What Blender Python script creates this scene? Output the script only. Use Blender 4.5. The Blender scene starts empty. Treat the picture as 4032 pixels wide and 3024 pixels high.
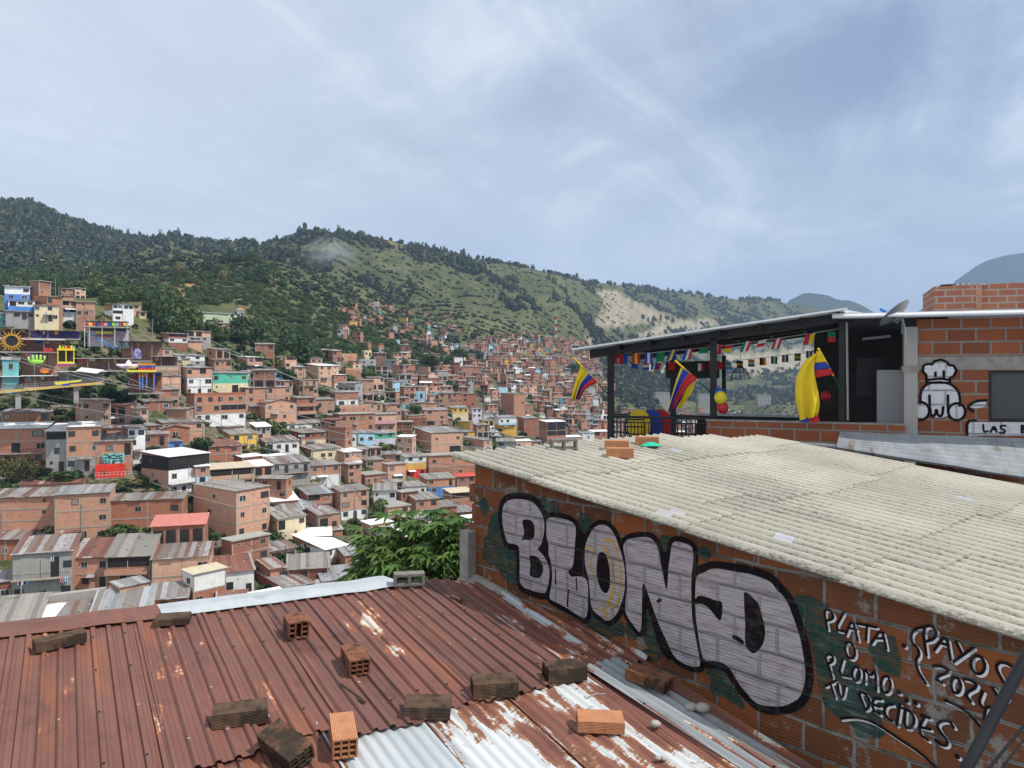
import bpy, bmesh, math, random
import numpy as np
from mathutils import Vector, Matrix, noise as mnoise
R_ = math.radians
random.seed(7)
S = bpy.context.scene
COL = S.collection
# ---------------------------------------------------------------- camera, sky, sun, exposure
FPX, CU, HV = 3000.0, 2016.0, 1460.0          # focal length, centre column and horizon row in photograph pixels
cam_d = bpy.data.cameras.new('camera'); cam = bpy.data.objects.new('camera', cam_d); COL.objects.link(cam)
cam_d.sensor_width = 36.0; cam_d.lens = 36.0 * FPX / 4032.0
cam.location = (0, 0, 0); cam.rotation_euler = (R_(90), 0, 0)
cam_d.shift_y = (HV - 1512.0) / 4032.0
cam_d.clip_start = 0.1; cam_d.clip_end = 60000
S.camera = cam
S.view_settings.view_transform = 'Standard'; S.view_settings.look = 'None'
S.view_settings.exposure = 0.05; S.view_settings.gamma = 1.0
SUN_H, SUN_EL = (0.955, -0.297), 54.0
ce = math.cos(R_(SUN_EL))
SUN_DIR = Vector((SUN_H[0] * ce, SUN_H[1] * ce, math.sin(R_(SUN_EL)))).normalized()
sl = bpy.data.lights.new('sun', 'SUN'); sun = bpy.data.objects.new('sun', sl); COL.objects.link(sun)
sl.energy = 4.9; sl.angle = R_(0.5); sl.color = (1.0, 0.95, 0.87)
sun.location = (40, -20, 80); sun.rotation_euler = SUN_DIR.to_track_quat('Z', 'Y').to_euler()
W = bpy.data.worlds.new('World'); S.world = W; W.use_nodes = True
nt = W.node_tree; nt.nodes.clear()
def N(t, typ, ins=None, **kw):
    n = t.nodes.new(typ)
    for k, v in kw.items(): setattr(n, k, v)
    for k, v in (ins or {}).items():
        if isinstance(v, bpy.types.NodeSocket): t.links.new(v, n.inputs[k])
        else: n.inputs[k].default_value = v
    return n
def math_(t, op, a, b=None, c=None, clamp=False):
    n = t.nodes.new('ShaderNodeMath'); n.operation = op; n.use_clamp = clamp
    for i, v in enumerate((a, b, c)):
        if v is None: continue
        if isinstance(v, bpy.types.NodeSocket): t.links.new(v, n.inputs[i])
        else: n.inputs[i].default_value = v
    return n.outputs[0]
def mix_(t, f, a, b, bt='MIX'):
    n = t.nodes.new('ShaderNodeMix'); n.data_type = 'RGBA'; n.blend_type = bt
    for s, v in ((n.inputs[0], f), (n.inputs[6], a), (n.inputs[7], b)):
        if isinstance(v, bpy.types.NodeSocket): t.links.new(v, s)
        else: s.default_value = v if not isinstance(v, tuple) or len(v) == 4 else (*v, 1)
    return n.outputs[2]
def ramp_(t, f, stops, interp='LINEAR'):
    n = t.nodes.new('ShaderNodeValToRGB'); n.color_ramp.interpolation = interp
    e = n.color_ramp.elements
    while len(e) < len(stops): e.new(0.5)
    for q, (p, c) in zip(e, stops):
        q.position = p; q.color = (c, c, c, 1) if isinstance(c, (int, float)) else (*c, 1)
    t.links.new(f, n.inputs[0])
    return n.outputs[0]
def noise_(t, vec, scale, detail=4, rough=0.55, dist=0.0):
    n = N(t, 'ShaderNodeTexNoise', {'Scale': scale, 'Detail': detail, 'Roughness': rough, 'Distortion': dist})
    if vec is not None: t.links.new(vec, n.inputs['Vector'])
    return n.outputs['Fac']
def world_sky():
    t = nt
    sky = N(t, 'ShaderNodeTexSky', sky_type='NISHITA', sun_disc=False)
    sky.sun_elevation = R_(SUN_EL); sky.sun_rotation = math.atan2(SUN_H[0], SUN_H[1])
    sky.altitude = 1500; sky.dust_density = 1.5
    tc = N(t, 'ShaderNodeTexCoord')
    sp = N(t, 'ShaderNodeSeparateXYZ', {0: tc.outputs['Generated']})
    x, y, z = sp.outputs
    zz = math_(t, 'ADD', math_(t, 'MAXIMUM', z, 0.0), 0.16)
    px, py = math_(t, 'DIVIDE', x, zz), math_(t, 'DIVIDE', y, zz)
    # cirrus sheets: a plane overhead, stretched along the wind
    def plane(a, b, rot):
        c, s = math.cos(rot), math.sin(rot)
        u = math_(t, 'ADD', math_(t, 'MULTIPLY', px, c * a), math_(t, 'MULTIPLY', py, s * a))
        v = math_(t, 'ADD', math_(t, 'MULTIPLY', px, -s * b), math_(t, 'MULTIPLY', py, c * b))
        return N(t, 'ShaderNodeCombineXYZ', {0: u, 1: v, 2: 3.7}).outputs[0]
    n1 = noise_(t, plane(1.0, 0.42, 0.35), 0.62, 7, 0.55, 0.8)
    n2 = noise_(t, plane(1.4, 0.55, -0.45), 1.7, 9, 0.62, 0.9)
    n3 = noise_(t, plane(0.7, 0.7, 0.0), 0.5, 3, 0.5)
    d = math_(t, 'ADD', math_(t, 'MULTIPLY', n1, 0.55), math_(t, 'MULTIPLY', n2, 0.28))
    d = math_(t, 'ADD', d, math_(t, 'MULTIPLY', n3, 0.3))
    veil = ramp_(t, d, [(0.47, (0.250, 0.325, 0.480)), (0.535, (0.400, 0.490, 0.640)), (0.585, (0.660, 0.730, 0.820)), (0.65, (0.93, 0.95, 0.97))])
    # brighter, whiter veil over the valley to the west (left of view), and toward the horizon
    lft = math_(t, 'MULTIPLY_ADD', x, -1.1, 0.45, True)
    veil = mix_(t, math_(t, 'MULTIPLY', lft, 0.62), veil, (0.84, 0.89, 0.93, 1))
    low = ramp_(t, z, [(0.0, 1.0), (0.12, 0.9), (0.33, 0.0)])
    veil = mix_(t, math_(t, 'MULTIPLY', low, 0.62), veil, (0.70, 0.79, 0.885, 1))
    clear = mix_(t, 1.0, sky.outputs[0], (0.11, 0.11, 0.115, 1), 'MULTIPLY')
    rgt = math_(t, 'MULTIPLY', math_(t, 'MULTIPLY_ADD', x, 2.2, -0.45, True), ramp_(t, z, [(0.02, 1.0), (0.17, 0.0)]))
    blue = ramp_(t, z, [(0.0, (0.09, 0.27, 0.62)), (0.13, (0.24, 0.40, 0.66))])
    veil = mix_(t, math_(t, 'MULTIPLY', rgt, 0.9), veil, blue)
    col = mix_(t, 0.93, clear, veil)
    bg = N(t, 'ShaderNodeBackground', {'Color': col, 'Strength': 1.14})
    o = N(t, 'ShaderNodeOutputWorld'); t.links.new(bg.outputs[0], o.inputs[0])
world_sky()
S.cycles.max_bounces = 5; S.cycles.diffuse_bounces = 2; S.cycles.glossy_bounces = 2; S.cycles.transmission_bounces = 2
S.cycles.volume_bounces = 0; S.cycles.transparent_max_bounces = 6; S.cycles.use_denoising = True
S.cycles.caustics_reflective = False; S.cycles.caustics_refractive = False

# ---------------------------------------------------------------- helpers
def ray(u, v): return ((u - CU) / FPX, (HV - v) / FPX)
def at(u, v, Y):
    s, z = ray(u, v); return Vector((s * Y, Y, z * Y))
def tag(o, label=None, cat=None, group=None, kind=None):
    for k, v in (('label', label), ('category', cat), ('group', group), ('kind', kind)):
        if v: o[k] = v
    return o
def empty(name, loc=(0, 0, 0), rz=0.0):
    o = bpy.data.objects.new(name, None); COL.objects.link(o); o.empty_display_size = 0.3
    o.location = loc; o.rotation_euler = (0, 0, rz); return o
class MB:
    """collects faces with material slots, then links ONE mesh object"""
    def __init__(s): s.v = []; s.f = []; s.m = []; s.mats = []; s.smooth = False
    def slot(s, m):
        if m not in s.mats: s.mats.append(m)
        return s.mats.index(m)
    def face(s, pts, m):
        b = len(s.v); s.v.extend([tuple(p) for p in pts]); s.f.append(tuple(range(b, b + len(pts)))); s.m.append(s.slot(m))
    def grid(s, P, m, close=False):
        b = len(s.v); r, c = len(P), len(P[0]); k = s.slot(m)
        for row in P: s.v.extend([tuple(p) for p in row])
        for i in range(r - 1):
            for j in range(c - 1 + (1 if close else 0)):
                j2 = (j + 1) % c
                s.f.append((b + i * c + j, b + i * c + j2, b + (i + 1) * c + j2, b + (i + 1) * c + j)); s.m.append(k)
    def hexa(s, c8, m):
        """eight corners: bottom four counter-clockwise seen from above, then top four"""
        b = len(s.v); s.v.extend([tuple(p) for p in c8]); k = s.slot(m)
        for q in ((3, 2, 1, 0), (4, 5, 6, 7), (0, 1, 5, 4), (1, 2, 6, 5), (2, 3, 7, 6), (3, 0, 4, 7)):
            s.f.append(tuple(b + i for i in q)); s.m.append(k)
    def box(s, x0, x1, y0, y1, z0, z1, m):
        s.hexa([(x0, y0, z0), (x1, y0, z0), (x1, y1, z0), (x0, y1, z0), (x0, y0, z1), (x1, y0, z1), (x1, y1, z1), (x0, y1, z1)], m)
    def bar(s, a, b, w, h, m, up=(0, 0, 1)):
        a, b = Vector(a), Vector(b); d = (b - a).normalized(); up = Vector(up)
        if abs(d.dot(up)) > 0.95: up = Vector((0, 1, 0))
        r = d.cross(up).normalized() * (w / 2); n = r.cross(d).normalized() * (h / 2)
        s.hexa([a - r - n, a + r - n, b + r - n, b - r - n, a - r + n, a + r + n, b + r + n, b - r + n], m)
    def tube(s, pts, r, m, seg=6, caps=True):
        pts = [Vector(p) for p in pts]; n = len(pts); rr = r if isinstance(r, (list, tuple)) else [r] * n
        rings = []
        for i, p in enumerate(pts):
            d = (pts[min(i + 1, n - 1)] - pts[max(i - 1, 0)]).normalized()
            a = d.orthogonal().normalized() if abs(d.z) > 0.98 else d.cross(Vector((0, 0, 1))).normalized()
            c = d.cross(a)
            rings.append([p + (a * math.cos(2 * math.pi * k / seg) + c * math.sin(2 * math.pi * k / seg)) * rr[i] for k in range(seg)])
        s.grid(rings, m, True)
        if caps: s.face(rings[0], m); s.face(rings[-1][::-1], m)
    def stroke(s, pts, w, m, y, close=False):
        """flat painted stroke in the local x-z plane at depth y, with round joints"""
        P = [Vector(p) for p in pts]
        if close: P = P + [P[0]]
        for a, b in zip(P, P[1:]):
            d = b - a
            if d.length < 1e-6: continue
            n = Vector((-d.y, d.x)).normalized() * (w / 2)
            q = [a - n, a + n, b + n, b - n]
            s.face([(c.x, y, c.y) for c in q], m); y -= 2e-5
        for a in P:
            s.face([(a.x + math.cos(k * math.pi / 5) * w / 2, y, a.y + math.sin(k * math.pi / 5) * w / 2) for k in range(10)], m); y -= 2e-5
    def poly(s, pts, m, y):
        from mathutils.geometry import tessellate_polygon
        b = len(s.v); s.v.extend([(p[0], y, p[1]) for p in pts]); k = s.slot(m)
        for tri in tessellate_polygon([[Vector((p[0], p[1], 0)) for p in pts]]):
            s.f.append(tuple(b + i for i in tri)); s.m.append(k)
    def build(s, name, parent=None, smooth=False, loc=None):
        me = bpy.data.meshes.new(name); me.from_pydata(s.v, [], s.f)
        for m in s.mats: me.materials.append(MAT[m])
        me.polygons.foreach_set('material_index', s.m)
        if smooth: me.polygons.foreach_set('use_smooth', [True] * len(me.polygons))
        me.update()
        o = bpy.data.objects.new(name, me); COL.objects.link(o)
        if parent: o.parent = parent
        if loc is not None: o.location = loc
        return o
def np_mesh(name, V, F, mats, mi=None, smooth=False, parent=None):
    me = bpy.data.meshes.new(name); k = F.shape[1]
    me.vertices.add(len(V)); me.vertices.foreach_set('co', np.ascontiguousarray(V, dtype=np.float32).ravel())
    me.loops.add(F.size); me.loops.foreach_set('vertex_index', np.ascontiguousarray(F, dtype=np.int32).ravel())
    me.polygons.add(len(F)); me.polygons.foreach_set('loop_start', np.arange(0, F.size, k, dtype=np.int32))
    me.polygons.foreach_set('loop_total', np.full(len(F), k, dtype=np.int32))
    for m in mats: me.materials.append(MAT[m])
    if mi is not None: me.polygons.foreach_set('material_index', np.ascontiguousarray(mi, dtype=np.int32))
    if smooth: me.polygons.foreach_set('use_smooth', np.ones(len(F), dtype=bool))
    me.update(calc_edges=True)
    o = bpy.data.objects.new(name, me); COL.objects.link(o)
    if parent: o.parent = parent
    return o
def copy_tree(o, parent=None):
    c = o.copy(); COL.objects.link(c); c.parent = parent
    for ch in list(o.children): copy_tree(ch, c)
    return c

# ---------------------------------------------------------------- materials
MAT = {}
def new_mat(name):
    m = bpy.data.materials.new(name); m.use_nodes = True; t = m.node_tree
    b = t.nodes['Principled BSDF']; MAT[name] = m; return t, b
def lnk(t, v, s):
    if isinstance(v, bpy.types.NodeSocket): t.links.new(v, s)
    else: s.default_value = (*v, 1) if isinstance(v, tuple) and len(v) == 3 else v
def bump_(t, b, h, strength=0.4, dist=0.01):
    n = N(t, 'ShaderNodeBump', {'Height': h, 'Strength': strength, 'Distance': dist}); t.links.new(n.outputs[0], b.inputs['Normal'])
def plain(name, c, c2=None, rough=0.8, scale=3.0, detail=5, metal=0.0, bump=0.0, rnd=0.0, spec=0.3, stops=(0.35, 0.7), stretch=None):
    t, b = new_mat(name); tc = N(t, 'ShaderNodeTexCoord').outputs['Object']
    if stretch: tc = N(t, 'ShaderNodeMapping', {0: tc, 'Scale': stretch}).outputs[0]
    f = noise_(t, tc, scale, detail, 0.6)
    col = mix_(t, ramp_(t, f, [(stops[0], 0.0), (stops[1], 1.0)]), c, c2 or tuple(x * 0.72 for x in c))
    if rnd:
        oi = N(t, 'ShaderNodeObjectInfo').outputs['Random']
        hs = N(t, 'ShaderNodeHueSaturation', {'Color': col, 'Value': math_(t, 'MULTIPLY_ADD', oi, rnd, 1 - rnd / 2), 'Hue': math_(t, 'MULTIPLY_ADD', oi, 0.02, 0.49)})
        col = hs.outputs[0]
    lnk(t, col, b.inputs['Base Color']); b.inputs['Roughness'].default_value = rough; b.inputs['Metallic'].default_value = metal
    b.inputs['Specular IOR Level'].default_value = spec
    if bump: bump_(t, b, f, bump, 0.02)
def facade_vec(t):
    sp = N(t, 'ShaderNodeSeparateXYZ', {0: N(t, 'ShaderNodeTexCoord').outputs['Object']}).outputs
    return N(t, 'ShaderNodeCombineXYZ', {0: math_(t, 'ADD', sp[0], sp[1]), 1: sp[2], 2: 0.0}).outputs[0]
def bricky(name, c1, c2, mortar, bw=0.40, bh=0.21, ms=0.016, mix=1.0, rnd=0.33, bump=0.3, stain=0.6):
    """hollow-clay brickwork in real size: courses, tint per brick, cement smears"""
    t, b = new_mat(name); v = facade_vec(t)
    br = N(t, 'ShaderNodeTexBrick', {'Vector': v, 'Color1': (*c1, 1), 'Color2': (*c2, 1), 'Mortar': (*mortar, 1), 'Scale': 1.0, 'Mortar Size': ms,
           'Brick Width': bw, 'Row Height': bh, 'Bias': 0.0, 'Mortar Smooth': 0.1})
    f = noise_(t, v, 0.7, 6, 0.65)
    col = mix_(t, math_(t, 'MULTIPLY', ramp_(t, f, [(0.48, 0.0), (0.75, 1.0)]), stain), br.outputs['Color'], tuple(x * 0.55 for x in c1))
    f2 = noise_(t, v, 2.6, 5, 0.6)
    col = mix_(t, math_(t, 'MULTIPLY', ramp_(t, f2, [(0.6, 0.0), (0.72, 1.0)]), 0.28), col, mortar)
    if rnd:
        oi = N(t, 'ShaderNodeObjectInfo').outputs['Random']
        col = N(t, 'ShaderNodeHueSaturation', {'Color': col, 'Value': math_(t, 'MULTIPLY_ADD', oi, rnd * 2, 1 - rnd), 'Hue': math_(t, 'MULTIPLY_ADD', oi, 0.022, 0.489), 'Saturation': math_(t, 'MULTIPLY_ADD', oi, -0.3, 1.1)}).outputs[0]
    lnk(t, col, b.inputs['Base Color']); b.inputs['Roughness'].default_value = 0.88; b.inputs['Specular IOR Level'].default_value = 0.2
    if bump: bump_(t, b, math_(t, 'SUBTRACT', 1.0, br.outputs['Fac']), bump, 0.02)
bricky('brick', (0.56, 0.235, 0.130), (0.44, 0.172, 0.095), (0.42, 0.33, 0.26))
bricky('brick_pale', (0.58, 0.29, 0.17), (0.50, 0.225, 0.125), (0.46, 0.37, 0.30))
bricky('brick_dull', (0.40, 0.165, 0.095), (0.31, 0.125, 0.075), (0.34, 0.28, 0.22))
for nm, c in dict(white=(0.74, 0.74, 0.73), cream=(0.68, 0.56, 0.37), grey=(0.34, 0.33, 0.315), yellow=(0.66, 0.40, 0.08), green=(0.10, 0.46, 0.31), blue=(0.09, 0.25, 0.60), turquoise=(0.16, 0.44, 0.46),
                  pink=(0.60, 0.30, 0.36), lilac=(0.62, 0.56, 0.68), black=(0.018, 0.018, 0.02), sky_blue=(0.40, 0.62, 0.76), concrete=(0.33, 0.31, 0.285), red_paint=(0.72, 0.07, 0.025), pale_green=(0.50, 0.58, 0.42), purple=(0.25, 0.14, 0.5)).items():
    plain(name=nm, c=c, c2=tuple(x * 0.68 for x in c), scale=0.9, detail=7, stops=(0.45, 0.85), rough=0.85, stretch=(1, 1, 0.5), rnd=0.12)
plain('glass_dark', (0.030, 0.034, 0.040), (0.055, 0.058, 0.062), rough=0.25, scale=0.6, rnd=0.5, spec=0.5)
plain('curtain', (0.34, 0.31, 0.26), (0.16, 0.15, 0.13), rough=0.6, scale=2.0, rnd=0.5)
plain('opening', (0.020, 0.018, 0.017), (0.035, 0.03, 0.028), rough=0.9)
plain('frame_white', (0.55, 0.55, 0.54), rough=0.6); plain('frame_dark', (0.06, 0.055, 0.05), rough=0.5)
plain('band', (0.40, 0.345, 0.285), (0.28, 0.24, 0.20), rough=0.9, scale=1.2, rnd=0.2)
plain('door_dark', (0.05, 0.035, 0.03), rough=0.6, rnd=0.6)
def roofing(name, cols, rust=0.3, rough=0.55, metal=0.0):
    """sheets laid side by side: every sheet its own tone, with rust stains and dirt"""
    t, b = new_mat(name); tc = N(t, 'ShaderNodeTexCoord').outputs['Object']
    br = N(t, 'ShaderNodeTexBrick', {'Vector': tc, 'Color1': (1, 1, 1, 1), 'Color2': (0, 0, 0, 1), 'Mortar': (0.45, 0.45, 0.45, 1), 'Scale': 1.0, 'Mortar Size': 0.02, 'Brick Width': 0.82, 'Row Height': 7.0})
    oi = N(t, 'ShaderNodeObjectInfo').outputs['Random']
    k = N(t, 'ShaderNodeTexWhiteNoise', noise_dimensions='2D'); 
    fl = N(t, 'ShaderNodeVectorMath', {0: tc, 1: (0.82, 7.0, 9.0)}, operation='DIVIDE').outputs[0]
    fl = N(t, 'ShaderNodeVectorMath', {0: fl}, operation='FLOOR').outputs[0]
    fl = N(t, 'ShaderNodeVectorMath', {0: fl, 1: N(t, 'ShaderNodeCombineXYZ', {0: math_(t, 'MULTIPLY', oi, 57.0), 1: 0.0, 2: 0.0}).outputs[0]}, operation='ADD').outputs[0]
    t.links.new(fl, k.inputs['Vector'])
    col = ramp_(t, k.outputs['Value'], [(i / len(cols), c) for i, c in enumerate(cols)], 'CONSTANT')
    col = mix_(t, math_(t, 'MULTIPLY', br.outputs['Fac'], 0.6), col, (0.06, 0.055, 0.05))
    f = noise_(t, N(t, 'ShaderNodeMapping', {0: tc, 'Scale': (1.4, 0.45, 1)}).outputs[0], 1.1, 7, 0.68)
    col = mix_(t, math_(t, 'MULTIPLY', ramp_(t, f, [(0.5, 0.0), (0.62, 1.0)]), rust), col, (0.16, 0.065, 0.04))
    f = noise_(t, tc, 3.0, 6, 0.7)
    col = mix_(t, math_(t, 'MULTIPLY', ramp_(t, f, [(0.5, 0.0), (0.75, 1.0)]), 0.35), col, (0.08, 0.075, 0.07))
    lnk(t, col, b.inputs['Base Color']); b.inputs['Roughness'].default_value = rough; b.inputs['Metallic'].default_value = metal
    w = N(t, 'ShaderNodeTexWave', {'Vector': tc, 'Scale': 1.9, 'Distortion': 0.0}, wave_type='BANDS', bands_direction='X')
    bump_(t, b, w.outputs['Fac'], 0.5, 0.03)
roofing('roof_zinc', [(0.27, 0.285, 0.30), (0.20, 0.205, 0.21), (0.36, 0.37, 0.38), (0.19, 0.17, 0.155), (0.24, 0.235, 0.23)], 0.3)
roofing('roof_rust', [(0.17, 0.065, 0.05), (0.22, 0.10, 0.07), (0.13, 0.055, 0.045), (0.33, 0.31, 0.30), (0.19, 0.08, 0.055)], 0.5)
roofing('roof_mixed', [(0.27, 0.265, 0.26), (0.16, 0.085, 0.065), (0.20, 0.19, 0.175), (0.33, 0.32, 0.315), (0.17, 0.13, 0.11), (0.23, 0.21, 0.19)], 0.5)
roofing('roof_fibre', [(0.25, 0.235, 0.21), (0.20, 0.19, 0.17), (0.28, 0.265, 0.24), (0.17, 0.16, 0.15)], 0.18, 0.9)
roofing('roof_tan', [(0.58, 0.50, 0.36), (0.54, 0.46, 0.33)], 0.12, 0.8)
plain('roof_white', (0.80, 0.81, 0.82), (0.66, 0.67, 0.68), rough=0.5, scale=0.5)
plain('roof_pink', (0.52, 0.19, 0.15), (0.44, 0.16, 0.13), rough=0.7, scale=1.0)
plain('roof_tile', (0.46, 0.16, 0.08), (0.34, 0.12, 0.07), rough=0.8, scale=3.0)
plain('roof_red', (0.55, 0.09, 0.07), (0.45, 0.08, 0.06), rough=0.7, scale=1.0)
plain('steel_dark', (0.012, 0.012, 0.014), (0.02, 0.02, 0.022), rough=0.45, scale=6)
plain('pole_grey', (0.33, 0.32, 0.31), (0.24, 0.235, 0.23), rough=0.85)
plain('cable', (0.10, 0.10, 0.105), rough=0.6)
plain('bark', (0.10, 0.075, 0.05), (0.06, 0.045, 0.03), rough=0.95, scale=4, stretch=(1, 1, 0.2))
def leafy(name, c, c2, rnd=0.35, scale=0.35, trans=0.25):
    t, b = new_mat(name); g = N(t, 'ShaderNodeNewGeometry'); tc = N(t, 'ShaderNodeTexCoord').outputs['Object']
    f = noise_(t, tc, scale, 4, 0.6)
    col = mix_(t, ramp_(t, f, [(0.35, 0.0), (0.65, 1.0)]), c, c2)
    r = g.outputs['Random Per Island']
    col = N(t, 'ShaderNodeHueSaturation', {'Color': col, 'Value': math_(t, 'MULTIPLY_ADD', r, rnd * 2, 1 - rnd), 'Hue': math_(t, 'MULTIPLY_ADD', r, 0.03, 0.485)}).outputs[0]
    lnk(t, col, b.inputs['Base Color']); b.inputs['Roughness'].default_value = 0.6; b.inputs['Specular IOR Level'].default_value = 0.25
    if trans:
        tr = N(t, 'ShaderNodeBsdfTranslucent', {'Color': col}); mx = N(t, 'ShaderNodeMixShader', {0: trans, 1: b.outputs[0], 2: tr.outputs[0]})
        t.links.new(mx.outputs[0], t.nodes['Material Output'].inputs[0])
leafy('leaf_dark', (0.030, 0.062, 0.022), (0.050, 0.085, 0.028))
leafy('leaf_mid', (0.055, 0.095, 0.028), (0.085, 0.125, 0.036))
leafy('leaf_light', (0.105, 0.145, 0.045), (0.15, 0.165, 0.055))
leafy('leaf_dry', (0.22, 0.18, 0.085), (0.15, 0.14, 0.06))
leafy('leaf_papaya', (0.055, 0.120, 0.028), (0.105, 0.175, 0.042), scale=1.2)
leafy('forest', (0.026, 0.044, 0.022), (0.044, 0.064, 0.028), rnd=0.40, scale=0.012, trans=0)
leafy('forest_light', (0.052, 0.072, 0.032), (0.080, 0.092, 0.040), rnd=0.4, scale=0.02, trans=0)
# ---------------------------------------------------------------- terrain: the hillside across the ravine and the mountains behind it
rng = np.random.default_rng(11)
NEAR = [(8, 4200), (20, 4200), (60, 2950), (90, 2700)]
COLS = {
 0: [(112,2500),(125,2390),(138,2260),(150,2080),(158,1880),(166,1720),(174,1560),(182,1420),(190,1290),(205,1215),(240,1180),(320,1165),(450,1160),(700,1110)],
 350: [(112,2520),(125,2400),(140,2240),(152,2060),(162,1870),(170,1720),(180,1560),(192,1420),(206,1300),(230,1220),(280,1180),(400,1150),(600,1120),(800,1110)],
 700: [(115,2500),(130,2380),(145,2200),(158,2010),(172,1830),(188,1670),(205,1530),(222,1410),(245,1310),(290,1230),(360,1170),(450,1110),(580,1052),(800,1085)],
 1000: [(120,2500),(135,2360),(152,2170),(168,2010),(186,1850),(208,1700),(235,1570),(262,1450),(295,1350),(350,1260),(430,1170),(520,1090),(620,1032),(850,1080)],
 1350: [(120,2550),(140,2360),(160,2190),(182,2030),(210,1870),(240,1730),(275,1600),(320,1490),(380,1390),(450,1310),(540,1230),(640,1160),(760,1105),(900,1120)],
 1700: [(120,2600),(150,2350),(180,2130),(215,1960),(260,1810),(310,1690),(370,1590),(440,1500),(520,1420),(620,1340),(720,1270),(850,1230),(950,1215)],
 2000: [(150,2450),(200,2150),(250,1960),(310,1810),(380,1700),(460,1610),(550,1530),(650,1450),(760,1380),(870,1320),(950,1300)],
 2250: [(150,2450),(220,2120),(300,1930),(390,1800),(500,1690),(620,1590),(750,1500),(880,1420),(980,1370),(1080,1340)],
 2450: [(200,2300),(320,1980),(450,1830),(600,1740),(800,1670),(1000,1600),(1200,1520),(1400,1420)],
 2800: [(200,2350),(400,1980),(700,1780),(1000,1690),(1400,1620),(1800,1560),(2000,1480),(2150,1420)],
 3300: [(200,2350),(400,1990),(700,1790),(1100,1690),(1600,1620),(2100,1560),(2400,1480),(2600,1420)],
}
RIDGE = [(-600,900),(-200,830),(0,797),(109,802),(273,868),(456,930),(602,955),(693,952),(802,966),(911,979),(984,984),(1094,957),(1167,921),(1276,915),(1422,926),(1531,948),(1641,975),(1823,1012),(2005,1043),(2188,1079),(2297,1112),(2497,1127),(2643,1145),(2844,1176),(3008,1176),(3117,1194),(3300,1235),(3600,1290),(4100,1360),(5400,1400)]
YRID = [(-400,1450),(0,1450),(600,1600),(1000,1700),(1300,1500),(1800,1500),(2300,1900),(2500,2500),(3100,3000),(5400,3000)]
SG = np.arange(-1.15, 1.1501, 0.004)
YG = np.exp(np.linspace(math.log(8), math.log(4600), 480))
def lattice(seed):
    r = np.random.default_rng(seed); return r.random((256, 256))
LAT = [lattice(i) for i in range(3)]
def vnoise(x, y, k=0):
    L = LAT[k]; xi, yi = np.floor(x).astype(int), np.floor(y).astype(int); fx, fy = x - xi, y - yi
    fx, fy = fx * fx * (3 - 2 * fx), fy * fy * (3 - 2 * fy); a = lambda i, j: L[(xi + i) % 256, (yi + j) % 256]
    return (a(0,0)*(1-fx)+a(1,0)*fx)*(1-fy)+(a(0,1)*(1-fx)+a(1,1)*fx)*fy
def fbm(x, y, oct=5, k=0, gain=0.5):
    s, a, tot = 0, 1, 0
    for i in range(oct): s = s + a * vnoise(x * 2**i + 17 * i, y * 2**i + 5 * i, k); tot += a; a *= gain
    return s / tot
def terrain():
    us = sorted(COLS); lnY = np.log(YG); U = SG * FPX + CU
    B = np.array([np.interp(lnY, [math.log(p[0]) for p in NEAR + COLS[u]], [p[1] for p in NEAR + COLS[u]]) for u in us])
    Ym = np.array([COLS[u][-1][0] for u in us])
    V = np.array([np.interp(U, us, B[:, j]) for j in range(len(YG))]).T        # (s, Y) -> row in the photograph
    ym = np.interp(U, us, Ym)[:, None]; yr = np.interp(U, *zip(*YRID))[:, None]; vr = np.interp(U, *zip(*RIDGE))[:, None]
    vm = np.interp(U, us, [COLS[u][-1][1] for u in us])[:, None]
    t = np.clip((lnY[None] - np.log(ym)) / (np.log(yr) - np.log(ym)), 0, 1)
    mid = vm + (vr - vm) * (t * 0.75 + 0.25 * t * t * (3 - 2 * t))
    V = np.where(YG[None] > ym, mid, V)
    back = YG[None] > yr
    V = np.where(back, vr + 260 * np.clip((YG[None] - yr) / yr, 0, 1.2), V)
    k = np.ones(9) / 9
    V2 = np.apply_along_axis(lambda c: np.convolve(np.pad(c, 4, mode='edge'), k, 'valid'), 0, V)
    V = np.where(YG[None] > yr * 0.93, V, V2)
    k = np.ones(7) / 7
    V2 = np.apply_along_axis(lambda c: np.convolve(np.pad(c, 3, mode='edge'), k, 'valid'), 1, V)
    V = np.where(YG[None] > yr * 0.9, V, V2)
    Z = (HV - V) / FPX * YG[None]
    X = SG[:, None] * YG[None]; Y = np.broadcast_to(YG[None], X.shape)
    far = np.clip((Y - 320) / 900, 0, 1)
    rid = 1 - np.abs(2 * fbm(X / 170, Y / 230, 4, 1) - 1)
    damp = np.clip(np.abs(yr - Y) / (0.16 * yr), 0.12, 1)
    Z = Z + far * damp * ((rid - 0.72) * 88 + (fbm(X / 45, Y / 60, 4, 2) - 0.5) * 22)
    Z = Z + np.clip((Y - 95) / 40, 0, 1) * (1 - far) * (fbm(X / 9, Y / 9, 4, 0) - 0.5) * 1.6
    return X, Y, Z
TX, TY, TZ = terrain()
TV = HV - FPX * TZ / TY
def z_at(x, y):
    s = x / y; i = min(max((s - SG[0]) / 0.004, 0), len(SG) - 1.001); j = min(max((math.log(y) - math.log(8)) / (math.log(4600) - math.log(8)) * 479, 0), 478.999)
    i0, j0 = int(i), int(j); a, b = i - i0, j - j0
    return float((TZ[i0,j0]*(1-a)+TZ[i0+1,j0]*a)*(1-b)+(TZ[i0,j0+1]*(1-a)+TZ[i0+1,j0+1]*a)*b)
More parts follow.
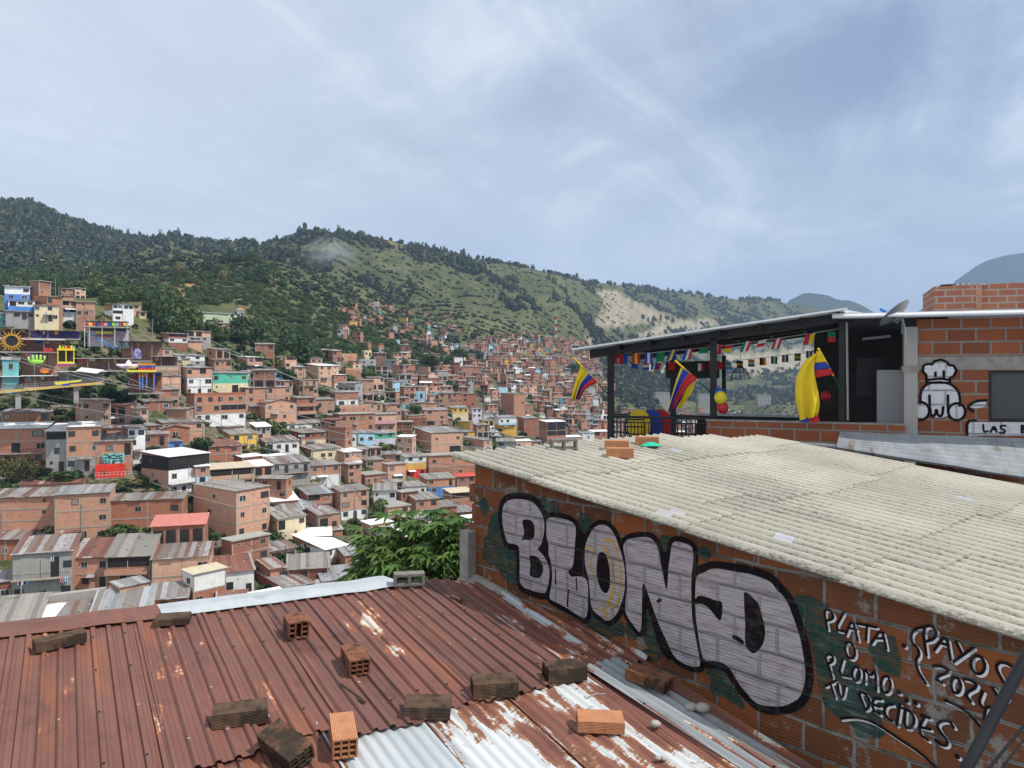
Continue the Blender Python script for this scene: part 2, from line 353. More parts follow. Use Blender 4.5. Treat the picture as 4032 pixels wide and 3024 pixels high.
def depth_at(u, v, y0=95):
    """distance at which the line of sight through (u, v) meets the hillside"""
    i = int(min(max(round(((u - CU) / FPX - SG[0]) / 0.004), 0), len(SG) - 1)); j0 = int(np.searchsorted(YG, y0))
    c = TV[i, j0:]; h = np.nonzero(c <= v)[0]
    return float(YG[j0 + h[0]]) if len(h) else None
def in_poly(u, v, P):
    r = np.zeros(np.shape(u), bool); n = len(P)
    for k in range(n):
        (x1, y1), (x2, y2) = P[k], P[(k + 1) % n]
        r ^= ((y1 > v) != (y2 > v)) & (u < (x2 - x1) * (v - y1) / (y2 - y1 + 1e-9) + x1)
    return r
TOWN_TOP = [(-600,1290),(0,1290),(420,1290),(560,1300),(790,1305),(1000,1330),(1080,1375),(1200,1410),(1350,1395),(1500,1440),(1615,1475),(1700,1465),(1776,1400),(1888,1338),(2050,1318),(2300,1352),(2420,1560),(2600,1700),(4100,1740),(5400,1740)]
BARE = [[(2351,1148),(2424,1139),(2497,1185),(2552,1212),(2680,1258),(2516,1276),(2351,1303),(2333,1258),(2388,1203)],
        [(2490,1330),(2600,1275),(2760,1255),(2860,1262),(2740,1298),(2520,1335)], [(2505,1440),(2625,1432),(2625,1478),(2560,1488)],
        [(2850,1395),(3200,1372),(3200,1452),(2980,1470),(2855,1440)], [(2300,1320),(2345,1345),(2330,1362)]]
CLAY = [[(900,1078),(930,1064),(975,1068),(976,1090),(930,1100),(905,1095)], [(650,1180),(690,1165),(735,1195),(745,1225),(690,1215)], [(720,1115),(800,1120),(890,1140),(870,1148),(760,1135)],
        [(1420,926),(1480,935),(1560,962),(1500,962)], [(930,1180),(975,1172),(1005,1186),(960,1192)]]
def build_terrain():
    U = CU + FPX * TX / TY
    nu, nv = TX.shape; idx = np.arange(nu * nv).reshape(nu, nv)
    F = np.stack([idx[:-1, :-1], idx[1:, :-1], idx[1:, 1:], idx[:-1, 1:]], -1).reshape(-1, 4)
    Vv = np.stack([TX, TY, TZ], -1).reshape(-1, 3)
    o = np_mesh('hillside_terrain', Vv, F, ['terrain'], smooth=True)
    wob = (fbm(TX / 14, TY / 20, 4, 1) - 0.5) * 26
    bare = np.zeros(TX.shape); clay = np.zeros(TX.shape)
    for P in BARE: bare = np.maximum(bare, in_poly(U + wob, TV + wob * 0.4, P))
    for P in CLAY: clay = np.maximum(clay, in_poly(U + wob * 0.5, TV + wob * 0.3, P))
    tt = np.interp(U, *zip(*TOWN_TOP)); town = np.clip((TV - tt) / 30 + 0.5, 0, 1) * (TY < 1100)
    for nm, arr in (('bare', bare), ('clay', clay), ('town', town)):
        a = o.data.attributes.new(nm, 'FLOAT', 'POINT'); a.data.foreach_set('value', np.ascontiguousarray(arr, dtype=np.float32).ravel())
    o['kind'] = 'structure'
def terrain_mat():
    t, b = new_mat('terrain'); P = N(t, 'ShaderNodeNewGeometry').outputs['Position']
    A = lambda n: N(t, 'ShaderNodeAttribute', attribute_name=n).outputs['Fac']
    n1, n2 = noise_(t, P, 0.012, 7, 0.62), noise_(t, P, 0.06, 6, 0.65)
    col = mix_(t, ramp_(t, n1, [(0.38, 0.0), (0.62, 1.0)]), (0.062, 0.076, 0.033), (0.125, 0.128, 0.058))
    col = mix_(t, math_(t, 'MULTIPLY', ramp_(t, n2, [(0.50, 0.0), (0.66, 1.0)]), 0.75), col, (0.030, 0.046, 0.022))
    col = mix_(t, math_(t, 'MULTIPLY', ramp_(t, noise_(t, P, 0.03, 5, 0.6, 1.0), [(0.60, 0.0), (0.70, 1.0)]), 0.5), col, (0.15, 0.135, 0.06))
    n3 = noise_(t, P, 0.35, 6, 0.7)
    town = mix_(t, ramp_(t, n3, [(0.42, 0.0), (0.60, 1.0)]), (0.050, 0.068, 0.026), (0.17, 0.145, 0.105))
    col = mix_(t, A('town'), col, town)
    n4 = noise_(t, P, 0.05, 7, 0.7)
    col = mix_(t, A('bare'), col, mix_(t, ramp_(t, n4, [(0.35, 0.0), (0.65, 1.0)]), (0.36, 0.31, 0.225), (0.21, 0.185, 0.125)))
    col = mix_(t, A('clay'), col, mix_(t, ramp_(t, n4, [(0.35, 0.0), (0.65, 1.0)]), (0.42, 0.21, 0.08), (0.30, 0.22, 0.11)))
    lnk(t, col, b.inputs['Base Color']); b.inputs['Roughness'].default_value = 1.0; b.inputs['Specular IOR Level'].default_value = 0.05
    bump_(t, b, n2, 0.6, 6.0)
terrain_mat(); build_terrain()
plain('mountain', (0.030, 0.045, 0.028), (0.040, 0.055, 0.032), rough=1.0, scale=0.004, spec=0.0)
def far_mountain(prof, Y, label):
    """a whole mountain: ridge profile with slopes running down before and behind it"""
    P = [at(u, v, Y) for u, v in prof]; rows = []
    for k in np.linspace(-1, 1, 15):
        row = []
        for i, p in enumerate(P):
            h = max(p.z + 350, 30); q = abs(k)
            row.append((p.x + (mnoise.noise((i * .3, k * 2, 1)) * 160) * q, p.y + k * 1500, -350 + h * (1 - q ** 0.9) + mnoise.noise((i * .8, k * 3, 7)) * 55 * q))
        rows.append(row)
    m = MB(); m.grid(rows, 'mountain'); o = m.build('far_mountain', smooth=True); o['kind'] = 'structure'; o['label'] = label
def dens(P, n=40):
    u = np.linspace(P[0][0], P[-1][0], n); v = np.interp(u, *zip(*P)); return [(a, b + 7 * mnoise.noise((a * .02, b * .01, 3))) for a, b in zip(u, v)]
far_mountain(dens([(2700,1430),(2950,1330),(3080,1215),(3110,1180),(3170,1156),(3230,1157),(3290,1178),(3340,1182),(3400,1205),(3440,1230),(3560,1330),(3700,1420)]), 5200, 'small blue mountain behind the terrace roof')
far_mountain(dens([(3300,1430),(3560,1260),(3660,1195),(3720,1150),(3780,1090),(3840,1050),(3900,1020),(3980,1002),(4100,985),(4300,1000),(4600,1100),(5200,1300),(5600,1430)], 60), 6200, 'tall blue mountain behind the unfinished brick storey')
# ---- clumps of leaves, used for the woods and scrub
def clump(n, size, seed, flat=1.0):
    r = np.random.default_rng(seed); d = r.normal(size=(n, 3)); d /= np.linalg.norm(d, axis=1)[:, None]
    p = d * (r.random((n, 1)) ** 0.4); p[:, 2] *= flat
    nrm = d + r.normal(size=(n, 3)) * 0.55; nrm /= np.linalg.norm(nrm, axis=1)[:, None]
    a = np.cross(nrm, r.normal(size=(n, 3))); a /= np.linalg.norm(a, axis=1)[:, None]; b = np.cross(nrm, a)
    s = size * (0.6 + 0.8 * r.random((n, 1)))
    return np.stack([p - a * s - b * s * .7, p + a * s - b * s * .7, p + a * s + b * s * .7, p - a * s + b * s * .7], 1)     # (n,4,3)
def scatter(name, items, protos, mats, label=None, cat=None, kind='stuff'):
    """items: (x, y, z, radius, height, material index)"""
    if not len(items): return None
    I = np.array(items, float); Vs, Ms = [], []
    pid = rng.integers(0, len(protos), len(I))
    for k, P in enumerate(protos):
        J = I[pid == k]
        if not len(J): continue
        ang = rng.random(len(J)) * 6.283; c, s = np.cos(ang), np.sin(ang)
        Q = P[None]; X = Q[..., 0] * c[:, None, None] - Q[..., 1] * s[:, None, None]; Y = Q[..., 0] * s[:, None, None] + Q[..., 1] * c[:, None, None]
        Z = np.broadcast_to(Q[..., 2], X.shape)
        V = np.stack([X * J[:, 3, None, None] + J[:, 0, None, None], Y * J[:, 3, None, None] + J[:, 1, None, None], (Z + 0.8) * J[:, 4, None, None] * 0.5 + J[:, 2, None, None]], -1)
        Vs.append(V.reshape(-1, 3)); Ms.append(np.repeat(J[:, 5], len(P)))
    V = np.concatenate(Vs); F = np.arange(len(V)).reshape(-1, 4)
    o = np_mesh(name, V, F, mats, np.concatenate(Ms).astype(np.int32))
    return tag(o, label, cat, kind=kind)
def forest():
    protos = [clump(60, 0.30, s) for s in range(4)]; near = [clump(300, 0.105, 20 + s) for s in range(4)]
    A, Bn = [], []
    U = rng.random(95000) * 4200 - 150; Vp = 800 + rng.random(95000) * 900
    tt = np.interp(U, *zip(*TOWN_TOP))
    for u, v, t in zip(U, Vp, tt):
        if v > t + 25 and not (u > 2380): continue
        Y = depth_at(u, v, 230)
        if Y is None or Y < 235 or Y > 3600 or (u < 400 and Y < 310) or (u < 640 and Y < 262): continue
        if any(a < u < b and c < v < d for a, b, c, d in ((780, 985, 1205, 1335), (700, 800, 1215, 1310), (430, 600, 1190, 1300))): continue
        x, z = (u - CU) / FPX * Y, None
        f = float(fbm(np.array([x / 90]), np.array([Y / 130]), 4, 2)[0])
        d = 0.72 if (Y > 900 and u < 1150) else (0.30 if (Y > 900 and u < 2450) else (0.46 if Y < 900 and u > 560 and u < 2300 else 0.56))
        if u > 2380 and v > 1330: d = 0.75 if v < 1590 else 0.3
        th = 0.5 + (0.5 - d) * 0.42
        if f < th: 
            
            if f < th - .06 or rng.random() > 0.22:
                if rng.random() < (.24 if Y > 900 else .5):
                    r = 1.0 + 1.9 * rng.random() ** 2; (Bn if Y < 520 else A).append((x, Y, z_at(x, Y) - .3, r, r * rng.uniform(.9, 1.7), 1 if rng.random() < .62 else 0))
                continue
        if any(in_poly(np.array(u), np.array(v), P) for P in BARE + CLAY): continue
        keep = min(1.0, (Y / 1500.0) ** 0.9 + 0.22)
        if rng.random() > keep: continue
        r = (1.6 + 3.2 * rng.random() ** 1.6) * (1.0 if Y < 700 else 1.2); h = r * (1.5 + 1.3 * rng.random())
        if Y > 1200 and rng.random() < 0.25: h *= 1.5; r *= 0.7
        z = z_at(x, Y); it = (x, Y, z - 0.4, r, h, 1 if rng.random() < 0.40 else (2 if rng.random() < .08 else 0))
        (Bn if Y < 620 else A).append(it)
    # the tree line along the ridges
    for u in np.arange(0, 3150, 9.0):
        dn = 0.75 if (u < 1150 or 1560 < u < 1830 or 1900 < u < 2420 or u > 2450) else 0.25
        if rng.random() > dn * (1.35 if mnoise.noise((u * .012, 3.0, 1.0)) > -.02 else .35): continue
        Y = float(np.interp(u, *zip(*YRID))) * (0.985 + 0.02 * rng.random()); x = (u - CU) / FPX * Y
        h = (4 + 7 * rng.random() * (1.25 if 1560 < u < 2400 else 0.9)) * (Y / 1500)
        A.append((x, Y, z_at(x, Y) - 1, h * 0.42, h, 0))
    scatter('hillside_forest', A, protos, ['forest', 'forest_light', 'leaf_dry'], 'dark woods covering the far hills up to the ridge', 'forest')
    scatter('slope_woodland', Bn, near, ['leaf_dark', 'leaf_mid', 'leaf_dry'], 'bushy green woodland on the slope above the houses', 'woodland')
forest()
# ---------------------------------------------------------------- foreground materials
def rust_sheet(name, base, base2, peel=0.0, metal_c=(0.50, 0.46, 0.39), fleck=0.5, edge=(0.30, 0.10, 0.035), rough=0.62):
    t, b = new_mat(name); tc = N(t, 'ShaderNodeTexCoord').outputs['Object']
    oi = N(t, 'ShaderNodeObjectInfo').outputs['Random']
    tc = N(t, 'ShaderNodeVectorMath', {0: tc, 1: N(t, 'ShaderNodeCombineXYZ', {0: 0.0, 1: math_(t, 'MULTIPLY', oi, 31.0), 2: math_(t, 'MULTIPLY', oi, 17.0)}).outputs[0]}, operation='ADD').outputs[0]
    st = N(t, 'ShaderNodeMapping', {0: tc, 'Scale': (2.4, 0.55, 1.0)}).outputs[0]
    col = mix_(t, ramp_(t, noise_(t, st, 1.6, 7, 0.65), [(0.35, 0.0), (0.65, 1.0)]), base, base2)
    col = mix_(t, math_(t, 'MULTIPLY', ramp_(t, noise_(t, tc, 2.2, 8, 0.7), [(0.55, 0.0), (0.72, 1.0)]), 0.7), col, tuple(x * 0.5 for x in base))
    col = mix_(t, math_(t, 'MULTIPLY', ramp_(t, noise_(t, N(t, 'ShaderNodeMapping', {0: tc, 'Scale': (3.0, 0.4, 1.0)}).outputs[0], 1.3, 6, 0.6), [(0.54, 0.0), (0.74, 1.0)]), 0.6), col, edge)
    pm = N(t, 'ShaderNodeMapping', {0: tc, 'Scale': (3.6, 0.75, 1.0), 'Location': (4.0, 2.0, 0)}).outputs[0]
    fine = noise_(t, N(t, 'ShaderNodeMapping', {0: tc, 'Scale': (2.0, 22.0, 1.0)}).outputs[0], 3.0, 4, 0.6)
    f = math_(t, 'ADD', noise_(t, pm, 1.15, 7, 0.62), math_(t, 'MULTIPLY', math_(t, 'SUBTRACT', fine, 0.5), 0.14))
    th = 0.74 - peel * 0.34
    col = mix_(t, ramp_(t, f, [(th - 0.045, 0.0), (th - 0.005, 1.0)]), col, edge)
    pk = ramp_(t, f, [(th, 0.0), (th + 0.012, 1.0)])
    col = mix_(t, pk, col, metal_c)
    sp = noise_(t, tc, 17.0, 2, 0.5)
    col = mix_(t, math_(t, 'MULTIPLY', ramp_(t, sp, [(0.765, 0.0), (0.775, 1.0)]), fleck), col, (0.62, 0.58, 0.52))
    lnk(t, col, b.inputs['Base Color']); b.inputs['Roughness'].default_value = rough; b.inputs['Specular IOR Level'].default_value = 0.35
    bump_(t, b, noise_(t, tc, 9.0, 5, 0.6), 0.18, 0.01)
rust_sheet('sheet_rust', (0.138, 0.057, 0.042), (0.170, 0.076, 0.057), 0.14)
rust_sheet('sheet_rust_dull', (0.112, 0.050, 0.040), (0.150, 0.068, 0.054), 0.06)
rust_sheet('sheet_rust_scarred', (0.135, 0.056, 0.045), (0.170, 0.072, 0.054), 0.34)
rust_sheet('sheet_peeled', (0.125, 0.042, 0.030), (0.17, 0.060, 0.038), 0.56, (0.40, 0.42, 0.44), 0.3)
rust_sheet('sheet_half_rust', (0.150, 0.060, 0.045), (0.19, 0.080, 0.055), 0.64, (0.48, 0.50, 0.51), 0.3, (0.26, 0.12, 0.06))
rust_sheet('sheet_galvanised', (0.42, 0.45, 0.47), (0.34, 0.37, 0.39), 0.0, fleck=0.3, edge=(0.33, 0.34, 0.33), rough=0.45)
rust_sheet('sheet_grey_old', (0.29, 0.31, 0.33), (0.19, 0.205, 0.22), 0.34, (0.15, 0.125, 0.11), 0.4, edge=(0.20, 0.19, 0.18))
def fibre_sheet():
    t, b = new_mat('fibre_cement'); tc = N(t, 'ShaderNodeTexCoord').outputs['Object']
    oi = N(t, 'ShaderNodeObjectInfo').outputs['Random']
    col = mix_(t, ramp_(t, noise_(t, tc, 0.8, 6, 0.6), [(0.35, 0.0), (0.68, 1.0)]), (0.425, 0.402, 0.340), (0.32, 0.302, 0.255))
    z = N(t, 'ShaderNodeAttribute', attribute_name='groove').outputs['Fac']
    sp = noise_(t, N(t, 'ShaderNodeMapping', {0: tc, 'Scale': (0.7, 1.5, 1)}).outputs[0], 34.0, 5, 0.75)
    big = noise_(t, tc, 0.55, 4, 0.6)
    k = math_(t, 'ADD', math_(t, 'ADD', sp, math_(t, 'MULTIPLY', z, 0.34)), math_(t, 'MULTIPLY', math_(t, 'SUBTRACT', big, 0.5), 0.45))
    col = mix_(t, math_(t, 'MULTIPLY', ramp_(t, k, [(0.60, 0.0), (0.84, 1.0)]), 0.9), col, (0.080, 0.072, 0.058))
    col = N(t, 'ShaderNodeHueSaturation', {'Color': col, 'Value': math_(t, 'MULTIPLY_ADD', oi, 0.16, 0.92)}).outputs[0]
    lnk(t, col, b.inputs['Base Color']); b.inputs['Roughness'].default_value = 0.95; b.inputs['Specular IOR Level'].default_value = 0.15
    bump_(t, b, sp, 0.25, 0.01)
fibre_sheet()
plain('lead_patch', (0.42, 0.43, 0.47), (0.34, 0.35, 0.38), rough=0.5, scale=6)
def clay(name, c, c2, moss):
    t, b = new_mat(name); tc = N(t, 'ShaderNodeTexCoord').outputs['Object']
    col = mix_(t, ramp_(t, noise_(t, tc, 9, 6, 0.65), [(0.38, 0.0), (0.65, 1.0)]), c, c2)
    col = mix_(t, ramp_(t, noise_(t, tc, 6.5, 7, 0.72), [(0.62 - moss * 0.25, 0.0), (0.74 - moss * 0.25, 1.0)]), col, (0.045, 0.034, 0.026))
    sp = N(t, 'ShaderNodeSeparateXYZ', {0: tc}).outputs
    w = math_(t, 'SINE', math_(t, 'MULTIPLY', math_(t, 'ADD', sp[1], sp[2]), 520.0))
    lnk(t, col, b.inputs['Base Color']); b.inputs['Roughness'].default_value = 0.92; b.inputs['Specular IOR Level'].default_value = 0.15
    bump_(t, b, w, 0.75, 0.004)
clay('clay_new', (0.50, 0.235, 0.125), (0.42, 0.18, 0.09), 0.05)
clay('clay_old', (0.25, 0.105, 0.058), (0.185, 0.080, 0.047), 0.55)
clay('clay_dark', (0.125, 0.078, 0.052), (0.080, 0.052, 0.036), 0.6)
clay('clay_mossy', (0.17, 0.080, 0.048), (0.085, 0.068, 0.042), 0.95)
plain('cinder', (0.20, 0.19, 0.17), (0.12, 0.115, 0.10), rough=0.95, scale=30, bump=0.5)
plain('old_wood', (0.10, 0.062, 0.042), (0.055, 0.036, 0.026), rough=0.9, scale=8, stretch=(0.3, 2, 2))
plain('mortar', (0.30, 0.28, 0.25), (0.19, 0.175, 0.155), rough=0.95, scale=7, bump=0.6, detail=8)
plain('rubble', (0.36, 0.33, 0.29), (0.24, 0.21, 0.18), rough=0.95, scale=15, bump=0.4)
WALL_B = dict(bw=0.415, bh=0.245)
def wall_tex(name, tint=None, mixf=1.0, keep=0.0, rough=0.85):
    """brickwork of the graffiti wall in wall metres; TINT paints over it while joints and scoring still show"""
    t, b = new_mat(name); tc = N(t, 'ShaderNodeTexCoord').outputs['Object']
    sp = N(t, 'ShaderNodeSeparateXYZ', {0: tc}).outputs
    wx = N(t, 'ShaderNodeCombineXYZ', {0: math_(t, 'ADD', math_(t, 'ADD', sp[0], sp[1]), math_(t, 'MULTIPLY', noise_(t, tc, 3.3, 3), 0.06)), 1: math_(t, 'ADD', sp[2], math_(t, 'MULTIPLY', noise_(t, tc, 2.6, 3), 0.045)), 2: 0.0}).outputs[0]
    br = N(t, 'ShaderNodeTexBrick', {'Vector': wx, 'Color1': (0.250, 0.082, 0.031, 1), 'Color2': (0.095, 0.042, 0.025, 1), 'Mortar': (0.125, 0.112, 0.096, 1), 'Scale': 1.0, 'Mortar Size': 0.017, 'Brick Width': 0.415, 'Row Height': 0.245, 'Mortar Smooth': 0.3})
    br.offset = 0.42
    n = noise_(t, wx, 2.2, 7, 0.68)
    col = mix_(t, math_(t, 'MULTIPLY', ramp_(t, n, [(0.50, 0.0), (0.70, 1.0)]), 0.55), br.outputs['Color'], (0.11, 0.05, 0.03))
    sm = ramp_(t, math_(t, 'ADD', noise_(t, wx, 3.2, 8, 0.72), math_(t, 'MULTIPLY', br.outputs['Fac'], 0.12)), [(0.545, 0.0), (0.605, 1.0)])
    col = mix_(t, sm, col, (0.19, 0.175, 0.155))
    jf = math_(t, 'FRACT', math_(t, 'DIVIDE', N(t, 'ShaderNodeSeparateXYZ', {0: wx}).outputs[1], 0.245))
    jf = math_(t, 'MULTIPLY', math_(t, 'GREATER_THAN', math_(t, 'ABSOLUTE', math_(t, 'SUBTRACT', jf, 0.5)), 0.478), ramp_(t, noise_(t, wx, 1.9, 4, 0.6), [(0.40, 0.0), (0.52, 1.0)]))
    score = math_(t, 'SINE', math_(t, 'MULTIPLY', sp[2], 210.0))
    sn = noise_(t, N(t, 'ShaderNodeMapping', {0: wx, 'Scale': (1.2, 9, 1)}).outputs[0], 3.0, 6, 0.7)
    if tint:
        cover = mix_(t, ramp_(t, sn, [(0.46, 0.0), (0.66, 1.0)]), tint, mix_(t, keep, tint, col))
        cover = mix_(t, math_(t, 'MULTIPLY', br.outputs['Fac'], 0.42), cover, tuple(x * 0.28 + 0.004 for x in tint))
        cover = mix_(t, math_(t, 'MULTIPLY', ramp_(t, noise_(t, wx, 5.5, 7, 0.7), [(0.60, 0.0), (0.68, 1.0)]), 0.55), cover, tuple(x * 0.55 for x in tint))
        cover = mix_(t, math_(t, 'MULTIPLY', sm, 0.06 if tint[0] < .02 else 0.35), cover, (0.30, 0.28, 0.26))
        col = mix_(t, mixf, col, cover)
    col = mix_(t, math_(t, 'MULTIPLY', jf, 0.72), col, (0.022, 0.020, 0.018))  # shadow in the bed joints, painted on as broken dark lines
    lnk(t, col, b.inputs['Base Color']); b.inputs['Roughness'].default_value = rough; b.inputs['Specular IOR Level'].default_value = 0.05
    h = math_(t, 'ADD', math_(t, 'MULTIPLY', br.outputs['Fac'], -1.0), math_(t, 'ADD', math_(t, 'MULTIPLY', score, 0.10), math_(t, 'MULTIPLY', n, 0.5)))
    bump_(t, b, h, 0.8, 0.02)
wall_tex('wall_brick')
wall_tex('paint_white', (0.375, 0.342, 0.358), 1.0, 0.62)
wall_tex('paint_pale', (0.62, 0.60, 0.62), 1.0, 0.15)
wall_tex('paint_black', (0.007, 0.0065, 0.008), 0.985, 0.06, 0.7)
wall_tex('paint_green', (0.008, 0.050, 0.042), 0.92, 0.6)
wall_tex('paint_yellow', (0.60, 0.36, 0.05), 0.85, 0.3)

# ---------------------------------------------------------------- rusty tin roof below the camera
KS = 0.08; RE = Vector((0.862, 0.507)); RR = Vector((-0.507, 0.862)); RO = Vector((-1.5, 6.2, -5.8)); RZ0 = -3.289
def roof_hit(u, v):
    """pixel -> (a, b) in the shed's own axes on its roof plane"""
    s, q = ray(u, v); y = RZ0 / (q - KS * (RR.x * s + RR.y)); p = Vector((s * y - RO.x, y - RO.y)); return p.dot(RE), p.dot(RR)
def roof_z(b): return RZ0 + KS * (b + RR.x * RO.x + RR.y * RO.y) - RO.z
shed = empty('tin_roofed_shed', RO, math.atan2(RE.y, RE.x))
tag(shed, 'low shed under a rusty brown corrugated tin roof weighted down with bricks', 'shed')
RIDGE_PX = [(-450, 2590), (0, 2506), (640, 2428), (1150, 2360), (1540, 2308), (1700, 2284), (1880, 2290)]
LAP_PX = [(-600, 3380), (0, 3220), (640, 3070), (1040, 2962), (1270, 2905), (1580, 2848), (1900, 2768), (2310, 2665), (2560, 2600)]
ra = sorted(roof_hit(*p) for p in RIDGE_PX); la = sorted(roof_hit(*p) for p in LAP_PX)
b_ridge = lambda a: float(np.interp(a, *zip(*ra))); b_lap = lambda a: float(np.interp(a, *zip(*la)))
def trap(x, p=0.137):
    f = (x % p) / p
    h = 0.026 * min(1, max(0, (0.20 - abs(f - 0.5)) / 0.075)); return h + 0.005 * min(1, max(0, (0.07 - min(f, 1 - f)) / 0.03))
def sinus(x, p=0.095): return 0.011 * (1 + math.cos(2 * math.pi * x / p))
def sheet(a0, a1, bt, bb, prof, mat, lift=0.0, nb=9, step=None, seed=0, zfun=None):
    """one corrugated metal sheet between a0 and a1, from bt (upper edge) to bb (lower edge), with thickness"""
    step = step or 0.0114; na = max(6, int((a1 - a0) / step)); rnd = random.Random(seed); ph = rnd.random() * 9
    top = []
    for j in range(nb):
        k = j / (nb - 1); row = []
        for i in range(na + 1):
            a = a0 + (a1 - a0) * i / na; b = bt(a) * (1 - k) + bb(a) * k
            if j == nb - 1: b += 0.02 * mnoise.noise((a * 5, ph, 1)) 
            z = (zfun or (lambda a, b: roof_z(b)))(a, b) + prof(a - a0) + lift * (0.3 + 0.7 * k) + 0.011 * mnoise.noise((a * 1.7, b * 1.3, ph)) + (0.008 * abs(mnoise.noise((a * 6, ph, 4))) if j == nb - 1 else 0)
            row.append((a, b, z))
        top.append(row + [(x, y, z - 0.004) for x, y, z in reversed(row)])
    m = MB(); m.grid(top, mat, True); m.face(top[-1], mat); m.face(top[0][::-1], mat)
    if prof is trap:
        for k in range(1, nb, 2):
            for i in range(1, int((a1 - a0) / .137), 2):
                if rnd.random() < .7:
                    j = min(na, int((.137 * (i + .5)) / (a1 - a0) * na)); x, y, z = top[k][j]; m.box(x - .008, x + .008, y - .008, y + .008, z - .002, z + .007, rnd.choice(['steel_dark', 'steel_dark', 'pole_grey']))
    return m
def add_sheet(parent, mesh, label=None):
    o = mesh.build('roof_sheet', parent); 
    if label: o['label'] = label
    return o
EU = [-430, -120, 145, 520, 769, 1027, 1225, 1440, 1690]
ea = [roof_hit(u, float(np.interp(u, *zip(*RIDGE_PX))))[0] for u in EU]; ea.append(ea[-1] + 1.3)
UM = ['sheet_rust', 'sheet_rust', 'sheet_rust', 'sheet_rust_scarred', 'sheet_rust', 'sheet_rust_dull', 'sheet_rust_scarred', 'sheet_rust_dull', 'sheet_peeled']
for i, m in enumerate(UM):
    nx = ea[i + 1] + 0.06
    if i == 7: nx = ea[i + 1] + 0.2
    bb = (lambda a, i=i: b_lap(a) - (0.05, 0.1, 0.08, 0.03, -0.06, 0.10, 0.0, 0.05, 0.0)[i])
    add_sheet(shed, sheet(ea[i], nx, b_ridge, bb, trap, m, 0.010 + 0.016 * (i % 2), seed=i), 'brown sheet with long strips of bare grey metal' if m == 'sheet_peeled' else None)
LU = [-700, 300, 1000, 1275, 1660, 1990, 2290, 2520]
lo = [roof_hit(u, float(np.interp(u, *zip(*LAP_PX))))[0] for u in LU]
LM = ['sheet_rust', 'sheet_rust_scarred', 'sheet_rust', 'sheet_galvanised', 'sheet_half_rust', 'sheet_half_rust', 'sheet_rust_scarred']
for i, m in enumerate(LM):
    pr = trap if m in ('sheet_rust', 'sheet_rust_scarred') else sinus
    add_sheet(shed, sheet(lo[i], lo[i + 1] + 0.05, lambda a: b_lap(a) + 0.22, lambda a: b_lap(a) - 2.1, pr, m, -0.014 + 0.004 * (i % 2), seed=40 + i, step=0.0114 if pr is trap else 0.0095), 'bare galvanised sheet' if m == 'sheet_galvanised' else None)
# grey strip of narrow corrugation tucked along the graffiti wall
g0 = roof_hit(2330, 2640); 
def strip():
    m = MB(); pts = [(2385, 2612), (2600, 2742), (2900, 2925), (3180, 3085)]; L = [roof_hit(*p) for p in pts]; d = (Vector(L[-1]) - Vector(L[0])); d.normalize(); n = Vector((d.y, -d.x)); rows = []
    for k in range(14):
        q = Vector(L[0]) + d * (k / 13 * 3.3) ; r = [(q.x + n.x * w, q.y + n.y * w, roof_z(q.y + n.y * w) + 0.035 + 0.012 * math.cos(w * 62) - 0.05 * k / 13) for w in np.linspace(-0.12, 0.30, 40)]
        rows.append(r + [(x, y, z - 0.004) for x, y, z in reversed(r)])
    m.grid(rows, 'sheet_grey_old', True); m.face(rows[0][::-1], 'sheet_grey_old'); m.face(rows[-1], 'sheet_grey_old'); return m
add_sheet(shed, strip(), 'narrow grey strip tucked along the painted wall')
def cap(a0, a1, mat, lift):
    m = MB(); rows = []
    for i in range(24):
        a = a0 + (a1 - a0) * i / 23; br = b_ridge(a); w = 0.012 * mnoise.noise((a * 3, 1, 2))
        r = [(a, br + y, roof_z(br) + z + w) for y, z in ((-0.13, 0.030), (0.0, 0.052), (0.10, 0.056), (0.22, 0.040), (0.42, 0.02))]
        rows.append(r + [(x, y, z - 0.004) for x, y, z in reversed(r)])
    m.grid(rows, mat, True); m.face(rows[0][::-1], mat); m.face(rows[-1], mat); return m.build('ridge_cap', shed)
ac = roof_hit(625, 2430)[0]
cap(ea[0] - 0.1, ac, 'sheet_rust', 0)['label'] = 'rusty brown ridge cap'
cap(ac + 0.02, roof_hit(1560, 2306)[0], 'sheet_galvanised', 0)['label'] = 'bright galvanised ridge cap'
m = MB(); a0, a1 = ea[0] + 0.3, roof_hit(1700, 2284)[0]
m.box(a0, a1, -3.2, b_ridge(0) - 0.3, -3.0, 2.1, 'brick_dull'); m.build('wall', shed)
# ---- loose bricks lying on the roofs
def hollow_brick(L, w, h, mat, nh=3, nv=3, broken=False):
    m = MB(); t = 0.013; ys = [i * (w - t) / nh - w / 2 for i in range(nh + 1)]; zs = [i * (h - t) / nv for i in range(nv + 1)]
    for i, y in enumerate(ys):
        e = 0.0 if i in (0, nh) else 0.005
        m.box(-L / 2 + e, L / 2 - e - (0.05 if broken and i == 1 else 0), y, y + t, 0, h, mat)
    for i in range(nh):
        for j, z in enumerate(zs):
            if broken and i == 1 and j in (1, 2): continue
            e = 0.0 if j in (0, nv) else 0.006
            m.box(-L / 2 + e, L / 2 - e, ys[i] + t, ys[i + 1], z, z + t, mat)
    return m
def block(L, w, h, mat, r=0.008):
    m = MB(); x, y = L / 2, w / 2; rows = []
    for z, s in ((0, r), (r, 0), (h - r, 0), (h, r)):
        rows.append([(-x + s, -y + r, z), (-x + r, -y + s, z), (x - r, -y + s, z), (x - s, -y + r, z), (x - s, y - r, z), (x - r, y - s, z), (-x + r, y - s, z), (-x + s, y - r, z)])
    m.grid(rows, mat, True); m.face(rows[0][::-1], mat); m.face(rows[-1], mat); return m
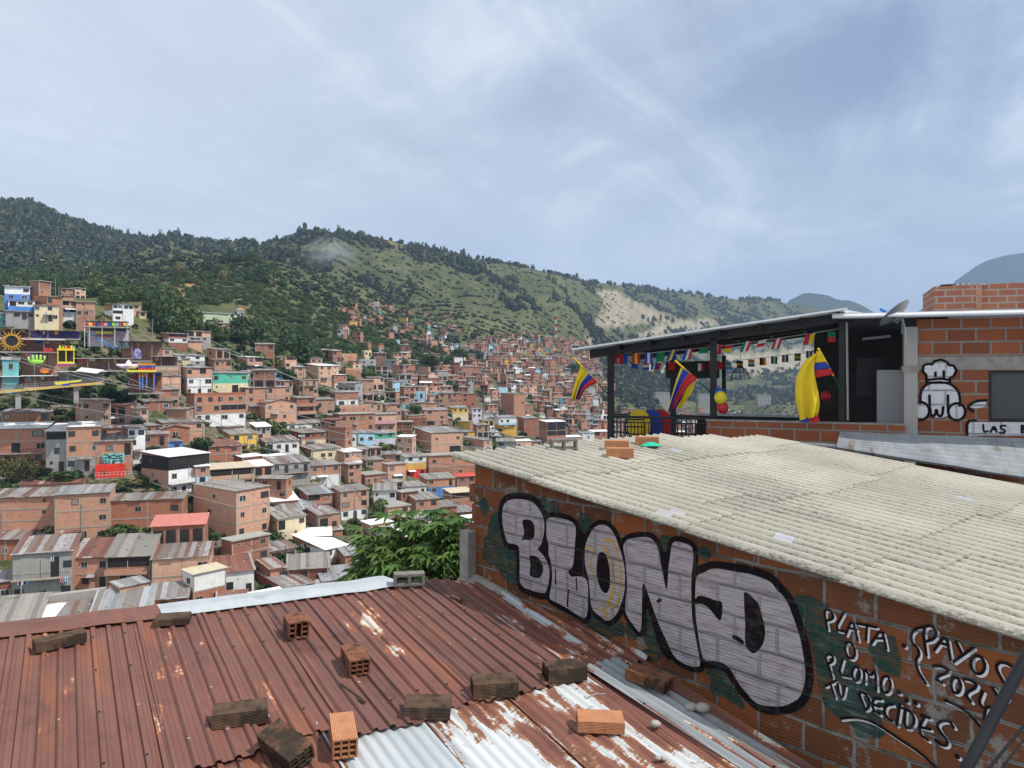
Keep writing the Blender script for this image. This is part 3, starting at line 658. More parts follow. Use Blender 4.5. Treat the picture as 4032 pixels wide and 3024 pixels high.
def on_shed(u, v, up=0.03):
    a, b = roof_hit(u, v); return Vector((RO.x + RE.x * a + RR.x * b, RO.y + RE.y * a + RR.y * b, RO.z + roof_z(b) + up))
def put(m, name, loc, yaw, label, cat='brick', group=None, tilt=(KS * 0.9, 0)):
    o = m.build(name); o.location = loc
    q = Matrix.Rotation(tilt[0], 4, Vector((RE.x, RE.y, 0))) @ Matrix.Rotation(R_(yaw), 4, 'Z') @ Matrix.Rotation(tilt[1], 4, 'X')
    o.rotation_euler = q.to_euler(); return tag(o, label, cat, group)
G = 'bricks weighing down the rusty roof'
put(block(0.43, 0.135, 0.105, 'clay_dark'), 'solid_brick', on_shed(236, 2556), 42, 'long smooth dark block lying across the rusty ridge cap', 'brick', G)
put(block(0.33, 0.20, 0.07, 'clay_dark'), 'solid_brick', on_shed(682, 2462), 16, 'flat dark slab-like block at the joint of rusty and galvanised ridge caps', 'brick', G)
put(hollow_brick(0.41, 0.20, 0.115, 'clay_dark'), 'hollow_brick', on_shed(945, 2852), 19, 'dark ribbed brick with a chipped orange corner, nearest the lower edge of the brown sheets', 'brick', G)
put(hollow_brick(0.26, 0.20, 0.17, 'clay_old', broken=True), 'hollow_brick', on_shed(1165, 2508), 118, 'broken brick with its middle holes missing, highest loose brick below the ridge', 'brick', G)
put(hollow_brick(0.36, 0.185, 0.145, 'clay_old'), 'hollow_brick', on_shed(1397, 2640), 116, 'worn brick showing nine square holes, beside the long peeled strip', 'brick', G)
put(hollow_brick(0.40, 0.18, 0.145, 'clay_new'), 'hollow_brick', on_shed(1350, 2945), 107, 'bright orange brick showing nine square holes beside the galvanised sheet', 'brick', G)
put(hollow_brick(0.40, 0.20, 0.13, 'clay_mossy'), 'hollow_brick', on_shed(1130, 2990, 0.05), -38, 'tilted brick blackened by moss at the roof bottom', 'brick', G, (0.2, 0.25))
put(hollow_brick(0.37, 0.23, 0.10, 'clay_dark'), 'hollow_brick', on_shed(1685, 2820), 2, 'broad grey-brown brick lying flat where brown sheet meets bare metal', 'brick', G)
put(hollow_brick(0.39, 0.20, 0.13, 'clay_dark'), 'hollow_brick', on_shed(1945, 2742), 11, 'grey-brown brick spotted white, on the lap above the half rusted sheets', 'brick', G)
put(hollow_brick(0.37, 0.19, 0.13, 'clay_mossy'), 'hollow_brick', on_shed(2222, 2682), 17, 'ribbed brick with moss and one orange face below the peeled sheet', 'brick', G)
put(hollow_brick(0.37, 0.20, 0.095, 'clay_new'), 'hollow_brick', on_shed(2362, 2878), -1, 'clean orange brick with a twig on top, half in wall shade', 'brick', G)
put(hollow_brick(0.40, 0.18, 0.10, 'clay_old'), 'hollow_brick', on_shed(2555, 2712, 0.05), -40, 'orange-brown brick in deep shade against the foot of the painted wall', 'brick', G)
def cinder(L, w, h):
    m = MB(); t = 0.03
    for x in (-L / 2, -t / 2, L / 2 - t): m.box(x, x + t, -w / 2, w / 2, 0, h, 'cinder')
    for x0, x1 in ((-L / 2 + t, -t / 2), (t / 2, L / 2 - t)):
        m.box(x0, x1, -w / 2 + .003, w / 2 - .003, 0.001, t, 'cinder'); m.box(x0, x1, -w / 2 + .003, w / 2 - .003, h - t, h - 0.001, 'cinder')
    return m
put(cinder(0.36, 0.13, 0.145), 'cinder_block', on_shed(1610, 2318, 0.05), 14, 'grey concrete block with two square holes standing on the ridge', 'block')
put(block(0.16, 0.06, 0.04, 'old_wood'), 'wood_offcut', on_shed(1795, 2372), -42, 'short dark offcut of wood lying on the brown roof near the wall', 'wood')
m = MB(); p0, p1 = on_shed(1343, 2713, 0.045), on_shed(1438, 2785, 0.045); m.tube([p0, (p0 + p1) / 2 + Vector((0, 0, .006)), p1], 0.013, 'old_wood'); tag(m.build('wooden_stick'), 'thin dark stick lying along a rib of the rusty roof', 'stick')
m = MB(); p0, p1 = on_shed(2305, 2812, 0.13), on_shed(2385, 2795, 0.135); m.tube([p0, (p0 + p1) / 2 + Vector((0, 0, .02)), p1], 0.006, 'mortar'); tag(m.build('dry_twig'), 'pale dry twig lying on top of the clean orange brick', 'twig')
STONES = [(2580, 2872, .05, 'pale fist-sized lump of mortar below the grey strip'), (2590, 3003, .028, 'small white pebble at the roof bottom, larger of the two beside each other'), (2616, 3006, .024, 'smaller white pebble of the pair at the roof bottom'), (2722, 2806, .06, 'grey rubble lump at the wall foot, darker one of two'), (2767, 2812, .07, 'pale jagged rubble lump at the wall foot')]
for u, v, r, lb in STONES:
    m = MB(); rows = []
    for k in range(6):
        th = math.pi * k / 5; rows.append([(r * math.sin(th) * math.cos(p * .9) * (1 + .35 * mnoise.noise((k, p, u))) , r * .8 * math.sin(th) * math.sin(p * .9) * (1 + .3 * mnoise.noise((p, k, v))), r * .5 - r * .6 * math.cos(th)) for p in range(7)])
    m.grid(rows, 'rubble', True); o = m.build('stone', None, True, on_shed(u, v, 0.02)); tag(o, lb, 'stone')

# ---------------------------------------------------------------- house with the painted brick wall and fibre-cement roof
WD = Vector((-0.664, 0.747)); WE = Vector((0.747, 0.664)); WC = 6.0
HO = Vector((WE.x * WC, WE.y * WC, -4.6)); HZ = math.atan2(-WD.y, -WD.x)
house = empty('graffiti_house', HO, HZ); tag(house, 'brick house with silver bubble-letter graffiti on its shaded wall and pale corrugated roof', 'house')
def wpx(u, v):
    """pixel -> (x, z) on the painted wall, in the house's own axes (x runs right along the wall)"""
    s, q = ray(u, v); y = WC / (WE.x * s + WE.y); p = Vector((s * y - HO.x, y - HO.y)); return (-p.dot(WD), q * y - HO.z)
FS = 0.112; FZ0 = -1.951
def fz(x, y):
    """underside height of the roof at house coordinates (x along wall, y into the house)"""
    p = -x; return FZ0 + FS * p - HO.z
def fpx(u, v):
    s, q = ray(u, v); y = FZ0 / (q - FS * (WD.x * s + WD.y)); p = Vector((s * y - HO.x, y - HO.y)); return -p.dot(WD), p.dot(WE)
xl = wpx(1872, 2200)[0]; xr = 2.2
m = MB(); n = 18; rows = [[], []]
for i in range(n + 1):
    x = xl + (xr - xl) * i / n; rows[0].append((x, 0, 0)); rows[1].append((x, 0, fz(x, 0) - 0.045))
m.grid(rows, 'wall_brick')
m.face([(xl, 0.16, 0), (xl, 0, 0), (xl, 0, fz(xl, 0) - .045), (xl, 0.16, fz(xl, 0) - .045)], 'wall_brick')
for y0, y1 in ((0.16, 3.6),):
    m.face([(xl + .25, y1, 0), (xl + .25, y0, 0), (xl + .25, y0, fz(xl, 0) - .06), (xl + .25, y1, fz(xl, 0) - .06)], 'wall_brick')
m.face([(xl, 0.16, 0), (xl, 0.16, fz(xl, 0) - .045), (xl + .25, 0.16, fz(xl, 0) - .045), (xl + .25, 0.16, 0)], 'wall_brick')
m.build('wall', house)
# corner bricks whose open ends show at the wall's end, concrete stub and fillet
for k in range(5):
    m = MB(); z0 = fz(xl, 0) - 0.33 - k * 0.245; h = hollow_brick(0.20, 0.15, 0.215, 'clay_old', 2, 3); h.build('corner_brick', house, loc=(xl - 0.03 + 0.05 * (k % 2), 0.085, z0 - 0.2))
m = MB(); px = wpx(1868, 2090); rows = []
for i in range(9):
    z = px[1] - 1.3 + 1.3 * i / 8; w = 0.10 + 0.012 * mnoise.noise((i, 2, 3)); q = 0.02 * mnoise.noise((i * .7, 9, 1))
    rows.append([(px[0] - 0.07 - w + q, -0.10, z), (px[0] - 0.07 + w + q, -0.12, z), (px[0] - 0.07 + w, 0.06, z), (px[0] - 0.07 - w, 0.08, z)])
m.grid(rows, 'mortar', True); m.face(rows[-1], 'mortar'); m.build('concrete_stub', house)
def fillet():
    m = MB(); rows = []
    for u, v in [(1870, 2276), (2000, 2345), (2150, 2440), (2300, 2525), (2450, 2610), (2600, 2706), (2800, 2835), (3000, 2950), (3200, 3070), (3500, 3240)]:
        x, z = wpx(u, v); w = 0.05 + 0.03 * mnoise.noise((u * .01, 3, 1)); rows.append([(x, -0.26, z - 0.16), (x, -0.13 - w, z - .045), (x, -0.02 - w * .4, z + w), (x, 0.01, z + w * 1.2), (x, 0.01, z - .5), (x, -0.26, z - .5)])
    m.grid(rows, 'mortar', True); m.build('mortar_fillet', house)
fillet()
def fsheet(x0, x1, y0, ny, lift):
    """fibre-cement sheet: x0 upper end to x1 lower end, ny waves of 0.177 m starting at y0"""
    K = 10; ys = [i * 0.177 / K for i in range(ny * K + 1)]; rows = []; gv = []
    nx = 7
    for i in range(nx):
        k = i / (nx - 1); x = x0 + (x1 - x0) * k
        r = [(x, y0 + y, fz(x, y0) + 0.028 + 0.028 * math.cos(2 * math.pi * (y / 0.177 - 0.5)) + lift * k + 0.004 * mnoise.noise((x, y0 + y, 2))) for y in ys]
        rows.append(r + [(a, b, c - 0.008) for a, b, c in reversed(r)])
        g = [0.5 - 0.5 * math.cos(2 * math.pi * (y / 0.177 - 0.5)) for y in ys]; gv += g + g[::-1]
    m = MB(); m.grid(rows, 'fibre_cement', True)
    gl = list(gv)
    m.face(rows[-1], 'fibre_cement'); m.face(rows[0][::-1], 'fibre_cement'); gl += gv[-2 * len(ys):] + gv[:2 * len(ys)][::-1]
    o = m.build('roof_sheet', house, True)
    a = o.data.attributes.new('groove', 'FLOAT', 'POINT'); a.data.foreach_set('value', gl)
    for p in o.data.polygons:
        if len(p.vertices) > 4: p.use_smooth = False
    return o
laps = [-7.66, -6.1, -4.42, -2.6, -0.92, 0.76, 2.4]
for j in range(7):
    y0 = -0.16 + j * 0.885
    for i in range(6):
        jt = random.uniform(-0.13, 0.13) if 0 < i else (0.0 if j < 5 else 0.35 * (j - 4))
        jt2 = random.uniform(-0.13, 0.13)
        random.seed(100 * j + i); a = laps[i] + (random.uniform(-.26, .26) if i else jt) - 0.10; random.seed(100 * j + i + 1); b = laps[i + 1] + random.uniform(-.26, .26)
        fsheet(a, b, y0, 5, 0.017)
random.seed(5)
m = MB()
for u, v in [(2610, 2040), (2660, 2035), (3060, 2145), (3780, 1985), (2650, 1790)]:
    x, y = fpx(u, v); z = fz(x, y) + 0.06; rows = []
    yb = round((y + 0.16) / 0.177) * 0.177 - 0.16
    for k in range(9): yy = yb + (k / 8) * 0.21 - 0.02; q = fz(x, y) + 0.037 + 0.024 * math.cos(2 * math.pi * ((yy + 0.16) / 0.177 - 0.5)) + 0.018; rows.append([(x - .09, yy, q), (x + .09, yy, q - .018), (x + .09, yy, q - .026), (x - .09, yy, q - .008)])
    m = MB(); m.grid(rows, 'lead_patch', True); m.build('lead_patch', house)
def on_fibre(u, v, up=0.05):
    x, y = fpx(u, v); c, s = math.cos(HZ), math.sin(HZ); return Vector((HO.x + c * x - s * y, HO.y + s * x + c * y, HO.z + fz(x, y) + up))
b0 = on_fibre(2440, 1815); put(hollow_brick(0.36, 0.20, 0.125, 'clay_new', 2, 3), 'hollow_brick', b0, -8, 'fresh pale orange brick at the front of two on the corrugated pale roof', 'brick', tilt=(0, 0))
put(hollow_brick(0.34, 0.20, 0.125, 'clay_new', 2, 3), 'hollow_brick', on_fibre(2428, 1786, 0.06), -8, 'fresh pale orange brick just behind the front one on the pale roof', 'brick', tilt=(0, 0))
put(hollow_brick(0.34, 0.20, 0.125, 'clay_new', 2, 3), 'hollow_brick', on_fibre(2547, 1766, 0.05), -8, 'pale orange brick with a scrap of green cloth, below the dark railing', 'brick', tilt=(0, 0))
plain('green_cloth', (0.02, 0.40, 0.26), (0.02, 0.33, 0.22), rough=0.8)
c0 = on_fibre(2560, 1775, 0.06); m = MB(); rows = [[(c0.x - .14 + .3 * i / 8, c0.y - .10 + .12 * j / 4, c0.z + .02 + .05 * math.sin(i / 8 * 3.1) * (j / 4) + .015 * mnoise.noise((i, j, 1))) for i in range(9)] for j in range(5)]; m.grid(rows, 'green_cloth'); m.grid([[(x, y, z - .006) for x, y, z in reversed(r)] for r in rows], 'green_cloth'); tag(m.build('cloth_scrap', None, True), 'scrap of bright green cloth caught on a pale orange brick', 'cloth')
put(cinder(0.36, 0.15, 0.14), 'cinder_block', on_fibre(2219, 1780, 0.04), 6, 'weathered concrete block at the far corner of the corrugated pale roof', 'block', tilt=(0, 0))
# ---- paint on the wall
ZA = lambda P: [wpx(1800 + x / 2.552, 1800 + y / 2.552) for x, y in P]
ZB = lambda P: [wpx(2300 + x / 2.37, 1950 + y / 2.37) for x, y in P]
ZC = lambda P: [wpx(2900 + x / 2.765, 2200 + y / 2.765) for x, y in P]
ZD = lambda P: [wpx(3332 + x / 2.37, 2324 + y / 2.37) for x, y in P]
Z4 = lambda P: [wpx(2800 + x / 1.795, 2274 + y / 1.795) for x, y in P]
def rough_edge(P, amp=0.012, n=5, seed=0):
    out = []
    for a, b in zip(P, P[1:] + P[:1]):
        for k in range(n):
            t = k / n; x, z = a[0] + (b[0] - a[0]) * t, a[1] + (b[1] - a[1]) * t
            out.append((x + amp * mnoise.noise((x * 9, z * 9, seed)), z + amp * mnoise.noise((x * 9, z * 9, seed + 5))))
    return out
def smooth_poly(P, it=2):
    for _ in range(it):
        Q = []
        for a, b in zip(P, P[1:] + P[:1]): Q += [(a[0] * .75 + b[0] * .25, a[1] * .75 + b[1] * .25), (a[0] * .25 + b[0] * .75, a[1] * .25 + b[1] * .75)]
        P = Q
    return P
def smooth_line(P, it=2):
    for _ in range(it):
        Q = [P[0]]
        for a, b in zip(P, P[1:]): Q += [(a[0] * .75 + b[0] * .25, a[1] * .75 + b[1] * .25), (a[0] * .25 + b[0] * .75, a[1] * .25 + b[1] * .75)]
        P = Q + [P[-1]]
    return P
m = MB()
for i, P in enumerate([ZA([(280,800),(330,700),(345,560),(420,540),(470,640),(480,880),(610,900),(620,1290),(560,1290),(450,1200),(400,1100),(270,1050),(260,950)]), ZA([(230,420),(290,400),(330,520),(300,600),(240,560)]), ZA([(840,400),(900,390),(910,460),(1000,430),(1035,520),(1030,570),(890,560),(830,470)]),
          ZA([(1225,600),(1240,560),(1350,590),(1360,700),(1230,790)]), ZB([(690,370),(830,370),(830,540),(780,700),(730,600)]), ZB([(560,990),(640,990),(760,1440),(740,1500),(590,1420),(550,1290)]), ZB([(30,1060),(180,1150),(330,1140),(400,1290),(250,1330),(120,1330),(20,1250)]), ZB([(400,1130),(520,1290),(480,1360),(390,1330)]), ZB([(540,1420),(740,1460),(730,1530),(600,1560),(500,1500)]), ZB([(1090,470),(1180,490),(1190,580),(1110,600),(1070,540)]), ZB([(1150,1600),(1330,1590),(1420,1660),(1300,1720),(1160,1680)]),
          Z4([(570,110),(740,130),(840,200),(830,330),(960,420),(930,560),(1090,640),(1170,800),(1380,860),(1350,930),(1180,940),(1210,1010),(1240,1130),(1060,1160),(1020,1060),(900,980),(770,870),(740,600),(680,350)]), Z4([(1090,470),(1280,370),(1350,560),(1340,690),(1210,680),(1150,560)]), Z4([(0,660),(120,720),(230,860),(240,930),(180,900),(60,820),(0,830)])]):
    m = MB(); m.poly(rough_edge(smooth_poly(P, 1), 0.03, 4, i), 'paint_green', -0.004 - 0.0002 * i); m.build('paint_patch', house)
def letter(fill, holes=(), lines=(), ow=0.085, pad=(), lab=None):
    m = MB(); F = smooth_poly(fill, 2)
    for q in pad: m.poly(rough_edge(smooth_poly(q, 1), 0.01, 3, 3), 'paint_black', -0.0095)
    m.stroke(F[::2], ow, 'paint_black', -0.0105, True)
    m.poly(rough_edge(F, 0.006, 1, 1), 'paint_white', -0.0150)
    for h in holes: m.poly(rough_edge(smooth_poly(h, 2), 0.006, 1, 2), 'paint_black', -0.0165)
    for l, w, c in lines: m.stroke(smooth_line(l), w, c, -0.0180)
    o = m.build('graffiti_letter', house); o['label'] = lab
B_ = ZA([(470,500),(500,445),(560,420),(640,418),(720,430),(790,460),(840,520),(875,600),(888,680),(885,760),(870,840),(845,890),(815,925),(850,950),(900,1010),(930,1080),(942,1150),(935,1240),(918,1310),(890,1372),(760,1335),(640,1290),(640,1100),(638,920),(620,872),(515,865),(490,780),(475,700),(462,600)])
letter(B_, [ZA([(665,625),(740,620),(780,660),(795,740),(780,820),(740,835),(680,820),(650,845),(690,760),(675,690)]), ZA([(730,985),(790,985),(840,1020),(875,1080),(875,1150),(850,1210),(800,1215),(735,1185),(750,1110),(750,1060)])], [(ZA([(1000,1130),(1000,1270)]), .014, 'paint_black')], 0.15, [ZA([(820,930),(860,890),(935,880),(940,920),(925,970),(930,1060),(880,990)]), ZA([(480,860),(630,870),(640,1000),(600,930),(480,905)])], lab='bubble letter B')
L_ = ZA([(912,600),(1050,606),(1150,640),(1212,690),(1190,900),(1182,1100),(1120,1135),(1150,1200),(1200,1195),(1290,1190),(1325,1260),(1330,1400),(1315,1625),(1250,1600),(1100,1500),(950,1430),(935,1400),(960,1290),(970,1180),(955,1050),(925,960),(935,880),(912,820),(905,700)])
letter(L_, [], [(ZA([(1000,1120),(1005,1275)]), .012, 'paint_black'), (ZA([(1130,1330),(1120,1490)]), .02, 'paint_black'), (ZA([(1210,1210),(1215,1330)]), .016, 'paint_black')], 0.11, [ZA([(1212,700),(1300,770),(1290,960),(1270,1170),(1180,1190),(1130,1140),(1180,1120),(1195,900)])], lab='bubble letter L')
O_ = ZB([(75,335),(120,285),(185,266),(250,298),(300,370),(340,480),(375,600),(395,720),(390,860),(370,980),(330,1080),(280,1150),(230,1170),(170,1140),(110,1085),(72,1030),(65,900),(50,760),(20,660),(15,540),(30,420)])
letter(O_, [ZB([(150,530),(190,523),(225,570),(250,670),(256,780),(245,880),(215,915),(170,880),(140,800),(125,700),(130,600)])],
  [(ZB([(180,470),(230,520),(265,610),(285,720),(285,850),(260,960),(225,1000),(270,1045)]), .028, 'paint_yellow'), (ZB([(200,420),(260,405),(300,470),(330,580),(350,700),(350,850),(330,980),(300,1045),(240,1010)]), .026, 'paint_yellow'), (ZB([(170,1070),(210,1030),(190,1100),(230,1075),(200,1140)]), .018, 'paint_yellow'), (ZB([(30,560),(45,490),(80,480),(100,520),(70,600),(80,700),(105,780)]), .018, 'paint_yellow')], 0.10, lab='bubble letter O crossed by yellow lines')
N_ = ZB([(372,470),(400,420),(450,398),(560,383),(640,393),(690,450),(715,560),(745,720),(772,885),(787,860),(795,700),(815,560),(830,428),(900,428),(990,458),(1027,490),(1030,600),(1012,750),(1008,950),(1020,1150),(1055,1350),(1085,1500),(1100,1612),(960,1577),(850,1510),(790,1370),(720,1230),(650,1040),(590,860),(553,793),(550,1000),(547,1300),(480,1220),(395,1100),(395,1000),(415,850),(405,680),(390,560)])
letter(N_, [], [(ZB([(700,985),(725,970)]), .03, 'paint_black')], 0.10, [ZB([(715,540),(800,520),(790,700),(775,880),(750,700)]), ZB([(553,800),(600,880),(720,1240),(840,1500),(800,1560),(700,1400),(640,1180),(590,1000),(590,1320),(545,1300)])], lab='bubble letter N')
D_ = ZB([(1052,745),(1100,725),(1200,678),(1330,690),(1430,712)]) + ZC([(130,150),(260,190),(380,240),(440,320),(520,400),(590,510),(630,640),(690,800),(730,970),(755,1150),(765,1290),(735,1420),(690,1520),(560,1590),(400,1605),(290,1590),(200,1540),(120,1450),(50,1370),(0,1290)]) + ZB([(1380,1620),(1320,1560),(1220,1540),(1125,1545),(1090,1400),(1060,1200),(1045,1000)])
letter(D_, [ZB([(1040,965),(1080,925),(1150,945),(1220,975),(1302,985),(1303,1060),(1285,1185),(1230,1110),(1170,1040),(1100,1000),(1045,1010)]), ZC([(90,350),(140,370),(200,430),(260,490),(280,560),(300,650),(325,750),(320,850),(295,930),(240,1005),(190,1028),(130,985),(103,900),(108,750),(103,600),(93,450)])], [(ZC([(-12,845),(40,870),(75,900)]), .04, 'paint_black')], 0.135, lab='bubble letter D')
def word(name_label, strokes, w=0.019, sh=(0.015, -0.012)):
    m = MB(); k = 0
    for s in strokes:
        if len(s) == 2 and (Vector(s[0]) - Vector(s[1])).length < .03:
            q = MB(); q.stroke([(x + sh[0], z + sh[1]) for x, z in s], w * 1.5, 'paint_pale', -.0085); q.stroke(s, w * 1.5, 'paint_black', -.0125); q.build('painted_dot', house)
    strokes = [s for s in strokes if not (len(s) == 2 and (Vector(s[0]) - Vector(s[1])).length < .03)]
    for s in strokes:
        L = smooth_line(s, 1); m.stroke([(x + sh[0], z + sh[1]) for x, z in L], w * 1.05, 'paint_pale', -0.0085 - 1e-4 * k); k += 1
    for s in strokes: m.stroke(smooth_line(s, 1), w, 'paint_black', -0.0125 - 1e-4 * k); k += 1
    o = m.build('painted_lettering', house); o['label'] = name_label
def ell(c, rx, ry, rot=0): return [(c[0] + rx * math.cos(a) * math.cos(rot) - ry * math.sin(a) * math.sin(rot), c[1] + rx * math.cos(a) * math.sin(rot) + ry * math.sin(a) * math.cos(rot)) for a in [i * math.pi / 5 for i in range(11)]]
word('painted word PLATA', [ZC(s) for s in ([(1000,760),(960,560),(1010,545),(1065,600),(1060,650),(985,670)], [(1175,580),(1080,760),(1190,790)], [(1200,820),(1270,640),(1330,880)], [(1225,745),(1315,765)], [(1325,700),(1530,740)], [(1430,715),(1420,880)], [(1480,910),(1590,750),(1640,970)], [(1510,860),(1620,860)])])
word('painted letter O', [ZC(ell((1245, 990), 52, 95, -0.25))])
word('painted word PLOMO', [ZC(s) for s in ([(1050,1290),(1010,1140),(970,1060),(1010,1030),(1060,1050),(1060,1110),(1000,1140)], [(1165,1090),(1120,1250),(1240,1275)], ell((1310, 1245), 42, 78), [(1400,1340),(1400,1180),(1470,1280),(1520,1190),(1530,1420)], ell((1635, 1360), 52, 95), [(1760,1440),(1780,1450)])])
word('painted word TU', [ZC(s) for s in ([(970,1380),(1090,1320)], [(1030,1350),(1080,1500)], [(1110,1350),(1130,1480),(1165,1510),(1190,1380)])])
word('painted word DECIDES', [ZD(s) for s in ([(180,1090),(120,940),(180,950),(230,1020),(220,1085),(185,1110)], [(330,1010),(260,1000),(250,1100),(320,1150)], [(260,1060),(320,1080)], [(440,1060),(390,1060),(360,1110),(380,1170),(430,1210)], [(510,1060),(480,1250)], [(560,1100),(550,1270),(610,1280),(650,1210),(620,1130),(530,1090)], [(710,1160),(785,1185)], [(740,1170),(690,1270),(700,1340),(770,1390)], [(710,1270),(790,1290)], [(1010,1270),(970,1210),(890,1210),(850,1250),(890,1320),(950,1390),(950,1440),(900,1440),(840,1390)], [(1040,1540),(1048,1548)], [(1130,1600),(1138,1608)])], 0.021)
word('curved brace painted before PAYOS', [ZD([(720,340),(660,350),(610,400),(610,470),(680,540),(690,600),(655,640),(670,740),(750,860)])], 0.021)
word('painted word PAYOS', [ZD(s) for s in ([(755,600),(720,340),(800,320),(850,380),(830,450),(760,470)], [(830,550),(940,400),(980,640)], [(870,480),(960,510)], [(1030,470),(1080,570)], [(1190,530),(1010,660)], ell((1235, 690), 66, 88, -0.2), [(1590,740),(1520,680),(1440,660),(1400,710),(1450,810),(1510,900),(1510,1000),(1460,1040),(1370,900)], [(543,508),(550,514)])], 0.021)
word('painted number 2024', [ZD(s) for s in ([(820,700),(900,700),(980,750),(830,810),(900,860)], ell((1030, 880), 46, 76, -0.1), [(1110,820),(1170,830),(1240,890),(1110,960),(1170,1030)], [(1280,940),(1240,1040),(1300,1100),(1345,1080)], [(1310,1090),(1290,1200)], [(568,1020),(574,1026)], [(653,1042),(659,1048)])], 0.021)
word('short painted underline', [ZD([(930,1020),(1050,1070),(1180,1170),(1300,1310)])], 0.022)
word('long painted underline', [ZD([(-40,1190),(60,1178),(180,1190),(300,1245),(500,1380),(700,1510),(860,1660)])], 0.021)
# dark steel pole and cables crossing the near corner of the picture
def near_rod(name, a, b, Ya, Yb, r, label, cat):
    m = MB(); m.tube([at(*a, Ya), at(*b, Yb)], r, 'steel_dark', 10); return tag(m.build(name, None, True), label, cat)
near_rod('steel_pole', (4075, 2520), (3760, 3110), 3.0, 2.9, 0.022, 'thick black steel pole slanting in front of the painted words', 'pole')
near_rod('black_cable', (4080, 2800), (3840, 3090), 3.0, 2.95, 0.006, 'thin black cable slanting beside the thick black pole', 'cable')
near_rod('black_cable', (4080, 2850), (3900, 3080), 3.05, 3.0, 0.0035, 'thinnest black cable, furthest from the thick black pole', 'cable')
# ---------------------------------------------------------------- terrace restaurant and the brick house beside it
PX, PYD = Vector((0.928, -0.372)), Vector((0.372, 0.928)); PO = Vector((6.95, 13.5, -4.0)); PZ = math.atan2(-0.372, 0.928); PC = PO.x * PYD.x + PO.y * PYD.y
def pp(u, v, off=0.0):
    s, q = ray(u, v); y = (PC + off) / (PYD.x * s + PYD.y); p = Vector((s * y - PO.x, y - PO.y)); return p.dot(PX), q * y - PO.z
def p3(u, v, off=0.0): x, z = pp(u, v, off); return Vector((x, off, z))
def pw(p): return Vector((PO.x + PX.x * p[0] + PYD.x * p[1], PO.y + PX.y * p[0] + PYD.y * p[1], PO.z + p[2]))
z1 = lambda x, y: (2200 + x / 2.212, 1100 + y / 2.212)
z2 = lambda x, y: (3032 + x / 2.212, 1100 + y / 2.212)
bricky('brick_orange', (0.29, 0.093, 0.042), (0.20, 0.066, 0.033), (0.21, 0.195, 0.175), 0.44, 0.225, 0.017, rnd=0, bump=0.5)
bricky('brick_small', (0.40, 0.13, 0.085), (0.46, 0.20, 0.11), (0.42, 0.36, 0.31), 0.44, 0.185, 0.022, rnd=0)
plain('roof_panel', (0.76, 0.77, 0.78), (0.66, 0.67, 0.69), rough=0.45, scale=1.5)
plain('panel_white', (0.44, 0.44, 0.47), (0.40, 0.40, 0.43), rough=0.6, scale=1.0)
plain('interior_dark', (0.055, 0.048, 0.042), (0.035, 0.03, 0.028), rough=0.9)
def flat(name, c, rough=0.75): plain(name, c, tuple(x * 0.85 for x in c), rough=rough, scale=2.0)
flat('flag_yellow', (0.78, 0.55, 0.02)); flat('flag_blue', (0.025, 0.06, 0.36)); flat('flag_red', (0.55, 0.025, 0.03)); flat('flag_white', (0.70, 0.70, 0.70)); flat('flag_green', (0.01, 0.20, 0.09)); flat('flag_black', (0.015, 0.015, 0.015)); flat('flag_sky', (0.20, 0.45, 0.70)); flat('flag_orange', (0.70, 0.25, 0.04))
flat('balloon_yellow', (0.75, 0.60, 0.03), 0.3); flat('balloon_red', (0.50, 0.02, 0.03), 0.3); flat('balloon_blue', (0.03, 0.10, 0.42), 0.3)
flat('pole_green', (0.01, 0.10, 0.06)); flat('dish_grey', (0.16, 0.17, 0.175), 0.5); flat('cap_blue', (0.03, 0.16, 0.50))
def p_root(name, label, cat, group=None):
    r = empty(name, PO, PZ); return tag(r, label, cat, group)
T = p_root('terrace_restaurant', 'open rooftop terrace with black posts under a thin white lean-to roof hung with flags', 'terrace')
def part(m, name, root, label=None, smooth=False):
    o = m.build(name, root, smooth)
    if label: o['label'] = label
    return o
def post(u0, u1, v0, v1, off, d=0.12):
    a, b = p3(u0, v0, off), p3(u1, v1, off); m = MB(); m.box(a.x, b.x, off, off + d, min(a.z, b.z), max(a.z, b.z), 'steel_dark'); part(m, 'post', T)
post(2391, 2413, 1385, 1775, 0); post(2795, 2820, 1330, 1680, 0); post(3303, 3327, 1262, 1668, 0); post(2638, 2660, 1400, 1760, 4.2); post(2842, 2857, 1400, 1700, 4.2)
m = MB(); a, b = p3(3329, 1270, -0.03), p3(3338, 1655, -0.03); m.tube([(a.x + .02, -.03, a.z), (b.x, -.03, b.z)], 0.02, 'pole_grey'); part(m, 'conduit', T, 'thin pale conduit')
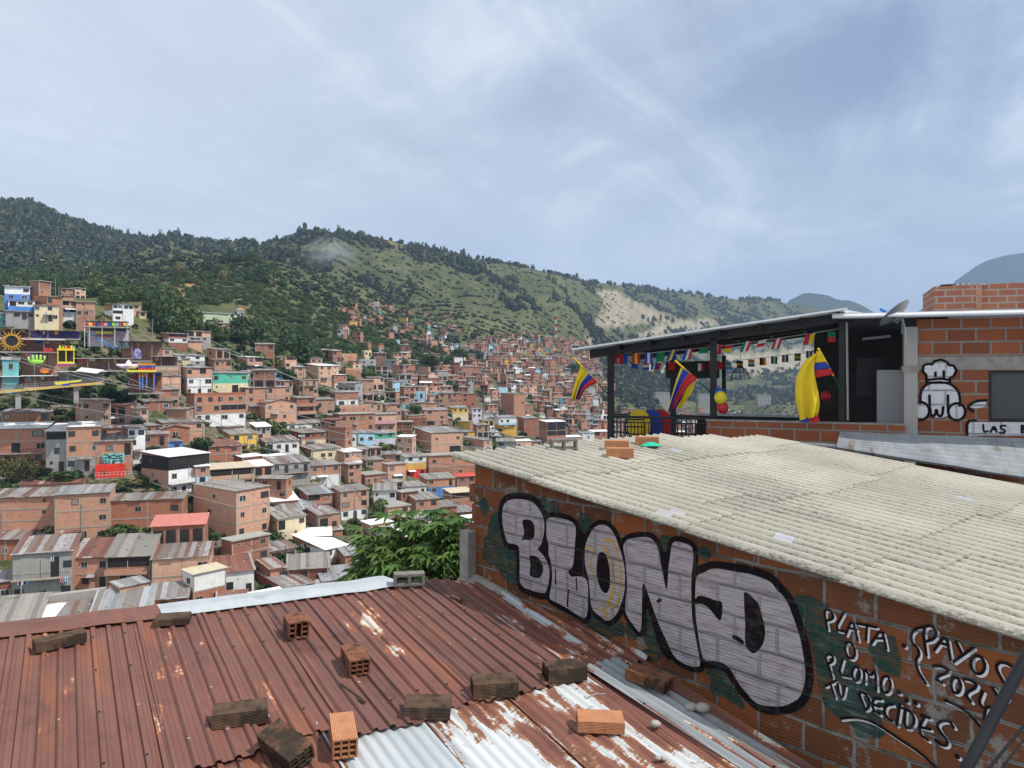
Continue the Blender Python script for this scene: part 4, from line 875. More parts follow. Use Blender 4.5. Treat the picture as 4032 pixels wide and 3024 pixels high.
# lean-to roof: slopes down towards the left
ra_, rb_ = p3(2252, 1372, -0.62), p3(3300, 1216, -0.62); sl_ = (rb_.z - ra_.z) / (rb_.x - ra_.x)
rz = lambda x: ra_.z + sl_ * (x - ra_.x)
m = MB(); x0, x1 = ra_.x, rb_.x + 0.15
m.hexa([(x0, -.62, rz(x0) - .035), (x1, -.62, rz(x1) - .035), (x1, 5.2, rz(x1) - .035), (x0, 5.2, rz(x0) - .035), (x0, -.62, rz(x0)), (x1, -.62, rz(x1)), (x1, 5.2, rz(x1)), (x0, 5.2, rz(x0))], 'roof_panel')
part(m, 'roof_panel', T)
def rbeam(xa, xb, ya, yb, w, h, drop=0.04):
    m = MB()
    if abs(xa - xb) > 0.3:
        m.hexa([(xa, ya, rz(xa) - drop - h), (xb, ya, rz(xb) - drop - h), (xb, ya + w, rz(xb) - drop - h), (xa, ya + w, rz(xa) - drop - h), (xa, ya, rz(xa) - drop), (xb, ya, rz(xb) - drop), (xb, ya + w, rz(xb) - drop), (xa, ya + w, rz(xa) - drop)], 'steel_dark')
    else: m.hexa([(xa, ya, rz(xa) - drop - h), (xa + w, ya, rz(xa + w) - drop - h), (xa + w, yb, rz(xa + w) - drop - h), (xa, yb, rz(xa) - drop - h), (xa, ya, rz(xa) - drop), (xa + w, ya, rz(xa + w) - drop), (xa + w, yb, rz(xa + w) - drop), (xa, yb, rz(xa) - drop)], 'steel_dark')
    part(m, 'roof_beam', T)
bx0 = pp(2322, 1400, 0)[0]
rbeam(bx0, x1 - .02, 0.0, 0, 0.12, 0.17); rbeam(bx0, x1 - .02, 2.1, 0, 0.10, 0.13); rbeam(bx0, x1 - .02, 4.2, 0, 0.12, 0.16)
for u in (2440, 2560, 2690, 2830, 2990, 3150, 3290): rbeam(pp(u, 1400)[0], pp(u, 1400)[0], -0.30, 5.0, 0.07, 0.09, 0.038)
fl_z = pp(2500, 1638)[1] - 1.02
m = MB(); xL, xR = pp(2385, 1700)[0], pp(3620, 1700)[0]; m.box(xL - .05, xR - 0.3, 0.03, 5.2, fl_z - .25, fl_z, 'concrete'); part(m, 'floor_slab', T)
m = MB(); xa, xb = pp(2785, 1650)[0], pp(3559, 1650)[0]; zt = pp(2790, 1649)[1]; m.box(xa, xb, -0.16, -0.02, fl_z - 1.6, zt - .03, 'brick_orange'); m.box(xa - .01, xb, -0.165, -0.015, zt - .03, zt, 'mortar'); part(m, 'brick_parapet', T)
m = MB(); xa = pp(2413, 1650)[0]; xb = pp(2785, 1650)[0]; zr = pp(2500, 1638)[1]
m.box(xa, xb, 0.02, 0.10, zr - .05, zr, 'steel_dark'); m.box(xa, xb, 0.03, 0.08, zr - .14, zr - .115, 'steel_dark'); m.box(xa, xb, 0.03, 0.08, fl_z + .06, fl_z + .09, 'steel_dark')
for i in range(1, 26): x = xa + (xb - xa) * i / 26; m.box(x - .008, x + .008, 0.04, 0.06, fl_z + .09, zr - .14, 'steel_dark')
for i in range(3): z = fl_z + .2 + i * .12; m.box(xa + (xb - xa) * .55, xb, 0.042, 0.058, z, z + .015, 'steel_dark')
part(m, 'front_railing', T)
m = MB(); xa = pp(2413, 1650, 4.3)[0]; xb = pp(3330, 1650, 4.3)[0]; zc = pp(2700, 1634, 4.3)[1]
m.box(xa, xb, 4.25, 4.32, zc - .06, zc, 'steel_dark'); m.box(xa, xb, 4.26, 4.31, zc - .5, zc - .46, 'steel_dark')
for i in range(1, 50): x = xa + (xb - xa) * i / 50; m.box(x - .012, x + .012, 4.27, 4.30, fl_z, zc - .06, 'steel_dark')
part(m, 'back_railing', T)
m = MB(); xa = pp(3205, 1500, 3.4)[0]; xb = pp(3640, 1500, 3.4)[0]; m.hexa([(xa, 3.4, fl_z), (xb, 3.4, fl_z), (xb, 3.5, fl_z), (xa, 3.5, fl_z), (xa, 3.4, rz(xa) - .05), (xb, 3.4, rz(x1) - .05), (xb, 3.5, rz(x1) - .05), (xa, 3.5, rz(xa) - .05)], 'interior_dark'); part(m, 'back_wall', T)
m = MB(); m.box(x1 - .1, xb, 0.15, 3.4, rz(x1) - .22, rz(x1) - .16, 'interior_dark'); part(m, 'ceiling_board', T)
# counter, chairs and fittings standing on the terrace
def counter():
    r = empty('bar_counter', pw(p3(2900, 1660, 2.6) * 1.0), PZ); tag(r, 'long white-topped bar counter behind the brick parapet', 'counter')
    x0, z0 = pp(2740, 1640, 2.6); x1_, _ = pp(3135, 1620, 2.6); rx, rzz = pp(2900, 1660, 2.6)
    m = MB(); m.box(x0 - rx, x1_ - rx, -.25, .3, z0 - rzz - .02 + .06, z0 - rzz + .06, 'frame_white'); m.build('counter_top', r)
    m = MB(); m.box(x0 - rx + .05, x1_ - rx - .05, -.2, .25, fl_z - rzz, z0 - rzz + .04, 'steel_dark'); m.build('counter_front', r)
counter()
def chair(u, v, off, c, label):
    x, _ = pp(u, v, off); r = empty('metal_chair', pw((x, off, fl_z)), PZ + .15); tag(r, label, 'chair', 'chairs behind the railing')
    m = MB(); m.box(-.22, .22, -.22, .22, .44, .48, c if c else 'steel_dark'); m.build('seat', r)
    for sx in (-.2, .17):
        for sy in (-.2, .17): m = MB(); m.box(sx, sx + .03, sy, sy + .03, 0, .44, 'steel_dark'); m.build('leg', r)
    m = MB()
    if c:
        P = smooth_poly([(-.22, .48), (.22, .48), (.24, .95), (.10, 1.10), (-.10, 1.10), (-.24, .95)], 2); n = len(P)
        b = len(m.v); m.face([(p[0], .19, p[1]) for p in P], c); m.face([(p[0], .23, p[1]) for p in P][::-1], c)
        m.grid([[(p[0], .19, p[1]) for p in P], [(p[0], .23, p[1]) for p in P]], c, True)
    else:
        for sx in (-.2, .18): m.box(sx, sx + .02, .18, .2, .48, .95, 'steel_dark')
        for z in (.6, .75, .9): m.box(-.18, .18, .185, .195, z, z + .03, 'steel_dark')
    m.build('backrest', r)
chair(*z1(695, 1320), .75, 'flag_yellow', 'yellow round-backed chair behind the black railing'); chair(*z1(800, 1320), .85, 'flag_blue', 'blue round-backed chair between the yellow and the red one'); chair(*z1(880, 1320), .95, 'flag_red', 'red round-backed chair beside the blue one'); chair(*z1(655, 1400), .32, None, 'black barred metal chair in front of the yellow chair')
def board(name, u0, v0, u1, v1, off, mat, label, cat, th=.05, lean=0):
    a, b = p3(u0, v0, off), p3(u1, v1, off); m = MB(); m.hexa([(a.x, off, b.z), (b.x, off, b.z), (b.x, off + th, b.z), (a.x, off + th, b.z), (a.x + lean * 1.0, off, a.z), (b.x + lean * .4, off, a.z), (b.x + lean * .4, off + th, a.z), (a.x + lean, off + th, a.z)], mat)
    o = m.build(name); o.location = PO; o.rotation_euler = (0, 0, PZ); return tag(o, label, cat)
board('white_panel', 3453, 1457, 3574, 1668, 0.9, 'panel_white', 'plain white upright panel standing beside the concrete column', 'panel')
board('dark_screen', 3373, 1410, 3482, 1560, 1.6, 'steel_dark', 'black slanted screen hanging in the dark end of the terrace', 'screen', .08)
board('projection_screen', 2622, 1422, 2832, 1490, 3.9, 'interior_dark', 'dark grey screen hung at the back of the terrace behind the flags', 'screen', .03)
m = MB(); a, b = p3(*z2(805, 520), 2.6), p3(*z2(1050, 495), 2.6); m.bar(a, b, .10, .05, 'frame_white'); o = m.build('ceiling_light'); o.location = PO; o.rotation_euler = (0, 0, PZ); tag(o, 'slim white strip light under the dark terrace ceiling', 'light')
def lamp():
    c = p3(*z1(1580, 820), 1.8); r = empty('pendant_lamp', pw(c), PZ); tag(r, 'black wire-cage pendant lamp above the counter', 'lamp')
    m = MB(); rows = []
    for z, q in ((.17, .02), (.13, .06), (.02, .16), (-.12, .21)): rows.append([(q * math.cos(k * .524), q * math.sin(k * .524), z) for k in range(12)])
    for i in range(0, 12): m.tube([rw[i] for rw in rows], .005, 'steel_dark', 4)
    for rw in rows[1:]: m.tube(rw + [rw[0]], .005, 'steel_dark', 4)
    m.build('lamp_shade', r); m = MB(); m.tube([(0, 0, .17), (0, 0, .75)], .006, 'steel_dark', 4); m.build('cord', r)
lamp()
def ball(u, v, r, off, mat, label):
    c = p3(u, v, off); m = MB(); rows = []
    for i in range(9):
        th = math.pi * i / 8; k = 1 + .10 * (1 - math.cos(th)) / 2 * 0
        rows.append([(r * max(.001, math.sin(th)) * math.cos(a * .3927), r * max(.001, math.sin(th)) * math.sin(a * .3927), r * 1.06 * -math.cos(th)) for a in range(16)])
    m.grid(rows, mat, True); m.tube([(0, 0, -r * 1.05), (0, 0, -r * 1.16)], [.006, .016], mat, 6); o = m.build('balloon', None, True, pw(c)); return tag(o, label, 'balloon', 'balloons tied to the middle post')
ball(*z1(1409, 1031), .120, -.16, 'balloon_yellow', 'yellow balloon on the middle post'); ball(*z1(1426, 1116), .113, -.10, 'balloon_red', 'red balloon under the yellow one'); ball(*z1(1400, 992), .105, .02, 'balloon_blue', 'blue balloon peeping out behind the yellow one')
ball(*z2(485, 1015), .095, 1.2, 'balloon_red', 'dim red balloon inside, behind the large yellow flag')
# ---- the three large flags on slanting poles
def cloth(m, left, right, stripes, off0, off1, Z, waves=3, amp=.035, nh=14, ns=7):
    """cloth hung between a left and a right edge (pixel polylines); stripes across from left to right"""
    def samp(P, t):
        P = [Vector(p) for p in P]; k = t * (len(P) - 1); i = min(int(k), len(P) - 2); f = k - i
        a = P[max(i - 1, 0)]; b = P[i]; c = P[i + 1]; d = P[min(i + 2, len(P) - 1)]
        return 0.5 * ((2 * b) + (c - a) * f + (2 * a - 5 * b + 4 * c - d) * f * f + (3 * b - a - 3 * c + d) * f ** 3)
    x0 = 0
    for wdt, mat in stripes:
        rows = []
        for j in range(nh + 1):
            h = j / nh; l, r = samp(left, h), samp(right, h); row = []
            for i in range(ns + 1):
                q = x0 + wdt * i / ns; p = l * (1 - q) + r * q; off = off0 * (1 - h) + off1 * h + amp * math.sin(q * 6.28 * waves + h * 3) * (0.3 + h)
                row.append(tuple(p3(*Z(p.x, p.y), off)))
            rows.append(row)
        m.grid(rows, mat); x0 += wdt
        m.grid([[(a, b + .004, c) for a, b, c in reversed(r)] for r in rows], mat)
def flag(tip, base, off_tip, Z, split, label, patches):
    r = p_root('colombian_flag', label, 'flag', 'large flags on slanting poles'); a, b = p3(*Z(*tip), off_tip), p3(*Z(*base), -.02); k = a.lerp(b, split)
    m = MB(); m.tube([a, k], .017, 'flag_yellow', 8); m.build('pole', r)['label'] = 'yellow upper pole'
    m = MB(); m.tube([k, b], .013, 'pole_green', 8); m.build('pole', r)['label'] = 'dark green lower pole'
    m = MB()
    for P in patches: cloth(m, *P[:5], Z, *P[5:])
    m.build('cloth', r, True)
YBR = [(.46, 'flag_yellow'), (.27, 'flag_blue'), (.27, 'flag_red')]
flag((125, 680), (430, 1000), -.85, z1, .70, 'yellow, blue and red flag on the leftmost slanting pole at the terrace corner', [([(188, 757), (150, 870), (118, 990), (112, 1045)], [(338, 893), (240, 950), (205, 1000), (183, 1047)], YBR, -.72, -.55)])
flag((1013, 708), (1335, 992), -.85, z1, .62, 'yellow, blue and red flag twisted with red in front, at the middle post', [([(1063, 765), (1022, 880), (985, 1010), (942, 1160)], [(1208, 862), (1120, 940), (1045, 1050), (990, 1135)], [(.12, 'flag_yellow'), (.38, 'flag_blue'), (.5, 'flag_red')], -.70, -.60), ([(1080, 880), (1060, 960), (1035, 1050), (1005, 1118)], [(1178, 875), (1172, 960), (1120, 1040), (1060, 1125)], [(.30, 'flag_blue'), (.70, 'flag_yellow')], -.45, -.50)])
flag((420, 603), (634, 986), -.90, z2, .60, 'large mostly yellow flag hanging long from the rightmost slanting pole', [([(405, 640), (300, 715), (232, 860), (222, 1010), (240, 1130), (262, 1228)], [(392, 690), (384, 790), (402, 900), (425, 1010), (432, 1100), (414, 1192)], [(1.0, 'flag_yellow')], -.80, -.60, 2, .05, 18, 14),
    ([(405, 625), (395, 690), (387, 725)], [(415, 622), (460, 675), (488, 718)], [(1, 'flag_yellow')], -.78, -.74, 1, .01), ([(388, 728), (386, 760), (388, 790)], [(490, 720), (512, 750), (524, 775)], [(1, 'flag_blue')], -.74, -.70, 1, .01), ([(388, 792), (390, 825), (396, 856)], [(525, 778), (545, 805), (553, 826)], [(1, 'flag_red')], -.70, -.66, 1, .01),
    ([(243, 1185), (256, 1225), (265, 1243)], [(335, 1205), (335, 1230), (340, 1247)], [(1, 'flag_blue')], -.56, -.54, 1, .01), ([(338, 1205), (338, 1230), (342, 1248)], [(410, 1180), (428, 1215), (428, 1245)], [(1, 'flag_red')], -.56, -.54, 1, .01)])
# ---- strings of small world flags
def bunting(pts, off, items, label, size=(70, 92)):
    r = p_root('flag_bunting', label, 'bunting', 'strings of little flags under the terrace roof'); P = [p3(*p, off) for p in pts]
    m = MB(); m.tube(P, .006, 'frame_white', 4); m.build('string', r)
    for (u, v, cols, orient, skew) in items:
        m = MB(); w, h = size[0] / 2.212, size[1] / 2.212; n = len(cols)
        for i, c in enumerate(cols):
            for a, b in ((i / n, (i + 1) / n),):
                if orient == 'v': q = [(a, 0), (b, 0), (b, 1), (a, 1)]
                else: q = [(0, a), (1, a), (1, b), (0, b)]
                f = [tuple(p3(u - w / 2 + x * w + skew * y, v - h / 2 + y * h + (x - .5) * abs(skew) * -.3, off + .02 * math.sin(x * 5 + u))) for x, y in q]
                m.face(f, 'flag_' + c); m.face([(x, y + .003, z) for x, y, z in reversed(f)], 'flag_' + c)
        m.build('pennant', r)
Q = lambda x, y, cols, o='v', s=0: (*z1(x, y), cols.split(), o, s)
Q2 = lambda x, y, cols, o='v', s=0: (*z2(x, y), cols.split(), o, s)
bunting([z1(440, 650), z1(800, 640), z1(1320, 590), z1(1700, 545), z1(2200, 470), z2(595, 430)], .25, [Q(475, 690, 'red'), Q(560, 692, 'red blue'), Q(673, 687, 'red yellow red'), Q(783, 685, 'blue white blue'), Q(895, 672, 'green', 'v', -8), Q(1003, 658, 'blue yellow blue', 'v', -16), Q(1140, 652, 'blue white red', 'v', -14), Q(1264, 645, 'green white', 'h', -6), Q(1392, 612, 'white red', 'v', -8), Q(1490, 588, 'black red yellow', 'h', -12), Q(1645, 585, 'green white red', 'v', -14), Q(1780, 572, 'white red white', 'h', -18), Q(1915, 560, 'red white red', 'v', -14), Q(2182, 525, 'red blue yellow', 'v', -10), Q2(360, 515, 'red blue yellow', 'v', -10), Q2(537, 500, 'green red', 'h', 0)], 'longest string of little world flags, along the front beam')
bunting([z1(1440, 718), z1(1700, 690), z1(2000, 655), z1(2250, 628)], 4.15, [Q(1477, 752, 'sky white sky', 'h'), Q(1577, 742, 'black yellow red', 'h'), Q(1677, 730, 'orange white green', 'h'), Q(1777, 716, 'black red yellow'), Q(1877, 705, 'black white green'), Q(1972, 690, 'red white black'), Q(2080, 678, 'green yellow green', 'h'), Q(2182, 655, 'green white red')], 'short string of little flags at the back beam', (56, 64))
bunting([z1(640, 735), z1(1000, 722), z1(1420, 700)], 3.6, [Q(660, 745, 'blue'), Q(760, 755, 'red white blue', 'h'), Q(838, 755, 'blue white blue', 'v', -6), Q(895, 755, 'red white', 'v', -8), Q(985, 755, 'red'), Q(1240, 765, 'white red'), Q(1330, 755, 'red white blue'), Q(1410, 750, 'red')], 'dim string of little flags in front of the dark grey screen', (56, 64))
# ---- brick house with the chef graffiti
Hh = p_root('brick_house', 'raw orange brick house with a white spray-painted chef and a dark window', 'house')
xw0 = pp(3610, 1500)[0]; xw1 = pp(4500, 1500)[0]; wt = pp(3700, 1256)[1]; wxa = pp(3892, 1500)[0]; wza = pp(3900, 1660)[1]; wzb = pp(3900, 1459)[1]
m = MB()
for (a, b, c, d) in ((xw0, wxa, 0, wt), (wxa, wxa + 1.15, 0, wza), (wxa, wxa + 1.15, wzb, wt), (wxa + 1.15, xw1, 0, wt)): m.box(a, b, 0, .15, c, d, 'brick_orange')
la_, lb_ = p3(3612, 1405), p3(3895, 1456); m.box(xw0 - .002, xw1, -.008, 0, lb_.z, la_.z, 'mortar')
part(m, 'wall', Hh)
m = MB(); a, b = p3(3559, 1288), p3(3612, 1760); m.box(a.x, b.x, -.05, .2, b.z, a.z, 'concrete'); m.box(a.x - .03, b.x + .02, -.06, .21, pp(3580, 1440)[1] - .12, pp(3580, 1440)[1], 'mortar'); part(m, 'concrete_column', Hh)
m = MB(); t = .05
m.box(wxa, wxa + t, .02, .1, wza, wzb, 'steel_dark'); m.box(wxa + 1.1, wxa + 1.15, .02, .1, wza, wzb, 'steel_dark'); m.box(wxa + t, wxa + 1.1, .02, .1, wza, wza + t, 'steel_dark'); m.box(wxa + t, wxa + 1.1, .02, .1, wzb - t, wzb, 'steel_dark'); fr = part(m, 'window', Hh)
m = MB(); m.box(wxa + t, wxa + 1.1, .06, .07, wza + t, wzb - t, 'glass_dark'); g = m.build('pane', fr)
a, b = p3(3277, 1246, -.45), p3(4032, 1230, -.45); k = (b.z - a.z) / (b.x - a.x); x1 = xw1 + .2
m = MB(); m.hexa([(a.x, -.45, a.z - .03), (x1, -.45, a.z - .03 + k * (x1 - a.x)), (x1, 5, a.z + .12 + k * (x1 - a.x)), (a.x, 5, a.z + .12), (a.x, -.45, a.z + .05), (x1, -.45, a.z + .05 + k * (x1 - a.x)), (x1, 5, a.z + .2 + k * (x1 - a.x)), (a.x, 5, a.z + .2)], 'roof_panel')
m.tube([(a.x, -.46, a.z + .0), (x1, -.46, a.z + .0 + k * (x1 - a.x))], .03, 'roof_panel', 8); part(m, 'roof', Hh)
m = MB(); q = [p3(*z2(455, 300), .6), p3(*z2(600, 255), .6), p3(*z2(800, 288), .6)]; m.face([*q], 'roof_panel'); m.face([(p.x, 3.6, p.z) for p in q][::-1], 'roof_panel'); m.grid([[tuple(p) for p in q], [(p.x, 3.6, p.z) for p in q]], 'roof_panel'); part(m, 'ridge_flashing', Hh)
def ppoly(m, P, mat, off): m.poly(rough_edge(P, .008, 3, 2), mat, off)
PZ2 = lambda P: [pp(*z2(x, y)) for x, y in P]
m = MB()
hat = [(1365,900),(1360,835),(1330,800),(1335,752),(1375,735),(1408,742),(1432,712),(1490,700),(1540,720),(1556,747),(1600,752),(1622,792),(1600,842),(1565,862),(1565,900)]
head = [(1310,1075),(1308,985),(1350,920),(1420,897),(1500,895),(1580,915),(1640,970),(1656,1050),(1650,1100),(1560,1180),(1505,1205),(1440,1205),(1390,1160)]
C1 = [(1308 + 78 * math.cos(i * .3491), 1145 + 78 * math.sin(i * .3491)) for i in range(18)]; C2 = [(1625 + 74 * math.cos(i * .3491), 1152 + 74 * math.sin(i * .3491)) for i in range(18)]
for i, s in enumerate((hat, head, C1, C2, [(1710,1110),(1780,1062),(1880,1055),(1880,1110),(1790,1125)], [(1725,1240),(2240,1245),(2240,1362),(1725,1362)])): ppoly(m, PZ2(s), 'paint_pale', -.012 - .0003 * i)
for i, (s, c) in enumerate(((hat, 1), (head[:9], 0), (C1, 1), (C2, 1), ([(1370,877),(1480,862),(1565,877)], 0), ([(1388,1012),(1390,1150)], 0), ([(1548,1012),(1550,1160)], 0), ([(1392,1120),(1400,1185),(1435,1190),(1447,1120),(1462,1190),(1498,1190),(1508,1110)], 0), ([(1440,812),(1440,842)], 0), ([(1512,800),(1512,850)], 0), ([(1880,1052),(1780,1062),(1712,1112),(1770,1150)], 0), ([(1790,1228),(1712,1232),(1715,1365)], 0),
    ([(1855,1265),(1860,1332),(1895,1320)], 0), ([(1918,1330),(1950,1268),(1972,1330)], 0), ([(1930,1305),(1968,1305)], 0), ([(2050,1275),(2010,1270),(2005,1295),(2045,1315),(2040,1338),(1998,1335)], 0), ([(2190,1270),(2190,1335)], 0), ([(2192,1270),(2225,1285),(2195,1302),(2232,1318),(2192,1335)], 0))):
    m.stroke(smooth_line(PZ2(s), 1) if not c else PZ2(s), .042 if i < 12 else .03, 'paint_black', -.016 - .0004 * i, bool(c))
o = part(m, 'painted_chef', Hh, 'white chef figure over painted letters LAS')
# satellite dish on the column
def dish():
    c = p3(3537, 1246, -.30); r = empty('satellite_dish', pw(c)); tag(r, 'grey satellite dish with a blue-capped receiver on the concrete column top', 'satellite dish')
    n = Vector((-.50, .50, .70)).normalized(); a = n.cross(Vector((0, 1, 0))).normalized(); b = n.cross(a)
    m = MB(); rows = []
    for k in range(7): q = k / 6; rows.append([tuple(a * (.315 * q * math.cos(t * .2618)) + b * (.27 * q * math.sin(t * .2618)) + n * (.09 * q * q)) for t in range(24)])
    m.grid(rows, 'dish_grey', True); m.grid([[tuple(Vector(p) + n * .006) for p in reversed(rw)] for rw in rows], 'dish_grey', True); m.build('reflector', r, True)
    lp = p3(*z2(985, 270), -.30) - c; lp = Vector((PX.x * lp.x, PX.y * lp.x + 0, lp.z)) 
    m = MB(); m.tube([lp + Vector((-.05, 0, .02)), lp + Vector((.05, 0, -.03))], .026, 'cap_blue', 10); rc = m.build('receiver', r)
    m = MB(); m.tube([lp + Vector((.03, 0, -.02)), lp + Vector((.03, 0, -.14)), a * -.24 + b * 0 + n * .02], .011, 'frame_white', 6); m.build('arm', r)
    m = MB(); m.tube([(0, 0, 0), (.06, -.04, -.10), (.07, .0, -.30)], .02, 'dish_grey', 8); m.build('bracket', r)
    m = MB(); m.tube([(0, -.05, 0), (-.05, -.06, -.12), (-.10, -.05, -.10), (-.03, -.05, -.02)], .006, 'frame_white', 5); m.tube([(.05, -.05, -.02), (.10, -.06, -.25), (.11, -.05, -.45), (.09, -.05, -.5)], .006, 'frame_white', 5); m.build('wire', r)
dish()
# unfinished storey rising behind
U = empty('unfinished_building', (0, 0, 0)); 
ux0, uz = pp(3678, 1128, 9.5); ux1 = pp(3866, 1128, 9.5)[0]; zt2 = pp(4032, 1112, 9.9)[1]; U.location = PO; U.rotation_euler = (0, 0, PZ)
tag(U, 'unfinished red brick storey with open tops rising behind the white roof edge', 'building')
m = MB(); m.box(ux0, ux1, 9.5, 12, 0, uz, 'brick_small'); m.box(ux1 - .14, ux1 + .003, 9.49, 9.7, 0, uz - .003, 'brick_pale'); m.box(ux1, ux1 + 3.4, 9.9, 12, 0, zt2, 'brick_small'); m.build('wall', U)
m = MB()
for i in range(7): x = ux0 + .3 + (ux1 - ux0 - .3) * i / 6; m.box(x - .12, x + .10, 9.52, 10, uz, uz + .03 + .03 * random.random(), 'frame_white' if i > 1 else 'steel_dark')
m.build('loose_sheeting', U)
# old grey roof between the fibre-cement roof and the brick house
gr = tag(empty('grey_lean_to', pw((pp(3700, 1750)[0], -1, 0)), PZ), 'low lean-to under a dented pale grey corrugated sheet below the chef wall', 'lean-to'); L0 = Vector((pp(3700, 1750)[0], -1, 0))
TL, TR, BL, BR = [Vector(p) - L0 for p in (p3(3306, 1706, -.18), p3(4150, 1738, -.18), p3(3292, 1768, -1.25), p3(4150, 1905, -2.0))]
m = MB(); rows = []
for i in range(25):
    t = i / 24; row = []
    for j in range(81):
        w = j / 80; p = TL.lerp(TR, t).lerp(BL.lerp(BR, t), w); row.append((p.x, p.y, p.z + .032 * math.cos(w * 6.283 * 7) + .012 * mnoise.noise((t * 6, w * 3, 2))))
    rows.append(row + [(x, y, z - .004) for x, y, z in reversed(row)])
m.grid(rows, 'sheet_grey_old', True); m.face(rows[0][::-1], 'sheet_grey_old'); m.face(rows[-1], 'sheet_grey_old'); m.build('roof_sheet', gr)
m = MB(); m.bar(BL + Vector((-.9, -.1, .05)), BR + Vector((-.6, -.10, -.06)), .12, .10, 'old_wood'); m.build('edge_beam', gr)
m = MB(); m.box(BL.x + .2, BR.x, BL.y + .5, BL.y + .65, -1, min(BL.z, BR.z) - .15, 'brick_dull'); m.build('wall', gr)
b = p3(3806, 1848, -1.15); put(block(.40, .12, .10, 'clay_old'), 'solid_brick', pw(b), -22, 'orange and grey brick lying along the edge of the grey lean-to sheet', 'brick', tilt=(0, 0))
for i, (u, v) in enumerate(((3190, 1752), (3215, 1757))):
    c = pw(p3(u, v, -.75 - i * .2)); m = MB(); m.box(-.45, .45, -.05, .05, 0, .035, 'sheet_grey_old'); o = m.build('loose_plank', None, loc=c); o.rotation_euler = (0, .03, PZ - .05 - .06 * i); tag(o, ['upper of two grey planks lying at the foot of the brick parapet', 'lower of two grey planks lying at the foot of the brick parapet'][i], 'plank')
# ---------------------------------------------------------------- houses of the hillside town
WM = dict(b='brick', p='brick_pale', u='brick_dull', w='white', c='cream', g='grey', y='yellow', n='green', l='blue', t='turquoise', k='pink', i='lilac', x='black', s='sky_blue', C='concrete', G='pale_green', R='red_paint')
RM = dict(z='roof_zinc', r='roof_rust', m='roof_mixed', f='roof_fibre', W='roof_white', T='roof_tan', P='roof_pink', t='roof_tile', R='roof_red', S='concrete', N='concrete', G='roof_mixed')
def unit_window(fm, pm):
    m = MB(); t = .09
    m.box(-.5, .5, -.05, .02, 0, t, fm); m.box(-.5, .5, -.05, .02, 1 - t, 1, fm); m.box(-.5, -.5 + t, -.05, .02, t, 1 - t, fm); m.box(.5 - t, .5, -.05, .02, t, 1 - t, fm)
    m.box(-.025, .025, -.045, .02, t, 1 - t, fm); m.box(-.5 + t, .5 - t, -.02, .01, t, 1 - t, pm); return m
def mesh_only(m, name):
    o = m.build(name); me = o.data; bpy.data.objects.remove(o); return me
WIN = [mesh_only(unit_window('frame_dark', 'glass_dark'), 'window'), mesh_only(unit_window('frame_white', 'glass_dark'), 'window'), mesh_only(unit_window('frame_dark', 'curtain'), 'window'), mesh_only(unit_window('band', 'opening'), 'window'), mesh_only(unit_window('door_dark', 'glass_dark'), 'window')]
def unit_door():
    m = MB(); m.box(-.5, .5, -.05, .02, 0, 1, 'frame_dark'); m.box(-.42, .42, -.06, -.05, 0.01, .95, 'door_dark'); return m
DOOR = mesh_only(unit_door(), 'door')
def unit_open():
    m = MB(); m.box(-.5, .5, -.03, .02, 0, 1, 'opening'); return m  # solid slab; its near-black colour stands for the shaded room inside
OPEN = mesh_only(unit_open(), 'open_bay')
def inst(me, name, parent, loc, sc, rz=0):
    o = bpy.data.objects.new(name, me); COL.objects.link(o); o.parent = parent; o.location = loc; o.scale = sc; o.rotation_euler = (0, 0, rz); return o
HRECT = []; NH = [0]
def house_frame(u0, u1, vt, vb, sf, psi, D=None):
    """solve one house from the picture: corner, front width, depth, height and heading"""
    right = sf < 0; um = u1 - abs(sf) * (u1 - u0) if right else u0 + abs(sf) * (u1 - u0)
    fixed = D is not None
    D = D or depth_at(um, vb) or 150.0
    ue, us_ = (u0, u1) if right else (u1, u0); s1 = (ue - CU) / FPX
    if abs(sf) > .01: a = (-psi if right else psi) - math.atan((um - CU) / FPX)
    else:
        a = -math.atan(((u0 + u1) / 2 - CU) / FPX)
        if not fixed:
            P0, P1 = at(u0, vb, D), at(u1, vb, depth_at(u1, vb) or D); ac = math.atan2(P1.y - P0.y, P1.x - P0.x)
            a += .6 * max(-.6, min(.6, ac - a))
    fx, fy = math.cos(a), math.sin(a)
    for k in range(10):
        C = at(um, vb, D); w = abs((s1 * C.y - C.x) / (fx - s1 * fy)) if abs(fx - s1 * fy) > 1e-6 else 6
        if fixed: break
        sg = -1 if right else 1; ok = True
        for t in (.33, .66, 1):
            q = C + Vector((fx * w * t * sg, fy * w * t * sg, 0)); dq = depth_at(CU + FPX * q.x / q.y, HV - FPX * q.z / q.y)
            if dq and q.y > dq + .4: ok = False
        if ok: break
        D *= .987
    hgt = (vb - vt) * D / FPX
    if abs(sf) > 0.01:
        s0 = (us_ - CU) / FPX; den = (-fy - s0 * fx); d = abs((s0 * C.y - C.x) / den) if abs(den) > 1e-6 else 6
    else: d = 6.5
    d = min(max(d, 3.5), 13)
    if right: C = C - Vector((fx * w, fy * w, 0))
    return C, w, d, hgt, a, D
